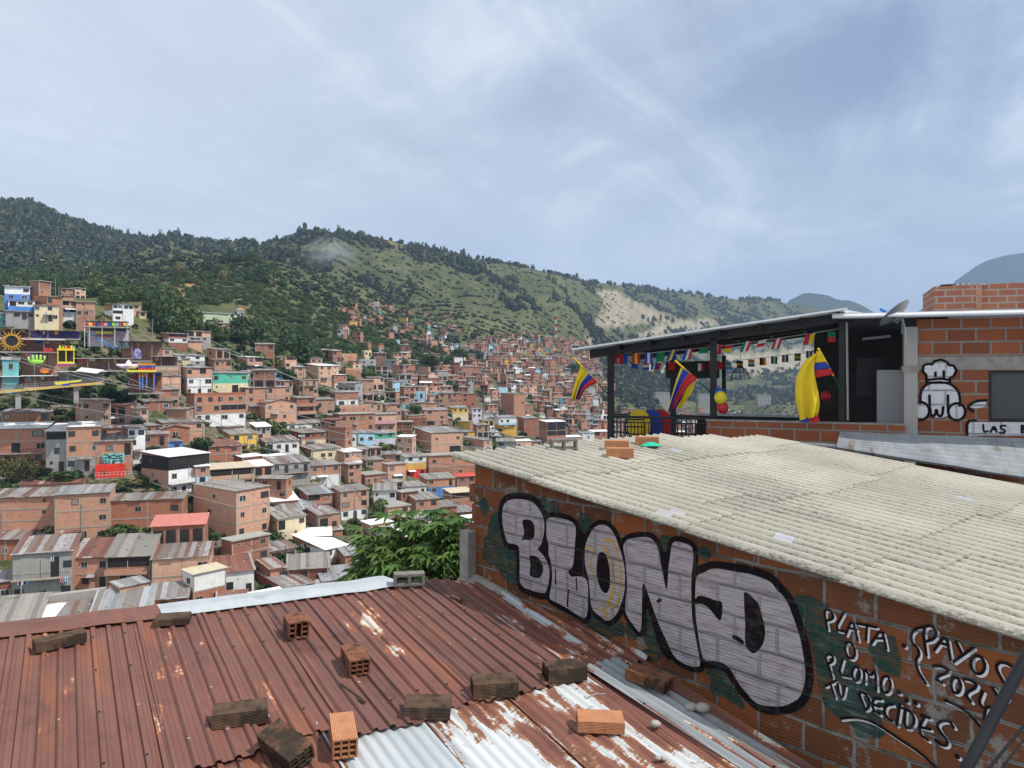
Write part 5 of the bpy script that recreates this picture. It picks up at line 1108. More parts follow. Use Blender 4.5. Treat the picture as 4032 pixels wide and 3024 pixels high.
def house(label, u0, u1, vt, vb, sf=0.2, walls='bb', lay='ww|ww', roof='z', psi=27, D=None, cat='house', name=None, ext=4.0, group=None, bal='', rise=None, oh=.35, parts=True, side=0.5, mb=None, rec=True):
    """walls/lay: one code per storey from the ground up; lay w W s windows, d door, o open bay, O open storey"""
    rnd = random.Random(int(u0 * 7 + vt * 13)); NH[0] += 1
    C, w, d, h, a, D = house_frame(u0, u1, vt, vb, sf, R_(psi) if abs(sf) > .01 else 0.0, D)
    if rec: HRECT.append((u0, u1, vt, vb))
    nf = len(walls); fh = h / nf; big = fh * FPX / D > 19 and parts
    main = WM[walls[-1]] if len(set(walls)) == 1 else WM[max(set(walls), key=walls.count)]
    name = name or ('brick_house' if main.startswith('brick') else ('concrete_house' if main in ('grey', 'concrete') else 'painted_house'))
    if mb is None:
        root = empty(name, C, a); tag(root, label, cat, group); m = MB()
    else: root, m = None, mb
    M4 = Matrix.Translation(C) @ Matrix.Rotation(a, 4, 'Z')
    n0 = len(m.v)
    for k in range(nf):
        z0, z1 = (-ext if k == 0 else k * fh), (k + 1) * fh; wm = WM[walls[k]]
        m.face([(0, 0, z0), (w, 0, z0), (w, 0, z1), (0, 0, z1)], wm); smat = wm if (wm.startswith('brick') or rnd.random() < .35) else 'brick_dull'
        m.face([(0, d, z0), (0, 0, z0), (0, 0, z1), (0, d, z1)], smat); m.face([(w, 0, z0), (w, d, z0), (w, d, z1), (w, 0, z1)], smat); m.face([(w, d, z0), (0, d, z0), (0, d, z1), (w, d, z1)], smat)
    m.face([(0, 0, h), (w, 0, h), (w, d, h), (0, d, h)], 'concrete')
    br = any(WM[c].startswith('brick') for c in walls)
    if br and (big or rnd.random() < .6):
        for k in range(0 if nf > 1 else 1, nf):
            z = k * fh
            if z > 0: m.box(-.04, w + .04, -.05, d, z - .14, z + .12, 'band')
        if big:
            for x in ([0.0, w - .22] + ([w / 2] if w > 6 else [])): m.box(x - .01, x + .23, -.025, .1, -ext, h - .02, 'band')
    items = []
    for k, L in enumerate((lay.split('|') + [''] * 9)[:nf]):
        n = len(L)
        for i, c in enumerate(L):
            if c not in 'wWsdoO': continue
            x = w * (i + .5) / n + (rnd.uniform(-.15, .15) if c != 'O' else 0); z = k * fh; cw = w / n
            if c == 'd': items.append((DOOR, 'door', x, z + .02, min(.95, cw * .7), min(2.1, fh * .82)))
            elif c == 'O': items.append((OPEN, 'open_bay', x, z + .38 * fh, cw * .96, fh * .55))
            elif c == 'o': items.append((OPEN, 'open_bay', x, z + .08, cw * .72, fh * .8))
            else:
                ww, wh, zz = dict(w=(1.25, 1.15, .36), W=(2.1, 1.3, .32), s=(.6, .6, .55))[c]
                items.append((rnd.choice(WIN + [WIN[3]] * 3 + [WIN[4]]), 'window', x, z + fh * zz, min(ww * rnd.uniform(.85, 1.15), cw * .8), min(wh, fh * .5)))
    if mb is None and big:
        m.build('wall', root)
        for me, nm, x, z, sw, sh in items: inst(me, nm, root, (x, 0, z), (sw, 1, sh))
        if abs(sf) > .12 and side:
            for k in range(nf):
                if rnd.random() < side:
                    y = d * rnd.uniform(.3, .7); lf = sf > 0
                    inst(rnd.choice(WIN), 'window', root, (0 if lf else w, y, k * fh + fh * .4), (rnd.uniform(.6, 1.2), 1, min(1.0, fh * .42)), R_(-90 if lf else 90))
        if rnd.random() < .45:
            q = MB(); x = w * rnd.choice([.04, .48, .95]); q.tube([(x, -.10, -.5), (x, -.10, h * rnd.uniform(.55, .98))], .055, rnd.choice(['frame_white', 'band', 'pole_grey']), 6); q.build('drainpipe', root)
        if rnd.random() < .30 and nf > 1:
            q = MB(); x = w * rnd.uniform(.1, .5); zz = fh * rnd.uniform(.86, .97); L_w = min(w - x, rnd.uniform(1.5, 3.2)); q.hexa([(x, -1.1, zz - .32), (x + L_w, -1.1, zz - .32), (x + L_w, -.03, zz), (x, -.03, zz), (x, -1.1, zz - .27), (x + L_w, -1.1, zz - .27), (x + L_w, -.03, zz + .05), (x, -.03, zz + .05)], rnd.choice(['roof_zinc', 'roof_rust', 'roof_white', 'roof_fibre'])); q.build('awning', root)
        for k, c in enumerate(bal):
            if c in 'xX': continue
            if c in ('_', '.'): continue
            q = MB(); z = k * fh; bm = {'r': 'steel_dark', 'R': 'frame_white'}.get(c) or WM.get(c, 'white')
            q.box(-.1, w * .96, -1.0, -.03, z - .12, z + .02, 'band')
            if c in 'rR':
                q.box(-.1, w * .96, -1.0, -.96, z + .95, z + 1.0, bm)
                for i in range(int(w / .3)): q.box(-.1 + i * .3, -.06 + i * .3, -.99, -.965, z + .02, z + .95, bm)
            else: q.box(-.1, w * .96, -1.0, -.9, z + .02, z + .9, bm)
            q.build('balcony', root)
    else:
        for me, nm, x, z, sw, sh in items: m.box(x - sw / 2, x + sw / 2, -.04, .0, z, z + sh, 'glass_dark' if nm == 'window' else 'opening')
    # roof
    r = m if (mb is not None or not big) else MB()
    rm = RM[roof]; rs = rise if rise is not None else (d * rnd.uniform(.07, .13) if roof not in 'SNG' else 0)
    if roof == 'S': r.box(-.25, w + .25, -.35, d + .2, h + .003, h + .2, 'concrete')
    elif roof == 'N':
        t = .15
        wm = WM[walls[-1]]; ph = .75
        r.box(0.002, w - .002, 0.002, t, h + .003, h + ph, wm); r.box(.002, t, t, d, h + .003, h + ph - .01, wm); r.box(w - t, w - .002, t, d, h + .003, h + ph - .01, wm)
        for x in (0.05, w - .25): r.box(x, x + .2, -.004, .2, h + ph, h + ph + .7 * rnd.random(), 'band')
    elif roof == 'G':
        x0, x1, pk = -.3, w + .3, h + w * .11
        for (xa, za, xb, zb) in ((x0, h - .03, w / 2, pk), (w / 2, pk, x1, h - .03)):
            r.hexa([(xa, -oh, za), (xb, -oh, zb), (xb, d + .2, zb), (xa, d + .2, za), (xa, -oh, za + .07), (xb, -oh, zb + .07), (xb, d + .2, zb + .07), (xa, d + .2, za + .07)], rm)
        m2 = m if r is m else r
        m2.face([(0, -.003, h), (w, -.003, h), (w / 2, -.003, pk - .04)], WM[walls[-1]])
    else:
        nseg = max(2, int(w / 1.7)) if roof in 'zrm' else 1
        for i in range(nseg):
            xa = -.3 + (w + .6) * i / nseg; xb = -.3 + (w + .6) * (i + 1) / nseg; dz = rnd.uniform(0, .07) if nseg > 1 else 0; dy = rnd.uniform(-.12, .12) if nseg > 1 else 0
            r.hexa([(xa, -oh + dy, h + .02 + dz), (xb, -oh + dy, h + .02 + dz), (xb, d + .3, h + .02 + rs + dz), (xa, d + .3, h + .02 + rs + dz), (xa, -oh + dy, h + .08 + dz), (xb, -oh + dy, h + .08 + dz), (xb, d + .3, h + .08 + rs + dz), (xa, d + .3, h + .08 + rs + dz)], rm)
        if rs > .1:
            wm = WM[walls[-1]]
            if not wm.startswith('brick'): wm = 'brick_dull'
            r.face([(0.01, 0, h), (0.01, d, h), (0.01, d, h + rs)][::-1], wm); r.face([(w - .01, 0, h), (w - .01, d, h), (w - .01, d, h + rs)], wm)
        if big and roof in 'zrmf':
            for i in range(int(w * d * .12)):
                x, y = rnd.uniform(0, w), rnd.uniform(0, d); z = h + .15 + rs * (y + .35) / (d + .65); s_ = rnd.uniform(.10, .22); r.box(x - s_, x + s_, y - .09, y + .09, z, z + .12, rnd.choice(['brick_dull', 'old_wood', 'brick', 'frame_white']))
    if mb is not None:
        for i in range(n0, len(m.v)): m.v[i] = tuple(M4 @ Vector(m.v[i]))
    elif big: r.build('roof', root)
    else: m.build('house_body', root)
    return root, (C, w, d, h, a, D)
def onto(root, m, name): return m.build(name, root)
H = house
# --- lower left, nearest rows
r, g = H('broad plain brick house at the left picture edge with bare side joints', -190, 214, 1968, 2108, 0, 'bbb', '....|.w..s|.s..s', 'm', ext=6)
r, g = H('tall three-storey brick house with concrete columns between its neighbours, green bush beside', 215, 432, 1950, 2148, 0, 'bbb', '.ww|...w|.w.w', 'z', ext=6)
r, g = H('wide brick house with green-curtained windows above the round green bush', 434, 720, 1975, 2118, 0, 'bb', 'w.w.|.w.w', 'm', ext=6)
r, g = H('largest brick apartment house with shaded left side and three lit storeys', 731, 1062, 1935, 2132, .60, 'bbb', 'w.w|w.w|W.W', 'f', psi=40, ext=7, rise=.5, side=1)
r, g = H('brick house with a pink awning over a white balustraded terrace', 595, 806, 2075, 2255, 0, 'bb', '.sw.|oooo', 'P', ext=6, bal='_R', rise=.9)
r, g = H('brick house under the pink-awning house with a patchwork of weighted tin sheets', 598, 826, 2205, 2345, 0, 'bb', '.w..|...W', 'm', rise=1.2, ext=6)
r, g = H('brick ground storey carrying a white box with flat tan roof', 728, 890, 2262, 2405, .20, 'bw', 'w.w|..', 'T', ext=6, rise=.25)
r, g = H('grey rendered house with stone-patterned ground floor and laundry', 50, 285, 2185, 2385, 0, 'gg', 'w.d.W|...ow', 'm', ext=6, bal='_r', rise=1.6)
r, g = H('brick house with red-brown tin roof beside the grey laundry house', 283, 420, 2200, 2325, 0, 'bb', '.w.d|.w.W', 'r', ext=6, rise=2.0)
r, g = H('brick house with an open upper veranda under a big grey roof', 420, 592, 2195, 2325, 0, 'bb', '.o.w|O', 'f', ext=6, rise=2.6, bal='_b')
r, g = H('low brick house with rendered joints cut by the left edge, near the laundry house', -60, 96, 2130, 2215, 0, 'b', '..w..', 'm', ext=6, rise=.8)
r, g = H('low brick shed below the cut-off brick house at the left edge', -60, 50, 2300, 2390, 0, 'u', '.w', 'z', ext=6)
r, g = H('low brick house with rust-streaked roof behind the two plain brick houses', 76, 326, 1912, 1950, 0, 'b', '...w.', 'r', ext=5, rise=1.2)
r, g = H('long low shed with two big smooth grey roof sheets', 352, 588, 2432, 2490, 0, 'b', '.w..', 'z', rise=2.2, ext=8)
r, g = H('small ruin with broken brown roof above the long grey shed', 400, 586, 2366, 2392, 0, 'u', '..', 'r', rise=1.6, ext=6)
r, g = H('small hut with a curved light grey roof and rubbish on top', 585, 738, 2366, 2420, 0, 'b', '.o.w', 'z', rise=1.0, ext=6)
r, g = H('dark weathered roof corner at the far left above the rusty ridge', -120, 150, 2475, 2520, 0, 'u', '', 'f', rise=2.6, ext=8)
r, g = H('hut with bright white awning poking over the rusty ridge', 85, 190, 2462, 2500, 0, 'c', 'o', 'W', rise=1.0, ext=8)
r, g = H('low grey patched roof in front of the retaining wall', 190, 360, 2452, 2500, 0, 'u', '', 'm', rise=1.0, ext=8)
r, g = H('blue-white house with rust roof row and outside steps', 845, 1000, 2262, 2360, 0, 'w', '.W.d', 'r', rise=1.6, ext=7)
r, g = H('brick house with mixed white and red sheets beside the bright ridge cap', 986, 1237, 2318, 2372, .54, 'b', 'www', 'm', rise=.9, ext=8)
r, g = H('brick house with dark red tin roof in front of the white-roofed house', 1016, 1126, 2245, 2300, .45, 'b', '.w', 'r', rise=1.0, ext=6)
r, g = H('brick house with stained patchwork roof and two dark openings', 990, 1167, 2172, 2230, .42, 'b', 'oW', 'm', rise=1.1, ext=6)
r, g = H('house with large clean white roof and white front near the papaya tree', 1152, 1366, 2165, 2245, .60, 'bw', 'd.w|w.d', 'W', psi=38, rise=1.6, ext=6)
r, g = H('brick house below the large white roof with corrugated grey canopy', 1130, 1296, 2245, 2300, 0, 'u', '.w.d', 'f', rise=1.4, ext=6)
r, g = H('small bright brick cube left of the papaya leaves', 1360, 1414, 2190, 2262, 0, 'b', '.w', 'z', ext=6)
r, g = H('white-fronted house half hidden behind the papaya tree', 1270, 1420, 2290, 2350, 0, 'w', 'w.d', 'z', ext=6, rise=1.0)
r, g = H('lowest brick house peeking over the bright ridge cap', 1240, 1420, 2345, 2390, 0, 'u', 'w.w', 'm', ext=8, rise=1.0)
# --- second band
r, g = H('cream house with a row of pierced holes and green shutter', 1058, 1204, 2045, 2135, .24, 'cc', '..s.|o.w', 'f', ext=6, rise=1.0, bal='')
r, g = H('brick house with long tin roof sheets behind the cream house', 1062, 1252, 2020, 2060, 0, 'u', '....w', 'z', rise=1.3, ext=6)
r, g = H('brick house with iron pillars and patchy roof right of the cream house', 1205, 1338, 2030, 2110, .35, 'u', 'ow', 'm', rise=.9, ext=6)
r, g = H('low shed with silver striped roof sheets above the large white roof', 1245, 1350, 2098, 2112, 0, 'u', '', 'z', rise=1.8)
r, g = H('small brick hut with white hipped roof', 1062, 1174, 1978, 2010, 0, 'b', '', 'W', rise=1.6)
r, g = H('two-storey brick house with open grey-roofed balcony and pink washing', 1212, 1308, 1950, 2022, 0, 'bb', 'oo|Ow', 'z', rise=.9)
r, g = H('three-storey brick house with white ground floor and red shutters', 1306, 1452, 1938, 2050, .24, 'wbb', 'wdw|W.w|w.w', 'f', rise=.8)
r, g = H('brick house with cream flat awning over a recessed terrace', 826, 1000, 1850, 1935, 0, 'ub', '.o.o|OO', 'T', rise=.6, ext=6)
r, g = H('brick house with white roof and hanging laundry on narrow balconies', 1000, 1072, 1838, 1915, 0, 'bb', 'o.|oo', 'W', rise=.8)
r, g = H('grey two-storey house with turquoise ground corner and metal balconies', 1068, 1222, 1830, 1905, 0, 'gg', 'wd.w.|wdwd', 'm', rise=1.2, bal='_r')
r, g = H('brick house above a rough white painted base', 1222, 1342, 1836, 1908, 0, 'wb', '.s.|www', 'f', rise=.7)
r, g = H('narrow brick tower house with concrete bands', 1344, 1422, 1830, 1912, .36, 'bbb', 's.|w.|ww', 'S')
r, g = H('low flat-roofed brick house with a row of dark windows', 1398, 1520, 1872, 1920, .34, 'b', 'www', 'S')
r, g = H('square brick house with lit front behind the low flat-roofed one', 1508, 1598, 1830, 1905, .2, 'bb', '.w|w.', 'S')
r, g = H('big two-tone house with white front, black terrace storey and white roof', 557, 824, 1800, 1962, .40, 'wwx', 'wdww|w..w|OO', 'W', psi=34, bal='_w', rise=.7, ext=6)
r, g = H('brick house annex with light blue corner beside the black terrace', 770, 826, 1838, 1950, 0, 'wsb', 'w|w|w', 'W', rise=.4)
r, g = H('long brick house with white roof and three open balconies at the left edge', -60, 181, 1690, 1838, 0, 'bbb', '.d.w|W.o.W|W..W', 'W', bal='_r', rise=.9, ext=5)
r, g = H('narrow grey concrete house with white roof above a brick neighbour', 181, 262, 1698, 1858, 0, 'ggg', 'sd|.W.|O', 'W', rise=1.2, ext=5)
r, g = H('brick house with dirty grey ground floor beside the narrow concrete house', 262, 394, 1682, 1858, 0, 'gbb', 'w.d.|w.w|w.w', 'W', rise=.7, ext=5)
r, g = H('brick house with grey awning over turquoise letters and a red box', 378, 520, 1740, 1856, 0, 'bb', '...|.w.o', 'f', rise=1.2, ext=5)
r, g = H('brick upper house with scalloped roof behind the grey awning', 396, 506, 1688, 1738, 0, 'b', 'o.w.', 'm', rise=.6)
r, g = H('slim white three-storey house beside the ravine steps', 504, 572, 1690, 1806, 0, 'www', 'd.|w.|ww', 'z', rise=.4)
r, g = H('brick house with turquoise painted patch between two windows', 6, 200, 1626, 1668, 0, 'p', 'w.tw', 'z')
r, g = H('white house with arched tin roof right of the ravine', 592, 642, 1706, 1752, 0, 'ww', 'w|ww', 'z')
r, g = H('brick house with bowed tin roof above the blue house', 630, 748, 1690, 1740, 0, 'b', '.w.', 'G')
r, g = H('bright blue house with dark red balcony rail', 636, 718, 1742, 1790, 0, 'l', 'ww', 'm', bal='')
r, g = H('wide brick wall house left of the bush and the yellow house', 640, 806, 1666, 1740, 0, 'bb', '....|w..w', 'z', rise=.5)
r, g = H('brick house with tin canopies below the yellow house', 822, 952, 1762, 1820, 0, 'bb', '.w|ww', 'r', rise=1.2)
r, g = H('yellow two-storey house with grey roof and recessed window', 893, 1010, 1712, 1786, .12, 'yy', '.ww|ww', 'f', rise=1.0, bal='')
r, g = H('small brick house with flat white roof above the yellow house', 985, 1066, 1682, 1734, .30, 'bg', 'w.|wdw', 'W', rise=1.0)
r, g = H('row house with white front and washing line right of the yellow one', 1046, 1178, 1742, 1786, 0, 'w', 'owdw', 'm', rise=1.0)
r, g = H('brick house with cream balcony and white end bay, hanging laundry', 1136, 1286, 1706, 1760, .34, 'cb', '..|Oww', 'm', rise=.6)
r, g = H('white house with low tin roof on the hillside above the cream balcony', 1098, 1260, 1672, 1704, .20, 'w', 'w.w', 'm', rise=.8)
r, g = H('cream yellow house with weathered brown roof and two small windows', 1180, 1344, 1772, 1822, .28, 'c', '.ww.', 'm', rise=.9)
r, g = H('graffiti-lettered white house near the leafy round tree', 1338, 1403, 1708, 1757, 0, 'w', 'w.w', 'z', rise=.7)
r, g = H('light blue house in the mural row', 1408, 1475, 1706, 1754, 0, 's', 'ww', 'z', rise=.6)
r, g = H('green-topped house with purple mural base', 1475, 1556, 1708, 1750, 0, 'in', '..|ww', 'z', rise=.4)
r, g = H('long flat-topped brick house with white bay window', 1338, 1476, 1632, 1706, 0, 'bb', 's..w|wWww', 'S')
r, g = H('brick house with pink awning band right of the long flat-topped one', 1474, 1562, 1632, 1706, 0, 'bb', 'ww|w.', 'S', bal='_k')
# --- middle band
r, g = H('long brick house with open bays over a white graffiti row', 733, 968, 1560, 1668, .14, 'wbb', 'dw.W.w|w.wOOO|wwwww', 'N', psi=25)
r, g = H('brick house with crooked red windows and dark left flank', 940, 1044, 1528, 1625, .28, 'bbb', '..|w.|w.', 'S')
r, g = H('tall brick house with two dark upper windows and flat tin roof', 1043, 1146, 1526, 1590, .06, 'bb', '..w|w.w', 'z')
r, g = H('gabled brick house with three square windows and white blossom graffiti', 1000, 1168, 1588, 1665, .26, 'bb', '..w.|wsw', 'G', psi=30)
r, g = H('brick house on concrete stilts with two balconies', 1142, 1242, 1568, 1662, .28, 'ubb', 'OO|ww|.w', 'f', bal='_bb')
r, g = H('shaded brick house with brown roof and satellite dishes', 1242, 1316, 1574, 1618, 0, 'u', 'ws', 'f')
r, g = H('brick house with two large white panels', 1298, 1412, 1546, 1604, .2, 'wb', 'WW|..', 'z')
r, g = H('low unplastered brick storey above the long flat-topped house', 1334, 1450, 1604, 1636, 0, 'p', 'sss', 'N')
r, g = H('large white and brick house with shaded left side and barred doors', 700, 836, 1448, 1562, .26, 'wwb', 'w.d.w|w.W|w.O.', 'z', psi=30)
r, g = H('house painted bright green above cream with purple window', 838, 976, 1470, 1550, 0, 'cn', 's.o.|w.s.w', 'z', rise=.5)
r, g = H('grey-white house corner right of the bright green house', 974, 1012, 1468, 1528, 0, 'ww', 'w|w', 'z')
r, g = H('brick house with shaded left wall and white ground bay', 926, 1034, 1406, 1462, .44, 'bb', 'W.|wO', 'W', psi=36, rise=.4)
r, g = H('pinkish house with gable roof and arched door above the trees', 1068, 1150, 1406, 1450, .45, 'ub', 'w|wO', 'G')
r, g = H('stepped brick house with white bays below the gable roof', 1122, 1168, 1425, 1482, 0, 'bp', 'w.|w.', 'N')
r, g = H('narrow brick house stack behind the tall dark pole', 1160, 1204, 1446, 1508, 0, 'bbb', 'w|w|w', 'z')
r, g = H('big brick house with white roof corner and many small windows', 1203, 1334, 1440, 1508, .38, 'bbb', 's.s|sss|wws', 'W', psi=32)
r, g = H('orange brick house with white front bays', 1276, 1366, 1476, 1540, .45, 'wb', 'ww|s.s', 'W', rise=.3)
r, g = H('olive rendered house with orange brick end', 1330, 1428, 1510, 1550, -.3, 'g', 'wdw', 'z')
r, g = H('pale brick cube on posts', 1362, 1420, 1456, 1490, 0, 'p', '..s', 'N')
r, g = H('two stacked small brick rooms on the slope', 1345, 1406, 1398, 1424, 0, 'b', '.s.', 'N')
r, g = H('lit brick room with white base below the stacked rooms', 1390, 1422, 1422, 1452, 0, 'cb', 'w|w', 'S')
r, g = H('grey block house with brick top', 1416, 1480, 1420, 1452, 0, 'gg', 'ww|ww', 'N')
r, g = H('grey three-storey frame house with open bays', 1478, 1528, 1442, 1492, 0, 'CCu', 'oo|oo|oo', 'S')
r, g = H('striped corrugated hut on the slope left of the large white and brick house', 680, 748, 1412, 1446, 0, 'c', '', 'z')
r, g = H('white and grey house above the striped hut', 690, 806, 1400, 1440, 0, 'gw', 'ww|ww', 'z')
r, g = H('red brick house in shade beside the dark terraces', 622, 712, 1480, 1545, .15, 'bb', 'd.|..', 'z')
r, g = H('brick house with a single square window between the utility poles', 628, 706, 1535, 1600, 0, 'bb', 's.w|.w', 'f', rise=.8)
r, g = H('low brick ruin with rust roof below the square-window house', 566, 680, 1582, 1625, 0, 'u', '.w', 'm', rise=.8)
# --- upper left
r, g = H('white house with blue bands, topmost of two at the upper left', 18, 118, 1128, 1184, 0, 'lw', 'ww|..w', 'z', D=199, ext=9)
r, g = H('white house with blue lower band below the topmost white and blue one', 32, 138, 1182, 1228, 0, 'lw', '...|oww', 'z', D=195, ext=8)
r, g = H('grey ground storey under the white and blue houses', 22, 137, 1226, 1256, 0, 'g', '.wdw', 'z', D=191)
r, g = H('tall brick house with an open roof terrace on posts', 119, 200, 1106, 1170, .42, 'bu', 's.|.s', 'S', psi=35, D=206, ext=10)
r, g = H('brick house with dark window below the open roof terrace', 132, 246, 1168, 1205, .48, 'b', 'w..', 'f', psi=38, rise=.4, D=200, ext=8)
r, g = H('cream house with wooden windows and balcony', 136, 232, 1200, 1264, 0, 'cc', 's.dW|w.w.', 'f', rise=.4, D=193)
r, g = H('white and mint corner house beside the cream house', 220, 268, 1212, 1266, -.4, 'tw', 'w.|w', 'f')
r, g = H('brick house with white railing right of the cream house', 246, 302, 1184, 1238, 0, 'wb', 'wO|Ow', 'S', D=206, ext=6)
r, g = H('brick house with blue door below the small far cluster', 300, 374, 1188, 1248, 0, 'ub', 'WWl|.s..', 'S', D=207, ext=6)
r, g = H('white terraced house with stacked balconies at the wood edge', 444, 526, 1198, 1264, 0, 'www', 'w.|O.|wwww', 'z', bal='')
r, g = H('orange brick lean-to right of the white terraced house', 524, 554, 1200, 1242, 0, 'pp', '.|w', 'z')
r, g = H('tiny cream hut below the white terraced house', 550, 576, 1228, 1252, 0, 'c', 'w', 'f')
r, g = H('teal hut with awning at the left edge', 0, 60, 1236, 1278, 0, 'tt', 'W|w', 'z')
r, g = H('blue house with brick end near the round dark tree', 716, 778, 1228, 1264, -.35, 'll', '.|w.', 'z')
r, g = H('pale green school hall with barrel-shaped end', 800, 934, 1232, 1276, 0, 'GG', 'WWW|....', 'z', cat='school', name='school_building')
m = MB(); C_, w_, d_, h_, a_, D_ = g; k_ = D_ / FPX; m.box(w_ + .01, w_ + 30 * k_, .2, 30 * k_, -3, h_ + 18 * k_, 'grey'); m.box(w_ - .15, w_ + 32 * k_, 0, 32 * k_, h_ + 18 * k_, h_ + 21 * k_, 'pale_green'); m.face([(w_, 0, h_ + 21 * k_), (w_ + 30 * k_, 0, h_ + 21 * k_), (w_ + 15 * k_, 12 * k_, h_ + 32 * k_)], 'roof_tile'); m.face([(w_ + 30 * k_, 0, h_ + 21 * k_), (w_ + 30 * k_, 30 * k_, h_ + 21 * k_), (w_ + 15 * k_, 12 * k_, h_ + 32 * k_)], 'roof_tile'); m.build('tower', r)
r, g = H('brick house under the pale green school', 834, 904, 1272, 1316, 0, 'bb', '.d|s.', 'z')
r, g = H('brick house with white parapet below the dark bushes', 664, 738, 1314, 1366, 0, 'uwb', '..|w.w|OO', 'z')
r, g = H('long brick terrace house right of the white parapet house', 738, 830, 1304, 1346, 0, 'gb', 'ww|oo.', 'z')
r, g = H('small brick house under the long terrace house', 740, 800, 1344, 1378, 0, 'b', '..', 'z')
r, g = H('pink house on the green knoll', 966, 1008, 1314, 1338, 0, 'k', '.s', 'f')
r, g = H('pink-roofed brick house right of the pink house', 1036, 1068, 1320, 1352, -.3, 'wb', '.|w', 'P')
r, g = H('white house with mint awning on the ridge', 1102, 1150, 1345, 1388, 0, 'bw', '..|w', 'z')
r, g = H('row of brick rooms with flat roofs on the ridge', 1146, 1226, 1372, 1398, 0, 'b', '.s.w', 'S')
r, g = H('raised dark-roofed brick house on stilts at the ridge end', 1228, 1300, 1378, 1412, 0, 'ub', 'oo|Oo', 'f')
r, g = H('left brick block of the small far cluster behind the tall poles', 240, 288, 1136, 1174, 0, 'pp', 's.s|ws', 'S', D=290, ext=9)
r, g = H('right brick block of the small far cluster, with white balconies', 284, 338, 1134, 1176, .2, 'ppp', 'oo|w.|sw', 'S', D=296, ext=9)
r, g = H('low orange wing below the small far cluster', 236, 292, 1164, 1182, 0, 'p', 's..', 'S', D=262, ext=8)
for i_, (ua, ub, va, vb_) in enumerate(((2562, 2638, 1546, 1594), (2735, 2796, 1552, 1600), (2966, 3036, 1556, 1598))):
    H(['pale slab apartment block in the valley behind the middle flag, left of the post', 'pale slab apartment block in the valley between the middle flag and the balloons', 'pale slab apartment block in the valley left of the large yellow flag'][i_], ua, ub, va, vb_, .25, 'CgCgC', 'swswsws|swswsws|swswsws|swswsws|swswsws', 'S', D=1150 + 60 * i_, psi=20, name='apartment_block', cat='apartment block', ext=12)
# --- centre right
r, g = H('lit brick house with three floors of balconies by the tall pole', 1818, 1876, 1550, 1602, 0, 'bbb', '.w|w.|w.', 'S', bal='_bb')
r, g = H('massive stepped brick block without windows on its shaded side', 1967, 2068, 1550, 1650, .56, 'bbbb', '..|..|.w|..', 'S', psi=38)
r, g = H('lower brick wing right of the massive stepped block', 2036, 2098, 1592, 1655, .4, 'bbb', '.w|w.|..', 'S')
r, g = H('bright yellow house among brick ones', 1782, 1844, 1606, 1652, 0, 'cy', '..|www', 'z')
r, g = H('lilac-white house with zigzag parapet', 1848, 1898, 1610, 1668, .2, 'iii', '.|ww|ww', 'S')
r, g = H('brick house with balconies left of the yellow house', 1670, 1764, 1616, 1676, 0, 'bbb', 'ow|.W|W.', 'f')
r, g = H('brick house with red window frames below the yellow house', 1734, 1782, 1650, 1690, 0, 'b', 'ww', 'z')
r, g = H('shop house in white and pale blue with yellow base', 1964, 2034, 1645, 1702, 0, 'yw', '..|ww.', 'z', bal='_s')
r, g = H('brick house behind the shop house with shaded wall', 2040, 2120, 1648, 1706, .3, 'bb', '.w|w.', 'z')
r, g = H('black scaffolded house with bright white roof', 2122, 2228, 1662, 1762, .3, 'ubx', '..|OO|OO', 'W', rise=.5)
r, g = H('brick house with white roof sheets below the black scaffolded one', 2212, 2290, 1722, 1760, 0, 'b', 'Ww', 'W', rise=.6)
r, g = H('long brick house with grey roof and ruined corner above the corrugated roof', 1634, 1822, 1706, 1800, .34, 'bb', '.o|w.w', 'z', psi=30)
r, g = H('brick house with white glazed corner balcony', 1818, 1938, 1734, 1786, .72, 'wb', 'o|W', 'f', psi=55)
r, g = H('wide red-brown brick house with flat roof by the corrugated roof corner', 1690, 1882, 1796, 1886, 0, 'ub', 'w.w.|w.w.w', 'S')
r, g = H('yellow and white house with red ground floor', 1594, 1678, 1800, 1876, 0, 'Ryw', 'd.w|..|ww', 'f', rise=.4)
r, g = H('brick house with pink-red tin roof at the corner of the painted wall', 1800, 1876, 1878, 1935, 0, 'bu', '.|ww', 'R', rise=.9)
r, g = H('brick house with blue ground floor beside the pink-red roof', 1680, 1792, 1888, 1950, 0, 'lb', 'w.|w.d', 'f', rise=.8)
r, g = H('white house with red door below the black tarpaulin', 1594, 1678, 1918, 1960, 0, 'w', 'w.d', 'f', rise=.5)
r, g = H('brick house with cream awning lowest beside the painted wall', 1776, 1866, 1942, 2010, 0, 'bb', 'w.|O', 'T', rise=.4)
r, g = H('brick cube with white lower corner under the cream awning house', 1700, 1800, 2000, 2060, 0, 'bb', '.w|w.', 'f', rise=.6)
r, g = H('dark grey tin hut at the painted wall end', 1780, 1866, 2020, 2070, 0, 'u', 'o.', 'z', rise=.5)
r, g = H('low pink-washed house with white parapet right of the ridge tree', 2016, 2094, 1738, 1768, .2, 'p', 'W..', 'W')
r, g = H('small white and blue house near the dark corner post', 2292, 2342, 1706, 1765, 0, 'bw', '.|w', 'z')
r, g = H('brick house with white canopy next to the dark corner post', 2330, 2395, 1700, 1748, 0, 'bb', 'w.|Ow', 'W')
r, g = H('blue tin-roofed house just above the corrugated roof', 2310, 2400, 1742, 1775, 0, 'l', '.w.w', 'z')
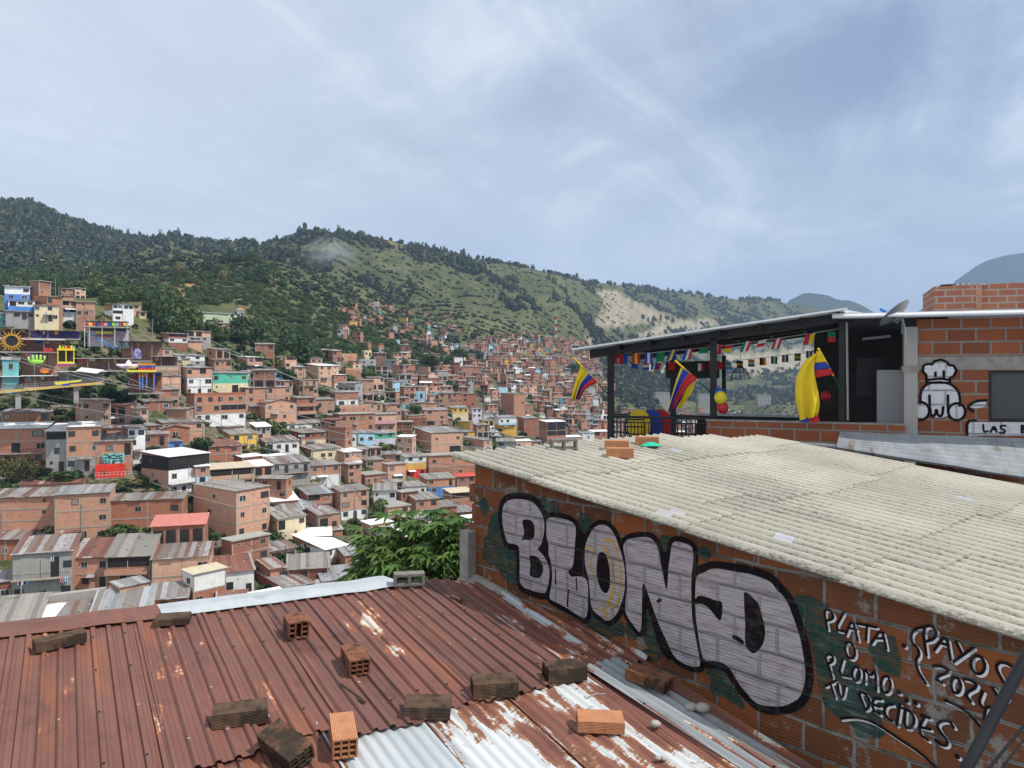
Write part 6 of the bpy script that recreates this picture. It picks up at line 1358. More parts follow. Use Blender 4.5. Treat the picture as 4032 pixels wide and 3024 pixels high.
# --- smaller houses, filled in row by row up the slope
ZONE = [(45, 1343, 'the yellow sun sign'), (420, 1330, 'the mural terrace'), (240, 1180, 'the cream house'), (870, 1260, 'the pale green school'), (985, 1325, 'the pink house'), (905, 1510, 'the bright green house'), (950, 1745, 'the yellow house'), (690, 1880, 'the black-topped house'), (1260, 1470, 'the white-cornered house'), (1400, 1665, 'the flat-topped house'), (1260, 1800, 'the cream yellow house'), (1810, 1625, 'the vivid yellow house'), (1872, 1640, 'the lilac-white house'), (2015, 1600, 'the stepped block'), (2175, 1710, 'the scaffolded house'), (2188, 1300, 'the red and white mast'), (1500, 1250, 'the upper slope edge'), (1630, 1840, 'the tricoloured house'), (1790, 1840, 'the red-brown house'), (1380, 1990, 'the red-shuttered house'), (1840, 1905, 'the pink-red roof'), (1430, 1860, 'the brick tower'), (2340, 1480, 'the leftmost flag'), (2000, 1740, 'the pink-washed house'), (1560, 1870, 'the square house'), (1130, 1430, 'the gabled pinkish house'), (300, 1760, 'the grey ground floor')]
CN = dict(b='orange brick', p='pale brick', u='brown brick', w='white', c='cream', g='grey', y='yellow', t='turquoise', s='light blue', k='pink')
RN = dict(z='grey tin', r='rusty', m='patched tin', f='grey fibre', W='white', S='flat', N='unfinished', t='tiled', R='red')
cands = []
rr = random.Random(99)
def blocked(u0, u1, v0, v1, share=.2):
    for a, b, c, d in HRECT:
        w, h = min(u1, b) - max(u0, a), min(v1, d) - max(v0, c)
        if w > 0 and h > 0 and w * h > share * (u1 - u0) * (v1 - v0): return True
    return False
HAND = list(HRECT)
def fill():
    v = 2440.0
    while v > 1165:
        u = -60.0 + rr.uniform(0, 40)
        while u < 3330:
            D = depth_at(u, v)
            if not D or D > 1500: u += 40; continue
            px = FPX / D; wpx_ = rr.uniform(4.8, 8.5) * px; st = rr.choice([1, 1, 2, 2, 2, 3]); hp = st * rr.uniform(2.35, 2.8) * px
            top = float(np.interp(u, *zip(*TOWN_TOP))); inside = v > top + 4
            p = 0.0
            if inside: p = .93 if (u > 1450 and u < 2400) else .74
            elif 1320 < u < 1800 and v > 1185 + (u - 1320) * .12: p = .20; wpx_ *= .8; st = min(st, 2); hp = min(hp, 5 * px)
            elif 230 < u < 345 and 1128 < v < 1180: p = .85
            elif 460 < u < 540 and 1130 < v < 1150: p = .4
            if u > 2400: p = .75 if v > 1625 else 0
            if u < 560 and 1280 < v < 1660: p = 0
            if 560 <= u < 1090 and v < 1400: p = 0
            if u > 1840 and v > 1790: p = 0
            if 1350 < u < 1860 and v > 2060: p = .5
            vv = v + rr.uniform(-.35, .35) * px
            box = (u, u + wpx_, vv - hp, vv)
            if rr.random() < p and not blocked(u, u + wpx_, vv - hp - .8 * px, vv):
                cands.append((box, st, D)); HRECT.append((u + wpx_ * .1, u + wpx_ * .9, vv - hp * .85, vv))
            u += wpx_ * rr.uniform(.75, 1.15)
        Dm = depth_at(1500, v) or 200
        v -= max(5.0, 1.7 * FPX / Dm)
fill()
cands.sort(key=lambda c: -(c[0][1] - c[0][0]) * (c[0][3] - c[0][2]))
mass = MB(); seen = {}
SIDE = [('beside', 0, 0)]
def rel(u, v):
    k = min(ZONE, key=lambda z: (z[0] - u) ** 2 + (1.6 * (z[1] - v)) ** 2); dx, dy = u - k[0], v - k[1]
    w = ('right of ' if dx > 0 else 'left of ') if abs(dx) > abs(dy) * 1.2 else ('below ' if dy > 0 else 'above ')
    if abs(dx) > 45 and abs(dy) > 25: w = ('lower ' if dy > 0 else 'higher ') + ('right of ' if dx > 0 else 'left of ')
    r = math.hypot(dx, dy); pre = 'close ' if r < 60 else ('' if r < 140 else 'well ')
    return pre + w + k[2]
MAXIND = 300 - len(HAND)
for i, (bx, st, D) in enumerate(cands):
    u0, u1, v0, v1 = bx; wc = rr.choice('bbbbbbbbpppuuuwwcgbbubppuugwbbbubybs') ; wl = wc * st
    if st > 1 and rr.random() < .3: wl = rr.choice('wgcuwt') + wl[1:]
    rf = rr.choice('zzmmfrSSNWSfmf'); sf = rr.choice([0, .18, .25, .3, .38, -.15])
    lay = '|'.join(rr.choice(['ww', 'w.w', '.w', 'wd', 'wsw', 'W.', 'oo', 's.w', '..']) for _ in range(st))
    if i < MAXIND:
        lb = f"{['one', 'two', 'three'][st - 1]}-storey {CN[wc]} house, {RN[rf]} roof, {rel((u0 + u1) / 2, (v0 + v1) / 2)}"
        seen.setdefault(lb, []).append(H(lb, u0, u1, v0, v1, sf, wl, lay, rf, psi=rr.uniform(18, 34), D=D, rec=False, ext=3)[0])
    else: H('', u0, u1, v0, v1, sf, wl, lay, rf, psi=rr.uniform(18, 34), D=D, mb=mass, rec=False, ext=3, parts=False)
for lb, L in seen.items():
    for o in L: o['group'] = lb[:100] if len(L) > 1 else 'small houses packed up the slope'
o = mass.build('distant_houses'); tag(o, 'mass of tiny far houses packed together up the slope and across the valley', 'houses', kind='stuff')
print('HOUSES', len(HAND), len(cands), 'dup labels', sum(len(L) for L in seen.values() if len(L) > 1))
# ---------------------------------------------------------------- terraces, murals and signs on the left hillside
class Face:
    """a vertical plane facing the viewer's side, through the hillside at (u, v): pixel -> local x, z"""
    def __init__(s, u, v, D=None, turn=0.0):
        s.D = D or depth_at(u, v) or 160; s.C = at(u, v, s.D); s.a = -math.atan2(s.C.x, s.C.y) + R_(turn)
        s.f = Vector((math.cos(s.a), math.sin(s.a))); s.n = Vector((-math.sin(s.a), math.cos(s.a)))
    def px(s, u, v, off=0.0):
        q, z = ray(u, v); c = s.C.x * s.n.x + s.C.y * s.n.y + off; y = c / (s.n.x * q + s.n.y); p = Vector((q * y - s.C.x, y - s.C.y)); return p.dot(s.f), z * y - s.C.z
    def root(s, name, label, cat, group=None, kind=None): return tag(empty(name, s.C, s.a), label, cat, group, kind)
    def box(s, m, u0, u1, v0, v1, mat, off=0.0, th=.2):
        a, b = s.px(u0, v0, off), s.px(u1, v1, off); m.box(a[0], b[0], off, off + th, b[1], a[1], mat)
    def tub(s, m, P, r, mat, off=0.0, seg=6): m.tube([(q[0], off, q[1]) for q in (s.px(u, v, off) for u, v in P)], r, mat, seg)
Y1 = lambda x, y: (x / 2.765, 1000 + y / 2.765)
def mural(name, cols, sc=0.5):
    t, b = new_mat(name); tc = N(t, 'ShaderNodeTexCoord').outputs['Object']
    w = N(t, 'ShaderNodeVectorMath', {0: tc, 1: (1, 0.2, 1)}, operation='MULTIPLY').outputs[0]
    n = N(t, 'ShaderNodeTexNoise', {'Vector': w, 'Scale': sc, 'Detail': 2.0, 'Distortion': 1.6})
    v = N(t, 'ShaderNodeTexVoronoi', {'Vector': n.outputs['Color'], 'Scale': 5.0}); 
    sp = N(t, 'ShaderNodeSeparateColor', {0: v.outputs['Color']})
    col = ramp_(t, sp.outputs[0], [(i / len(cols), c) for i, c in enumerate(cols)], 'CONSTANT')
    ln = ramp_(t, noise_(t, w, sc * 5, 3, 0.6, 2.0), [(0.47, 0.0), (0.49, 1.0), (0.51, 1.0), (0.53, 0.0)])
    col = mix_(t, math_(t, 'MULTIPLY', ln, 0.75), col, (0.03, 0.03, 0.04))
    lnk(t, col, b.inputs['Base Color']); b.inputs['Roughness'].default_value = 0.8
mural('mural_mixed', [(0.55, 0.55, 0.58), (0.42, 0.36, 0.5), (0.5, 0.5, 0.52), (0.60, 0.20, 0.14), (0.16, 0.33, 0.50), (0.5, 0.38, 0.36), (0.3, 0.29, 0.32)])
mural('mural_blue', [(0.10, 0.28, 0.42), (0.36, 0.44, 0.50), (0.07, 0.18, 0.30), (0.45, 0.43, 0.40), (0.25, 0.40, 0.45)])
mural('mural_turquoise', [(0.14, 0.50, 0.52), (0.10, 0.42, 0.46), (0.22, 0.58, 0.58)], .35)
mural('mural_purple', [(0.28, 0.20, 0.5), (0.14, 0.22, 0.5), (0.40, 0.34, 0.6), (0.10, 0.12, 0.3)], .7)
mural('mural_pale', [(0.6, 0.58, 0.56), (0.52, 0.5, 0.5), (0.55, 0.32, 0.36), (0.5, 0.5, 0.52)], .8)
mural('stone_clad', [(0.30, 0.25, 0.19), (0.20, 0.16, 0.13), (0.38, 0.33, 0.26), (0.13, 0.11, 0.09), (0.26, 0.21, 0.17)], 1.6)
flat('sun_gold', (0.48, 0.25, 0.03)); flat('hand_green', (0.28, 0.62, 0.05), .5); flat('hand_orange', (0.75, 0.20, 0.02), .5); flat('banner_yellow', (0.78, 0.66, 0.08)); flat('walk_yellow', (0.62, 0.42, 0.13)); flat('skin_nail', (0.75, 0.7, 0.55)); flat('awning_cream', (0.72, 0.69, 0.60)); flat('heart_red', (0.5, 0.03, 0.04))
# open restaurant terraces stacked under white roof edges
def deck(label, u0, u1, vr, vf, D, cols=4, roof='roof_white', back='brick_dull', rail='steel_dark', name='restaurant_terrace', dep=4.0, slab='concrete', rl=14):
    F = Face((u0 + u1) / 2, vf, D); r = F.root(name, label, 'terrace'); a, b = F.px(u0, vr), F.px(u1, vf)
    m = MB(); m.box(a[0] - .4, b[0] + .4, -.5, dep, a[1], a[1] + .14, roof); m.build('roof', r)
    m = MB(); m.box(a[0], b[0], 0, dep, b[1] - .3, b[1], slab); m.build('floor_slab', r)
    m = MB(); m.box(a[0], b[0], dep - .2, dep, b[1], a[1], back); m.build('back_wall', r)
    for i in range(cols):
        x = a[0] + .1 + (b[0] - a[0] - .3) * i / max(1, cols - 1); m = MB(); m.box(x, x + .12, .05, .17, b[1], a[1], 'pole_grey' if i % 2 else rail); m.build('post', r)
    m = MB(); m.box(a[0], b[0], 0.0, .05, b[1] + .92, b[1] + .98, rail); m.box(a[0], b[0], .01, .04, b[1] + .45, b[1] + .49, rail)
    for i in range(rl): x = a[0] + (b[0] - a[0]) * (i + .5) / rl; m.box(x, x + .04, .01, .04, b[1], b[1] + .92, rail)
    m.build('railing', r); rnd = random.Random(int(u0 + vr))
    for i in range(int((b[0] - a[0]) / 2.2)):
        x = a[0] + .6 + i * 2.2 + rnd.uniform(-.5, .5); h = rnd.uniform(.4, 1.0); y = rnd.uniform(.3, dep - 1); m = MB(); m.box(x, x + rnd.uniform(.4, 1.1), y, y + .05, a[1] - h, a[1] - .02, rnd.choice(['flag_red', 'turquoise', 'cream', 'white', 'flag_blue', 'flag_yellow', 'sun_gold', 'curtain', 'door_dark', 'pink'])); m.build('hanging_banner', r)
    return F, r
deck('dark terrace with red-lettered edge behind the yellow sun sign', -60, 248, 1334, 1386, 172, 5)
deck('topmost shady terrace with washing above the sun sign', -60, 118, 1293, 1330, 178, 4, 'roof_rust')
deck('dim purple-walled terrace right of the washing terrace', 120, 318, 1300, 1334, 177, 4, 'roof_rust', 'purple')
deck('dark terrace behind the green hand sculpture', 80, 240, 1388, 1478, 163, 4, 'concrete')
deck('dark deck with thin pale roof under the orange hand', 92, 224, 1481, 1523, 157, 4)
deck('dark teal deck under the turquoise house at the left edge', -60, 92, 1484, 1530, 157, 3)
deck('white-columned terrace under the long cream awning', 226, 412, 1464, 1510, 159, 6, 'roof_white', 'grey')
deck('shady terrace between the yellow booth and the purple painted gable', 300, 512, 1412, 1458, 166, 6, 'concrete')
deck('dark terrace below the black roof near the woods', 476, 640, 1346, 1420, 175, 5, 'steel_dark')
deck('open terrace under a flat roof below the big tricolour letters', 505, 640, 1466, 1546, 163, 4, 'concrete')
deck('open terrace filled with plants beside the striped hut', 600, 700, 1404, 1440, 172, 4, 'concrete')
F = Face(60, 1386, 168); r = F.root('sun_sign', 'big golden sun-shaped sign with pointed rays at the left edge', 'sign'); c = F.px(46, 1343); k = F.D / FPX
m = MB(); m.tube([(c[0] + 23 * k * math.cos(t * .2094), 0, c[1] + 23 * k * math.sin(t * .2094)) for t in range(31)], .16, 'sun_gold', 8, False); m.build('ring', r)
m = MB(); m.tube([(c[0], .1, c[1]), (c[0], .3, c[1])], 22 * k, 'opening', 24); m.build('centre', r)
for i in range(20):
    t = i * .31416; L = (52 if i % 2 else 42) * k; q = 24 * k; w = 3.6 * k; e = (math.cos(t), math.sin(t)); m = MB()
    P = [(c[0] + e[0] * q - e[1] * w, c[1] + e[1] * q + e[0] * w), (c[0] + e[0] * q + e[1] * w, c[1] + e[1] * q - e[0] * w), (c[0] + e[0] * L, c[1] + e[1] * L)]
    m.face([(x, -.06, z) for x, z in P], 'sun_gold'); m.face([(x, .06, z) for x, z in P][::-1], 'sun_gold')
    for p, q2 in zip(P, P[1:] + P[:1]): m.face([(p[0], -.06, p[1]), (p[0], .06, p[1]), (q2[0], .06, q2[1]), (q2[0], -.06, q2[1])], 'sun_gold')
    m.build('ray', r)
def hand(u0, u1, vt, vb, D, mat, label):
    F = Face((u0 + u1) / 2, vb, D); r = F.root('hand_sculpture', label, 'sculpture', 'giant hand sculptures'); w = (u1 - u0); h = vb - vt
    m = MB(); rows = []
    for i in range(7):
        t = i / 6 * math.pi; rows.append([(lambda p: (p[0], -.5 * math.sin(t) * math.sin(b * .5236), p[1]))(F.px(u0 + w * .5 - w * .42 * math.cos(t), vb - h * .26 + h * .26 * math.sin(t) * math.cos(b * .5236) * (1 if math.cos(b * .5236) > 0 else .8))) for b in range(12)])
    m.grid(rows, mat, True); m.build('palm', r, True)
    for i in range(5):
        x = u0 + w * (.07 + .215 * i); top = vt + h * (.22, .02, 0, .02, .12)[i]; m = MB(); P = [F.px(x + (w * .5 + u0 - x) * .12, vb - h * .25), F.px(x, vb - h * .6), F.px(x, top + h * .08), F.px(x + .5, top)]
        rr_ = F.D / FPX * w * .068; m.tube([(p[0], 0, p[1]) for p in P], [rr_ * .9, rr_, rr_ * .9, rr_ * .4], mat, 10); f = m.build('finger', r, True)
        m = MB(); a = F.px(x, top + h * .14); m.box(a[0] - rr_ * .45, a[0] + rr_ * .45, -rr_ * 1.02, -rr_ * .8, a[1] - rr_ * .5, a[1] + rr_ * .6, 'skin_nail' if mat == 'hand_green' else 'frame_white'); m.build('nail', f)
hand(108, 180, 1396, 1434, 160, 'hand_green', 'giant lime green open hand sculpture with five upright fingers')
hand(157, 196, 1448, 1470, 158, 'hand_orange', 'smaller orange hand sculpture below the lime green one')
F = Face(260, 1446, 161); r = F.root('yellow_booth', 'yellow-framed lookout booth with tricolour skirt beside the green hand', 'booth')
for u in (228, 260, 291): m = MB(); F.box(m, u - 2, u + 2, 1376, 1424, 'flag_yellow', 0, .2); m.build('post', r)
m = MB(); F.box(m, 224, 296, 1372, 1380, 'flag_yellow', -.1, 2.5); m.build('roof', r)
m = MB(); F.box(m, 226, 294, 1424, 1428, 'flag_yellow', -.02, .3); F.box(m, 227, 293, 1428, 1432, 'banner_yellow', 0, .25); F.box(m, 228, 292, 1432, 1436, 'flag_blue', 0, .25); F.box(m, 229, 291, 1436, 1441, 'flag_red', 0, .25); m.build('tricolour_skirt', r)
m = MB(); F.box(m, 228, 292, 1380, 1424, 'interior_dark', 2.2, .2); m.build('back_wall', r)
for i, (u, c) in enumerate(((236, 'flag_yellow'), (248, 'hand_green'), (259, 'flag_orange'), (270, 'flag_red'), (282, 'banner_yellow'), (292, 'turquoise'))):
    m = MB(); F.box(m, u - 4, u + 4, 1360 + (i % 2) * 3, 1372, c, .4, .5); m.build('painted_panel', r)
H('turquoise box house with dark window on the lower terrace at the left', 8, 74, 1418, 1472, 0, 't', '.W.', 'z', D=157, rec=False)
F = Face(200, 1530, 150); r = F.root('yellow_walkway', 'long elevated walkway with an ochre yellow edge and railing', 'walkway')
a, b = F.px(-60, 1545), F.px(400, 1504); m = MB(); m.hexa([(a[0], 0, a[1] - .45), (b[0], 0, b[1] - .45), (b[0], 2.2, b[1] - .45), (a[0], 2.2, a[1] - .45), (a[0], 0, a[1]), (b[0], 0, b[1]), (b[0], 2.2, b[1]), (a[0], 2.2, a[1])], 'walk_yellow'); m.build('deck', r)
m = MB()
for i in range(60): t = i / 59; x, z = a[0] + (b[0] - a[0]) * t, a[1] + (b[1] - a[1]) * t; m.box(x - .03, x + .03, .05, .09, z, z + 1, 'pole_grey')
for h in (.5, 1.0): m.hexa([(a[0], .05, a[1] + h - .03), (b[0], .05, b[1] + h - .03), (b[0], .1, b[1] + h - .03), (a[0], .1, a[1] + h - .03), (a[0], .05, a[1] + h), (b[0], .05, b[1] + h), (b[0], .1, b[1] + h), (a[0], .1, a[1] + h)], 'pole_grey')
m.build('railing', r)
for u in (60, 290): m = MB(); q = F.px(u, 1540 - (u + 60) * .09); m.box(q[0], q[0] + .9, .6, 1.5, q[1] - 4, q[1] - .45, 'concrete'); m.build('pier', r)
def sheet_px(name, label, cat, P, D, mat, th=.06, thick_y=.0, drop=0):
    F = Face(P[0][0], P[0][1], D); m = MB(); L = [F.px(*p) for p in P]; m.poly(L, mat, 0); n = len(L); m.poly(L[::-1], mat, th)
    m.grid([[(x, 0, z) for x, z in L], [(x, th, z) for x, z in L]], mat, True); o = m.build(name); o.location = F.C; o.rotation_euler = (0, 0, F.a); return tag(o, label, cat)
sheet_px('fabric_banner', 'long sagging yellow cloth draped over the ochre walkway rail', 'banner', [Y1(588, 1392), Y1(700, 1388), Y1(900, 1368), Y1(870, 1392), Y1(760, 1402), Y1(690, 1420), Y1(610, 1424)], 149.5, 'banner_yellow')
sheet_px('fabric_banner', 'short blue and red cloth hanging below the yellow one', 'banner', [Y1(640, 1425), Y1(760, 1404), Y1(765, 1430), Y1(690, 1438)], 149.4, 'flag_blue')
F = Face(350, 1468, 156); a, b = F.px(300, 1450), F.px(412, 1456); m = MB(); m.hexa([(a[0], 0, a[1] - .6), (b[0] - 1.5, 0, b[1] - .8), (b[0], 4.5, b[1] - .1), (a[0] + .9, 4.5, a[1] + .1), (a[0], 0, a[1] - .5), (b[0] - 1.5, 0, b[1] - .7), (b[0], 4.5, b[1]), (a[0] + .9, 4.5, a[1] + .2)], 'awning_cream'); o = m.build('cream_awning'); o.location = F.C; o.rotation_euler = (0, 0, F.a); tag(o, 'large tilted cream awning over the white-columned terrace', 'awning')
F = Face(195, 1384, 168); m = MB(); q = F.px(190, 1382); P = [(q[0] + .95 * 16 * math.sin(t) ** 3 / 16, q[1] + .95 * (13 * math.cos(t) - 5 * math.cos(2 * t) - 2 * math.cos(3 * t) - math.cos(4 * t)) / 16) for t in [i * .2618 for i in range(24)]]; m.poly(P, 'heart_red', -.4); m.poly(P[::-1], 'heart_red', -.2); m.grid([[(x, -.4, z) for x, z in P], [(x, -.2, z) for x, z in P]], 'heart_red', True); o = m.build('heart_sign'); o.location = F.C; o.rotation_euler = (0, 0, F.a); tag(o, 'dark red heart-shaped sign on the terrace edge', 'sign')
# mural stair terrace
F = Face(420, 1366, 172); r = F.root('mural_terrace', 'two-storey white-posted terrace with coloured picture panels and a blue-edged stair', 'terrace')
m = MB(); F.box(m, 330, 508, 1262, 1266, 'concrete', -.4, 6); m.build('roof', r)
m = MB(); F.box(m, 330, 512, 1285, 1291, 'frame_white', -.4, 6); m.build('deck', r)
m = MB(); F.box(m, 345, 508, 1291, 1366, 'mural_pale', 3.5, .3); m.build('back_wall', r)
m = MB(); F.box(m, 352, 500, 1293, 1304, 'interior_dark', 3.2, .2); m.build('shade_strip', r)  # dark strip added to stand for the shade under the deck
for u in (333, 352, 402, 452, 500): m = MB(); F.box(m, u - 1.5, u + 1.5, 1262, 1366, 'frame_white', -.2, .18); m.build('post', r)
PC_ = ['flag_red', 'flag_yellow', 'flag_red', 'flag_blue', 'flag_red', 'pink', 'flag_blue', 'hand_green', 'turquoise', 'flag_red', 'flag_yellow']
for i, c in enumerate(PC_): u = 341 + i * 15; m = MB(); F.box(m, u - 5.5, u + 5.5, 1271, 1283, c, -.32, .08); m.build('picture_panel', r)
m = MB(); F.box(m, 376, 446, 1304, 1316, 'banner_yellow', 2.9, .2); F.box(m, 378, 446, 1316, 1320, 'flag_blue', 2.9, .2); F.box(m, 380, 446, 1320, 1326, 'flag_red', 2.9, .2); m.build('tricolour_panel', r)
m = MB(); P = [F.px(*Y1(985, 885), 1.0), F.px(*Y1(1030, 885), 1.0), F.px(*Y1(1075, 945), 1.0), F.px(*Y1(1115, 945), 1.0), F.px(*Y1(1255, 1038), 1.0)]; m.tube([(x, 1.0, z) for x, z in P], .18, 'blue', 6); st = m.build('stair', r)
m = MB(); F.box(m, 455, 510, 1346, 1372, 'mural_blue', 1.6, .3); m.build('painted_base', r)
sheet_px('painted_gable', 'purple and blue painted gable between the terraces', 'mural', [(521, 1412), (524, 1392), (534, 1372), (545, 1370), (556, 1384), (559, 1412)], 164, 'mural_purple', 3)
F = Face(576, 1460, 162); r = F.root('big_letters', 'row of fat yellow, blue and red standing letters on a planted deck', 'sign')
for i in range(6):
    u = 544 + i * 11.6; m = MB(); F.box(m, u, u + 10.2, 1430 + (i % 2), 1439, 'flag_orange', 0, .6); F.box(m, u + .4, u + 9.8, 1439, 1448, 'flag_blue', 0.02, .55); F.box(m, u, u + 10.2, 1448, 1456, 'flag_red', 0, .6); m.build('letter_block', r)
for i, u in enumerate((547, 559, 575, 604)): m = MB(); F.box(m, u, u + 5, 1468, 1484, 'flag_orange', .1, .4); F.box(m, u, u + 5, 1484, 1530, 'blue', .12, .36); m.build('column', r)
m = MB(); F.box(m, 500, 616, 1457, 1465, 'banner_yellow', -.3, 5); m.build('deck', r)
m = MB(); F = Face(506, 1444, 163); q = F.px(506, 1444); m.tube([(q[0] - 2.4, 0, q[1] + .45), (q[0] - 1.2, 0, q[1] + .1), (q[0] + 1.2, 0, q[1] + .1), (q[0] + 2.4, 0, q[1] + .45)], [.12, .5, .5, .12], 'lilac', 8); m.tube([(q[0], 0, q[1] + .2), (q[0], 0, q[1] + .9), (q[0], 0, q[1] + 1.5)], [1.0, .5, .1], 'lilac', 10); o = m.build('hat_sculpture', None, True); o.location = F.C; o.rotation_euler = (0, 0, F.a); tag(o, 'giant lilac broad-brimmed hat sculpture beside the tricolour letters', 'sculpture')
# walls with paint, retaining walls
def painted_wall(name, label, u0, u1, vt, vb, mat, D=None, th=.4, capm=None, turn=0):
    F = Face((u0 + u1) / 2, vb, D, turn); r = F.root(name, label, 'wall'); m = MB(); F.box(m, u0, u1, vt, vb, mat, 0, th); a = F.px(u0, vb); b = F.px(u1, vb); m.box(a[0], b[0], .01, th - .01, a[1] - 3, a[1] - .001, 'concrete'); m.build('wall', r)
    if capm: m = MB(); F.box(m, u0 - 2, u1 + 2, vt - 3, vt - .3, capm, -.1, th + .3); m.build('coping', r)
    return F, r
painted_wall('mural_wall', 'long wall covered in pale many-coloured murals above the ravine', 200, 552, 1598, 1634, 'mural_mixed', capm='concrete')
painted_wall('mural_wall', 'white graffiti wall below the row of coloured booths', 318, 560, 1650, 1676, 'mural_pale', capm='concrete')
painted_wall('mural_wall', 'blue graffiti mural wall under the grey two-storey house', 1072, 1266, 1912, 1945, 'mural_blue', capm='band')
painted_wall('retaining_wall', 'stained pale concrete retaining wall behind the lowest grey roofs', 172, 422, 2352, 2440, 'concrete', th=1.0, capm='concrete')
painted_wall('retaining_wall', 'pale stained concrete wall holding the ground below two brick houses in the centre', 1756, 1808, 1556, 1600, 'concrete')
for i, (u, c, w_) in enumerate(((372, 'sky_blue', 'light blue'), (400, 'blue', 'deep blue'), (424, 'purple', 'purple'), (452, 'cream', 'cream'), (480, 'turquoise', 'turquoise'), (508, 'turquoise', 'smallest turquoise'))):
    F = Face(u + 10, 1652); r = F.root('market_booth', f'{w_} slant-roofed booth in the row along the mural wall', 'booth', 'row of coloured booths'); a, b = F.px(u, 1634), F.px(u + 20, 1652); m = MB(); m.box(a[0], b[0], 0, 1.6, b[1] - 1, a[1], c); m.build('body', r); m = MB(); m.hexa([(a[0] - .2, -.4, a[1] - .2), (b[0] + .1, -.4, a[1] - .2), (b[0] + .1, 1.8, a[1] + .3), (a[0] - .2, 1.8, a[1] + .3), (a[0] - .2, -.4, a[1] - .12), (b[0] + .1, -.4, a[1] - .12), (b[0] + .1, 1.8, a[1] + .38), (a[0] - .2, 1.8, a[1] + .38)], c); m.build('roof', r)
F, r = painted_wall('painted_wall', 'turquoise wall with thick black graffiti letters above the red box', 402, 490, 1788, 1834, 'mural_turquoise', D=(depth_at(440, 1856) or 160) - 1.2)
Y2 = lambda x, y: (x / 2.765, 1600 + y / 2.765)
m = MB()
for i, s in enumerate(([(1160,590),(1125,590),(1118,615),(1140,632),(1165,625),(1160,610),(1145,610)], [(1185,590),(1185,620),(1210,632),(1230,620),(1230,588)], [(1275,592),(1245,595),(1240,620),(1262,632),(1280,628)], [(1292,592),(1335,590),(1300,630),(1340,630)], [(1130,530),(1170,525),(1190,550),(1230,530),(1280,545),(1330,530)], [(1130,565),(1180,555),(1240,570),(1330,560)])):
    m.stroke([F.px(*Y2(*p), -.02) for p in s], .22, 'black', -.02 - .001 * i)
m.build('painted_letters', r)
painted_wall('red_box', 'bright orange-red painted concrete box under the turquoise letters', 374, 491, 1832, 1878, 'red_paint', D=(depth_at(440, 1860) or 160) - 2.5, th=1.4)
F = Face(430, 1880); m = MB()
for h in (.45, .95): a = F.px(374, 1880, -3.2); b = F.px(536, 1872, -3.2); m.bar((a[0], -3.2, a[1] + h), (b[0], -3.2, b[1] + h), .05, .05, 'frame_white')
for i in range(12): t = i / 11; x = a[0] + (b[0] - a[0]) * t; z = a[1] + (b[1] - a[1]) * t; m.box(x - .025, x + .025, -3.22, -3.18, z, z + .95, 'frame_white')
o = m.build('path_railing'); o.location = F.C; o.rotation_euler = (0, 0, F.a); tag(o, 'thin pale railing along the path in front of the red box', 'railing')
# patterned facing on the laundry house, laundry, water tank, dishes
def laundry(label, u, v, cols, D, w=9, h=22):
    F = Face(u, v, D); r = F.root('laundry_line', label, 'laundry', 'washing hung out on balconies'); m = MB(); n = len(cols); a = F.px(u - w * n / 2, v); b = F.px(u + w * n / 2, v); m.tube([(a[0] - .3, 0, a[1]), (b[0] + .3, 0, b[1])], .015, 'cable', 4); m.build('line', r)
    for i, c in enumerate(cols):
        x0 = a[0] + (b[0] - a[0]) * i / n + .05; x1 = a[0] + (b[0] - a[0]) * (i + 1) / n - .05; hh = h * F.D / FPX * (0.8 + .4 * random.random()); m = MB()
        rows = [[(x0 + (x1 - x0) * k / 4, .05 * math.sin(k * 2 + j), -hh * j / 4) for k in range(5)] for j in range(5)]; m.grid(rows, c); m.grid([[(x, y + .02, z) for x, y, z in reversed(q)] for q in rows], c); m.build('garment', r)
laundry('pink and light blue clothes on the grey laundry house', 252, 2268, ['pink', 'pink', 'sky_blue', 'sky_blue'], 118); laundry('red, white and blue clothes on the grey laundry house balcony', 88, 2288, ['pink', 'door_dark', 'white', 'door_dark', 'blue'], 117, 9, 16); laundry('white clothes in the doorway of the grey laundry house', 206, 2192, ['white', 'sky_blue'], 118, 8, 22)
laundry('pink towels on the grey-roofed balcony house', 1248, 1992, ['pink', 'pink', 'white'], 152, 10, 12); laundry('white sheets on the cream balcony house', 1188, 1712, ['white', 'sky_blue', 'white'], 206, 9, 9); laundry('dark and white clothes on the cream-awning terrace', 938, 1868, ['white', 'door_dark', 'sky_blue'], 160, 6, 20)
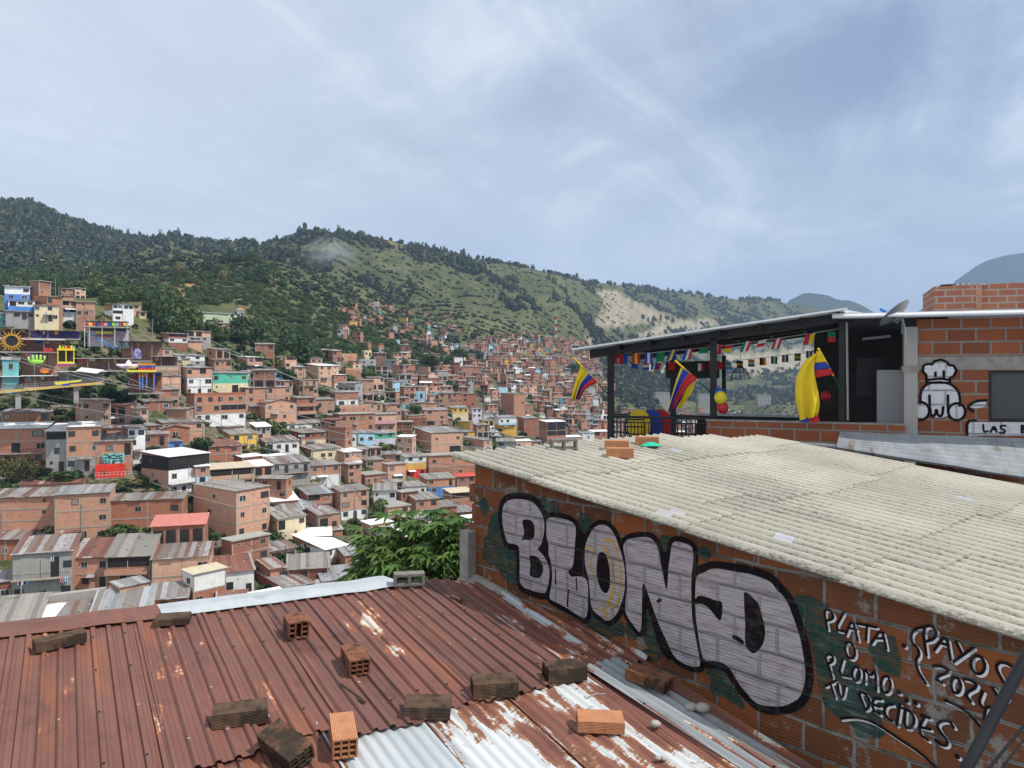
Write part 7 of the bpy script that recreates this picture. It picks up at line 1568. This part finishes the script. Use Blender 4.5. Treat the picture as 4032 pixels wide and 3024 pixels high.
# ---------------------------------------------------------------- poles, mast and overhead cables
def pole(u, vt, vb, label, r=.11, mat='pole_grey', arm=True, D=None):
    D = D or depth_at(u, vb) or 160; b, t = at(u, vb, D), at(u, vt, D); o = empty('utility_pole', b); tag(o, label, 'pole', 'concrete utility poles'); h = t.z - b.z
    m = MB(); m.tube([(0, 0, -1.5), (0, 0, h)], [r, r * .65], mat, 8); m.build('shaft', o, True)
    if arm: m = MB(); m.box(-.8, .8, -.05, .05, h - .5, h - .4, 'frame_dark'); m.build('crossarm', o)
POLES = [(141, 1531, 1604, 'slim pole rising in front of the ochre walkway, left of the street lamp pole'), (358, 1546, 1642, 'pole in front of the pale mural wall, right of the ochre walkway'), (83, 2224, 2420, 'pale pole in front of the stone-patterned house'), (219, 1092, 1176, 'tall pole beside the open brick roof terrace'), (232, 1128, 1186, 'shorter pole beside the open brick roof terrace'), (998, 1214, 1278, 'pole on the dry knoll right of the school tower'), (1121, 1294, 1348, 'left pole above the mint awning house'), (1157, 1304, 1392, 'right pole above the mint awning house'), (1250, 1323, 1408, 'pole beside the raised house on stilts'), (1340, 1384, 1450, 'left of two poles by the stacked brick rooms'), (1385, 1384, 1450, 'right of two poles by the stacked brick rooms'), (1196, 1448, 1562, 'tall dark pole below the narrow brick stack'), (1029, 1569, 1652, 'pole in front of the gabled brick house'), (1596, 1575, 1670, 'pole in front of the yellow-flowered bush'), (1442, 1750, 1862, 'pole left of the narrow brick tower house'), (541, 1490, 1600, 'tall pole on the wooded bank beside the tricolour letters deck'), (506, 1495, 1600, 'left pole on the wooded bank'), (975, 1712, 1790, 'thin pole in front of the yellow house'), (1340, 1820, 1910, 'pole at the corner of the brick tower house'), (1125, 2150, 2290, 'dark pole beside the dark red tin roof'), (1290, 2200, 2330, 'pale pole under the large white roof'), (922, 2270, 2360, 'white pole beside the blue-white house'), (600, 1255, 1222 + 100, 'lamp pole at the wood edge near the round dark trees'), (422, 1352, 1420, 'thin pole under the blue-edged stair'), (1792, 1655, 1720, 'pole below the lit balcony house'), (1350, 1430, 1500, 'pole by the pale brick cube')]
for i, (u, a, b, lb) in enumerate(POLES): pole(u, a, b, lb, .14 if b > 1500 else .10, 'pole_grey' if i not in (11, 19) else 'frame_dark', i % 3 == 0)
D = depth_at(2188, 1346) or 900; b = at(2188, 1346, D); o = empty('radio_mast', b); tag(o, 'red and white banded mast at the top of the far houses', 'mast'); h = 101 * D / FPX; w = 7.5 * D / FPX
for i in range(7): m = MB(); m.box(-w / 2, w / 2, -w / 2, w / 2, h * i / 7 - (4 if i == 0 else 0), h * (i + 1) / 7, 'heart_red' if i % 2 == 0 else 'frame_white'); m.build('mast_section', o)
m = MB(); m.box(-w * .8, w * .8, -w * .8, w * .8, h + .003, h + w * .35, 'frame_white'); m.box(-.15, .15, -.15, .15, h + w * .35, h + w * 1.6, 'frame_white'); m.build('mast_head', o)
CAB = [((0,1272),(800,1500),170,170), ((0,1385),(640,1535),150,160), ((0,1400),(660,1548),150,160), ((0,1512),(800,1652),140,155), ((0,1542),(800,1668),140,155), ((430,1452),(1240,1775),160,170), ((430,1462),(1200,1800),160,165), ((760,1330),(1500,1590),230,260), ((830,1340),(1500,1610),230,260), ((1040,1440),(1900,1705),250,260), ((900,1560),(1860,1760),180,220), ((1150,1655),(1850,1795),190,200), ((1240,1745),(1855,1835),175,185), ((1240,1752),(1850,1850),175,185), ((700,1665),(1250,1808),150,165), ((1030,1975),(1300,2080),140,150), ((1500,1900),(1860,1960),170,175), ((1190,1452),(1850,1640),255,300), ((560,1650),(1060,1790),150,160), ((600,1900),(1000,2010),135,140)]
for i, (p, q, Da, Db) in enumerate(CAB):
    A, B = at(*p, Da), at(*q, Db); L = (B - A).length; P = [A.lerp(B, t / 16) - Vector((0, 0, L * .022 * (1 - (2 * t / 16 - 1) ** 2))) for t in range(17)]
    m = MB(); m.tube(P, .042 * (Da + Db) / 300, 'pole_grey' if i % 3 else 'cable', 4); o = m.build('overhead_cable'); tag(o, 'thin overhead cable sagging above the brick houses', 'cable', 'overhead cables above the town')
# ---------------------------------------------------------------- trees, scrub and other plants
def cards(n, size, sd, lobes=7, flat=.8):
    """crown made of leaf clumps around several lobes"""
    r = np.random.default_rng(sd); out = []
    for i in range(lobes):
        c = r.normal(size=3); c /= np.linalg.norm(c); c *= .55 * r.random() ** .3; c[2] = abs(c[2]) * .8 - .1; k = clump(n // lobes, size, sd * 50 + i); out.append(k * (.42 + .22 * r.random()) + c)
    Q = np.concatenate(out); Q[..., 2] *= flat; return Q
CROWN = {}
def crown_mesh(kind, mat, k):
    key = (mat, k)
    if key not in CROWN:
        Q = cards(900, .17, 3 + k * 7 + len(CROWN), 6 + k); V = Q.reshape(-1, 3); o = np_mesh('crown', V, np.arange(len(V)).reshape(-1, 4), [mat]); CROWN[key] = o.data; bpy.data.objects.remove(o)
    return CROWN[key]
def tree(label, u0, u1, vt, vb, mat='leaf_dark', name='leafy_tree', D=None, k=None, cat='tree', group='trees among the houses'):
    u = (u0 + u1) / 2; D = D or depth_at(u, vb) or 160; b = at(u, vb, D); s = D / FPX; w = (u1 - u0) * s; h = (vb - vt) * s; k = (int(u0) % 3) if k is None else k
    r = empty(name, b, (u0 * .37) % 6.28); tag(r, label, cat, group)
    c = bpy.data.objects.new('crown', crown_mesh('', mat, k)); COL.objects.link(c); c.parent = r; cz = h * .56; c.location = (0, 0, cz); c.scale = (w * .56, w * .56, h * .58)
    m = MB(); m.tube([(0, 0, -1), (.02 * w, 0, h * .3), (0, .02 * w, h * .62)], [max(.08, h * .035), h * .028, h * .012], 'bark', 7)
    for i in range(4): t = i * 1.7; m.tube([(0, 0, h * (.25 + .07 * i)), (math.cos(t) * w * .16, math.sin(t) * w * .16, h * (.42 + .06 * i)), (math.cos(t) * w * .3, math.sin(t) * w * .3, h * (.58 + .06 * i))], [h * .018, h * .012, h * .006], 'bark', 5)
    m.build('trunk', r, True)
TREES = [('dense round tree left of the yellow house', 752, 838, 1712, 1796, 'leaf_dark'), ('large round dark tree beside the graffiti-lettered white house', 1246, 1346, 1640, 1752, 'leaf_dark'), ('bushy tree in front of the wide brick house', 400, 528, 2052, 2148, 'leaf_mid'), ('bright shrub right of the pink awning', 806, 870, 2088, 2150, 'leaf_mid'), ('loose pale green tree below the largest brick apartment house', 900, 978, 2125, 2228, 'leaf_mid'), ('round tree in front of the cream house with pierced holes', 1012, 1114, 2078, 2152, 'leaf_dark'), ('dry straw-coloured bush below the pink awning house', 826, 904, 2140, 2240, 'leaf_dry'), ('dry bush right of the loose pale green tree', 972, 1036, 2160, 2240, 'leaf_dry'), ('tall feathery yellow-green tree right of the red-shuttered house', 1452, 1530, 1950, 2065, 'leaf_light'), ('round dark tree near the blue house at the wood edge', 644, 722, 1194, 1264, 'leaf_dark'), ('wide dark tree left of the round one near the blue house', 572, 634, 1218, 1264, 'leaf_dark'), ('dark bushes below the school, left clump', 834, 906, 1300, 1368, 'leaf_dark'), ('dark bushes below the school, right clump', 898, 976, 1292, 1366, 'leaf_dark'), ('green bush on the knoll under the pink house', 978, 1056, 1332, 1380, 'leaf_mid'), ('dry golden grass bush beside the pink house', 962, 1040, 1268, 1316, 'leaf_dry'), ('wide tree left of the gable-roofed house trees', 1002, 1082, 1430, 1502, 'leaf_dark'), ('wide tree under the gable-roofed pinkish house', 1074, 1160, 1436, 1506, 'leaf_dark'), ('small tree behind the narrow brick stack', 1150, 1204, 1394, 1436, 'leaf_dark'), ('small dark tree in front of the big white-cornered brick house', 1196, 1246, 1488, 1530, 'leaf_dark'), ('light green bush beside the pale brick cube', 1418, 1482, 1450, 1496, 'leaf_light'), ('banana-like clump beside the orange brick house', 1366, 1404, 1480, 1512, 'leaf_light'), ('tree with yellow blossom beside the pole', 1600, 1668, 1584, 1662, 'leaf_mid'), ('dark wide tree above the concrete retaining wall in the centre', 1734, 1816, 1486, 1562, 'leaf_dark'), ('small round tree below the bright yellow house', 1768, 1804, 1648, 1684, 'leaf_dark'), ('tree behind the white glazed balcony', 1932, 1984, 1712, 1756, 'leaf_dark'), ('left one of the two large woods trees among the far houses', 1660, 1730, 1378, 1472, 'leaf_dark'), ('right one of the two large woods trees among the far houses', 1722, 1790, 1392, 1470, 'leaf_dark'), ('broad tree group at the top of the far houses, left', 1772, 1842, 1362, 1434, 'leaf_mid'), ('broad tree group at the top of the far houses, right', 1830, 1904, 1366, 1434, 'leaf_dark'), ('tree on the bank behind the slim poles', 388, 462, 1504, 1604, 'leaf_dark'), ('tall tree on the bank right of the slim poles', 452, 552, 1516, 1620, 'leaf_dark'), ('bush on the bank below the ochre walkway, middle', 180, 262, 1546, 1612, 'leaf_mid'), ('bush on the bank below the ochre walkway, left', 40, 120, 1556, 1618, 'leaf_mid'), ('bush on the bank below the ochre walkway, right', 290, 372, 1536, 1604, 'leaf_mid'), ('tree at the picture edge behind the white and blue houses', -60, 22, 1062, 1138, 'leaf_mid'), ('bright slope bush below the blossom graffiti house', 1030, 1122, 1650, 1730, 'leaf_light'), ('dark tree under the long brick house with open bays', 926, 964, 1650, 1706, 'leaf_dark'), ('small bush below the row house with washing', 1130, 1180, 1786, 1812, 'leaf_mid'), ('pale bush beside the bright green house', 906, 950, 1520, 1566, 'leaf_mid'), ('tree between the blue house and the white house', 574, 634, 1748, 1800, 'leaf_dark'), ('ravine bush below the red box, left', 190, 330, 1848, 1896, 'leaf_mid'), ('ravine bush below the red box, right', 400, 520, 1884, 1950, 'leaf_light'), ('tall dry grass clump in the ravine', 336, 420, 1890, 1950, 'leaf_dry'), ('garden bush under the brick house at the left picture edge', 116, 216, 2108, 2150, 'leaf_mid'), ('small bush beside the low patchwork house', 600, 628, 2290, 2330, 'leaf_dark'), ('slope bushes left of the wide red-brown brick house', 1480, 1570, 1742, 1802, 'leaf_light'), ('slope bushes below the narrow brick tower', 1560, 1664, 1738, 1800, 'leaf_light'), ('dark conifer-like tree on the mountain edge left of the mast', 1928, 1948, 1286, 1336, 'leaf_dark'), ('dark tree beside the flat-roofed tower block', 1850, 1880, 1305, 1340, 'leaf_dark'), ('tree on the left of the leftmost flag', 2230, 2290, 1420, 1490, 'leaf_dark')]
for q in TREES: tree(q[0], *q[1:5], mat=q[5], name='bush' if 'bush' in q[0] else 'leafy_tree', cat='bush' if 'bush' in q[0] else 'tree')
def papaya():
    D = 15.5; b = at(1640, 2300, D); r = empty('papaya_tree', (b.x, b.y, b.z - 4)); tag(r, 'large papaya tree with deeply lobed bright leaves behind the rusty roof', 'tree'); rn = random.Random(3); m = MB(); t = MB()
    lobes = 7
    def leaf(base, d, up, size):
        d = d.normalized(); side = d.cross(up).normalized(); nrm = side.cross(d).normalized(); P = []
        for k in range(lobes):
            ang = (k / (lobes - 1) - .5) * 4.4; L = size * (1 - .28 * abs(k / (lobes - 1) - .5) * 2)
            for da, f in ((-.17, .52), (-.07, .80), (0, 1), (.07, .80), (.17, .52)): P.append((ang + da, L * f))
            if k < lobes - 1: P.append((ang + 2.2 / (lobes - 1), size * .30))
        pts = []
        for ang, L in P: v = d * math.cos(ang) * L + side * math.sin(ang) * L; pts.append(base + v - nrm * (L * L / size) * .38 + nrm * size * .06 * math.sin(ang * 9))
        for a, c in zip(pts, pts[1:]): m.face([base, a, c], 'leaf_papaya')
        m.face([base, pts[-1], base - d * size * .12], 'leaf_papaya'); m.face([base, base - d * size * .12, pts[0]], 'leaf_papaya')
    for (u, v, dd) in [(1470, 2150, 0), (1560, 2100, .5), (1660, 2075, .2), (1760, 2070, -.2), (1830, 2110, .4), (1500, 2230, -.3), (1600, 2200, -.5), (1700, 2180, -.6), (1800, 2200, -.3), (1560, 2285, -.2), (1680, 2275, -.5), (1780, 2290, -.4), (1440, 2270, .3), (1850, 2250, .5), (1510, 2180, .9), (1620, 2140, 1.0), (1720, 2120, .9), (1800, 2150, 1.0), (1640, 2240, .8), (1740, 2240, .7), (1560, 2240, .9)]:
        c = at(u, v + 30, D + dd) - r.location
        t.tube([Vector((0, 0, 0)), Vector((c.x * .5, c.y * .5, c.z * .6)), c], [.10, .06, .03], 'bark', 6)
        for i in range(24):
            az = i * 2.4 + rn.random(); el = rn.uniform(-.15, 1.1); d = Vector((math.cos(az) * math.cos(el), math.sin(az) * math.cos(el), math.sin(el))); Lp = rn.uniform(.16, .58); p1 = c + d * Lp + Vector((0, 0, .05))
            t.tube([c, c + d * Lp * .5 + Vector((0, 0, .04)), p1], .007, 'leaf_light', 4, False)
            leaf(p1, Vector((d.x, d.y, d.z * .45 - .18)), Vector((0, 0, 1)) + d * .3, rn.uniform(.24, .40))
    m.build('crown', r); t.build('trunk', r)
papaya()
def scrub():
    P = [clump(46, .30, 60 + s, .7) for s in range(4)]; it = []
    for i in range(9000):
        u, v = rng.random() * 2450 - 30, 1170 + rng.random() * 1290; top = float(np.interp(u, *zip(*TOWN_TOP)))
        if v < top - 40: continue
        D = depth_at(u, v)
        if not D or D > 700: continue
        x = (u - CU) / FPX * D; f = mnoise.noise((x * .05, D * .05, 4.0))
        if f < -.08 and rng.random() > .12: continue
        r = rng.uniform(.5, 1.5) * (1 if D < 260 else 1.8); it.append((x, D, z_at(x, D) - .2, r, r * rng.uniform(1.2, 2.4), 0 if rng.random() < .45 else (1 if rng.random() < .6 else (2 if rng.random() < .5 else 3))))
        if len(it) > 2600: break
    scatter('hillside_scrub', it, P, ['leaf_dark', 'leaf_mid', 'leaf_light', 'leaf_dry'], 'scrub, weeds and bushes filling the gaps between the houses', 'scrub')
scrub()
def maize():
    m = MB(); rn = random.Random(8)
    for i in range(260):
        u = rn.uniform(-60, 138); v = rn.uniform(1880, 1912); D = (depth_at(u, v) or 160) - .5; b = at(u, v, D); h = rn.uniform(3.0, 5.4)
        for k in range(5):
            a = rn.random() * 6.28; e = Vector((math.cos(a), math.sin(a), 0)); s = Vector((-e.y, e.x, 0)) * .09; z0 = h * (.2 + .15 * k); L = rn.uniform(.8, 1.4)
            p = [b + Vector((0, 0, z0)), b + Vector((0, 0, z0 + .6)) + e * L * .5, b + Vector((0, 0, z0 + .1)) + e * L]; mt = 'leaf_light' if rn.random() < .6 else 'leaf_dry'
            m.face([p[0] - s, p[0] + s, p[1] + s, p[1] - s], mt); m.face([p[1] - s, p[1] + s, p[2]], mt)
        m.tube([b - Vector((0, 0, .6)), b + Vector((0, 0, h * .85))], .03, 'leaf_dry', 4, False)
    tag(m.build('cane_patch'), 'patch of tall pale cane below the white-roofed brick house', 'cane', kind='stuff')
maize()
# smoke drifting off the wooded hill
def smoke():
    m = bpy.data.materials.new('smoke'); m.use_nodes = True; t = m.node_tree; t.nodes.clear(); tc = N(t, 'ShaderNodeTexCoord').outputs['Object']
    ln = N(t, 'ShaderNodeVectorMath', {0: tc}, operation='LENGTH').outputs['Value']; f = noise_(t, tc, 2.2, 4, .6)
    d = math_(t, 'MULTIPLY', ramp_(t, ln, [(0.1, 1.0), (0.95, 0.0)]), ramp_(t, f, [(0.38, 0.0), (0.65, 1.0)]))
    v = N(t, 'ShaderNodeVolumePrincipled', {'Color': (0.85, 0.88, 0.92, 1), 'Density': math_(t, 'MULTIPLY', d, 0.05), 'Anisotropy': 0.3}); o = N(t, 'ShaderNodeOutputMaterial'); t.links.new(v.outputs[0], o.inputs['Volume']); MAT['smoke'] = m
    k = MB(); rows = [[(math.sin(i * math.pi / 8) * math.cos(j * .5236), math.sin(i * math.pi / 8) * math.sin(j * .5236), -math.cos(i * math.pi / 8)) for j in range(12)] for i in range(9)]; k.grid(rows, 'smoke', True)
    o = k.build('smoke_plume'); o.location = at(1300, 1015, 1000); o.scale = (42, 40, 34); tag(o, 'faint plume of white smoke drifting up the wooded hill', 'smoke', kind='stuff')
smoke()
# ---------------------------------------------------------------- air
def haze():
    m = bpy.data.materials.new('haze'); m.use_nodes = True; t = m.node_tree; t.nodes.clear()
    v = N(t, 'ShaderNodeVolumePrincipled', {'Color': (0.46, 0.62, 0.88, 1), 'Density': HAZE_D, 'Anisotropy': 0.0}); o = N(t, 'ShaderNodeOutputMaterial'); t.links.new(v.outputs[0], o.inputs['Volume']); MAT['haze'] = m
    b = MB(); zlo = float(TZ.min()) - 360; b.box(-8200, 8200, -60, 9800, min(zlo, -380), 1060, 'haze'); o = b.build('haze'); tag(o, kind='stuff')
HAZE_D = 0.00012
haze()
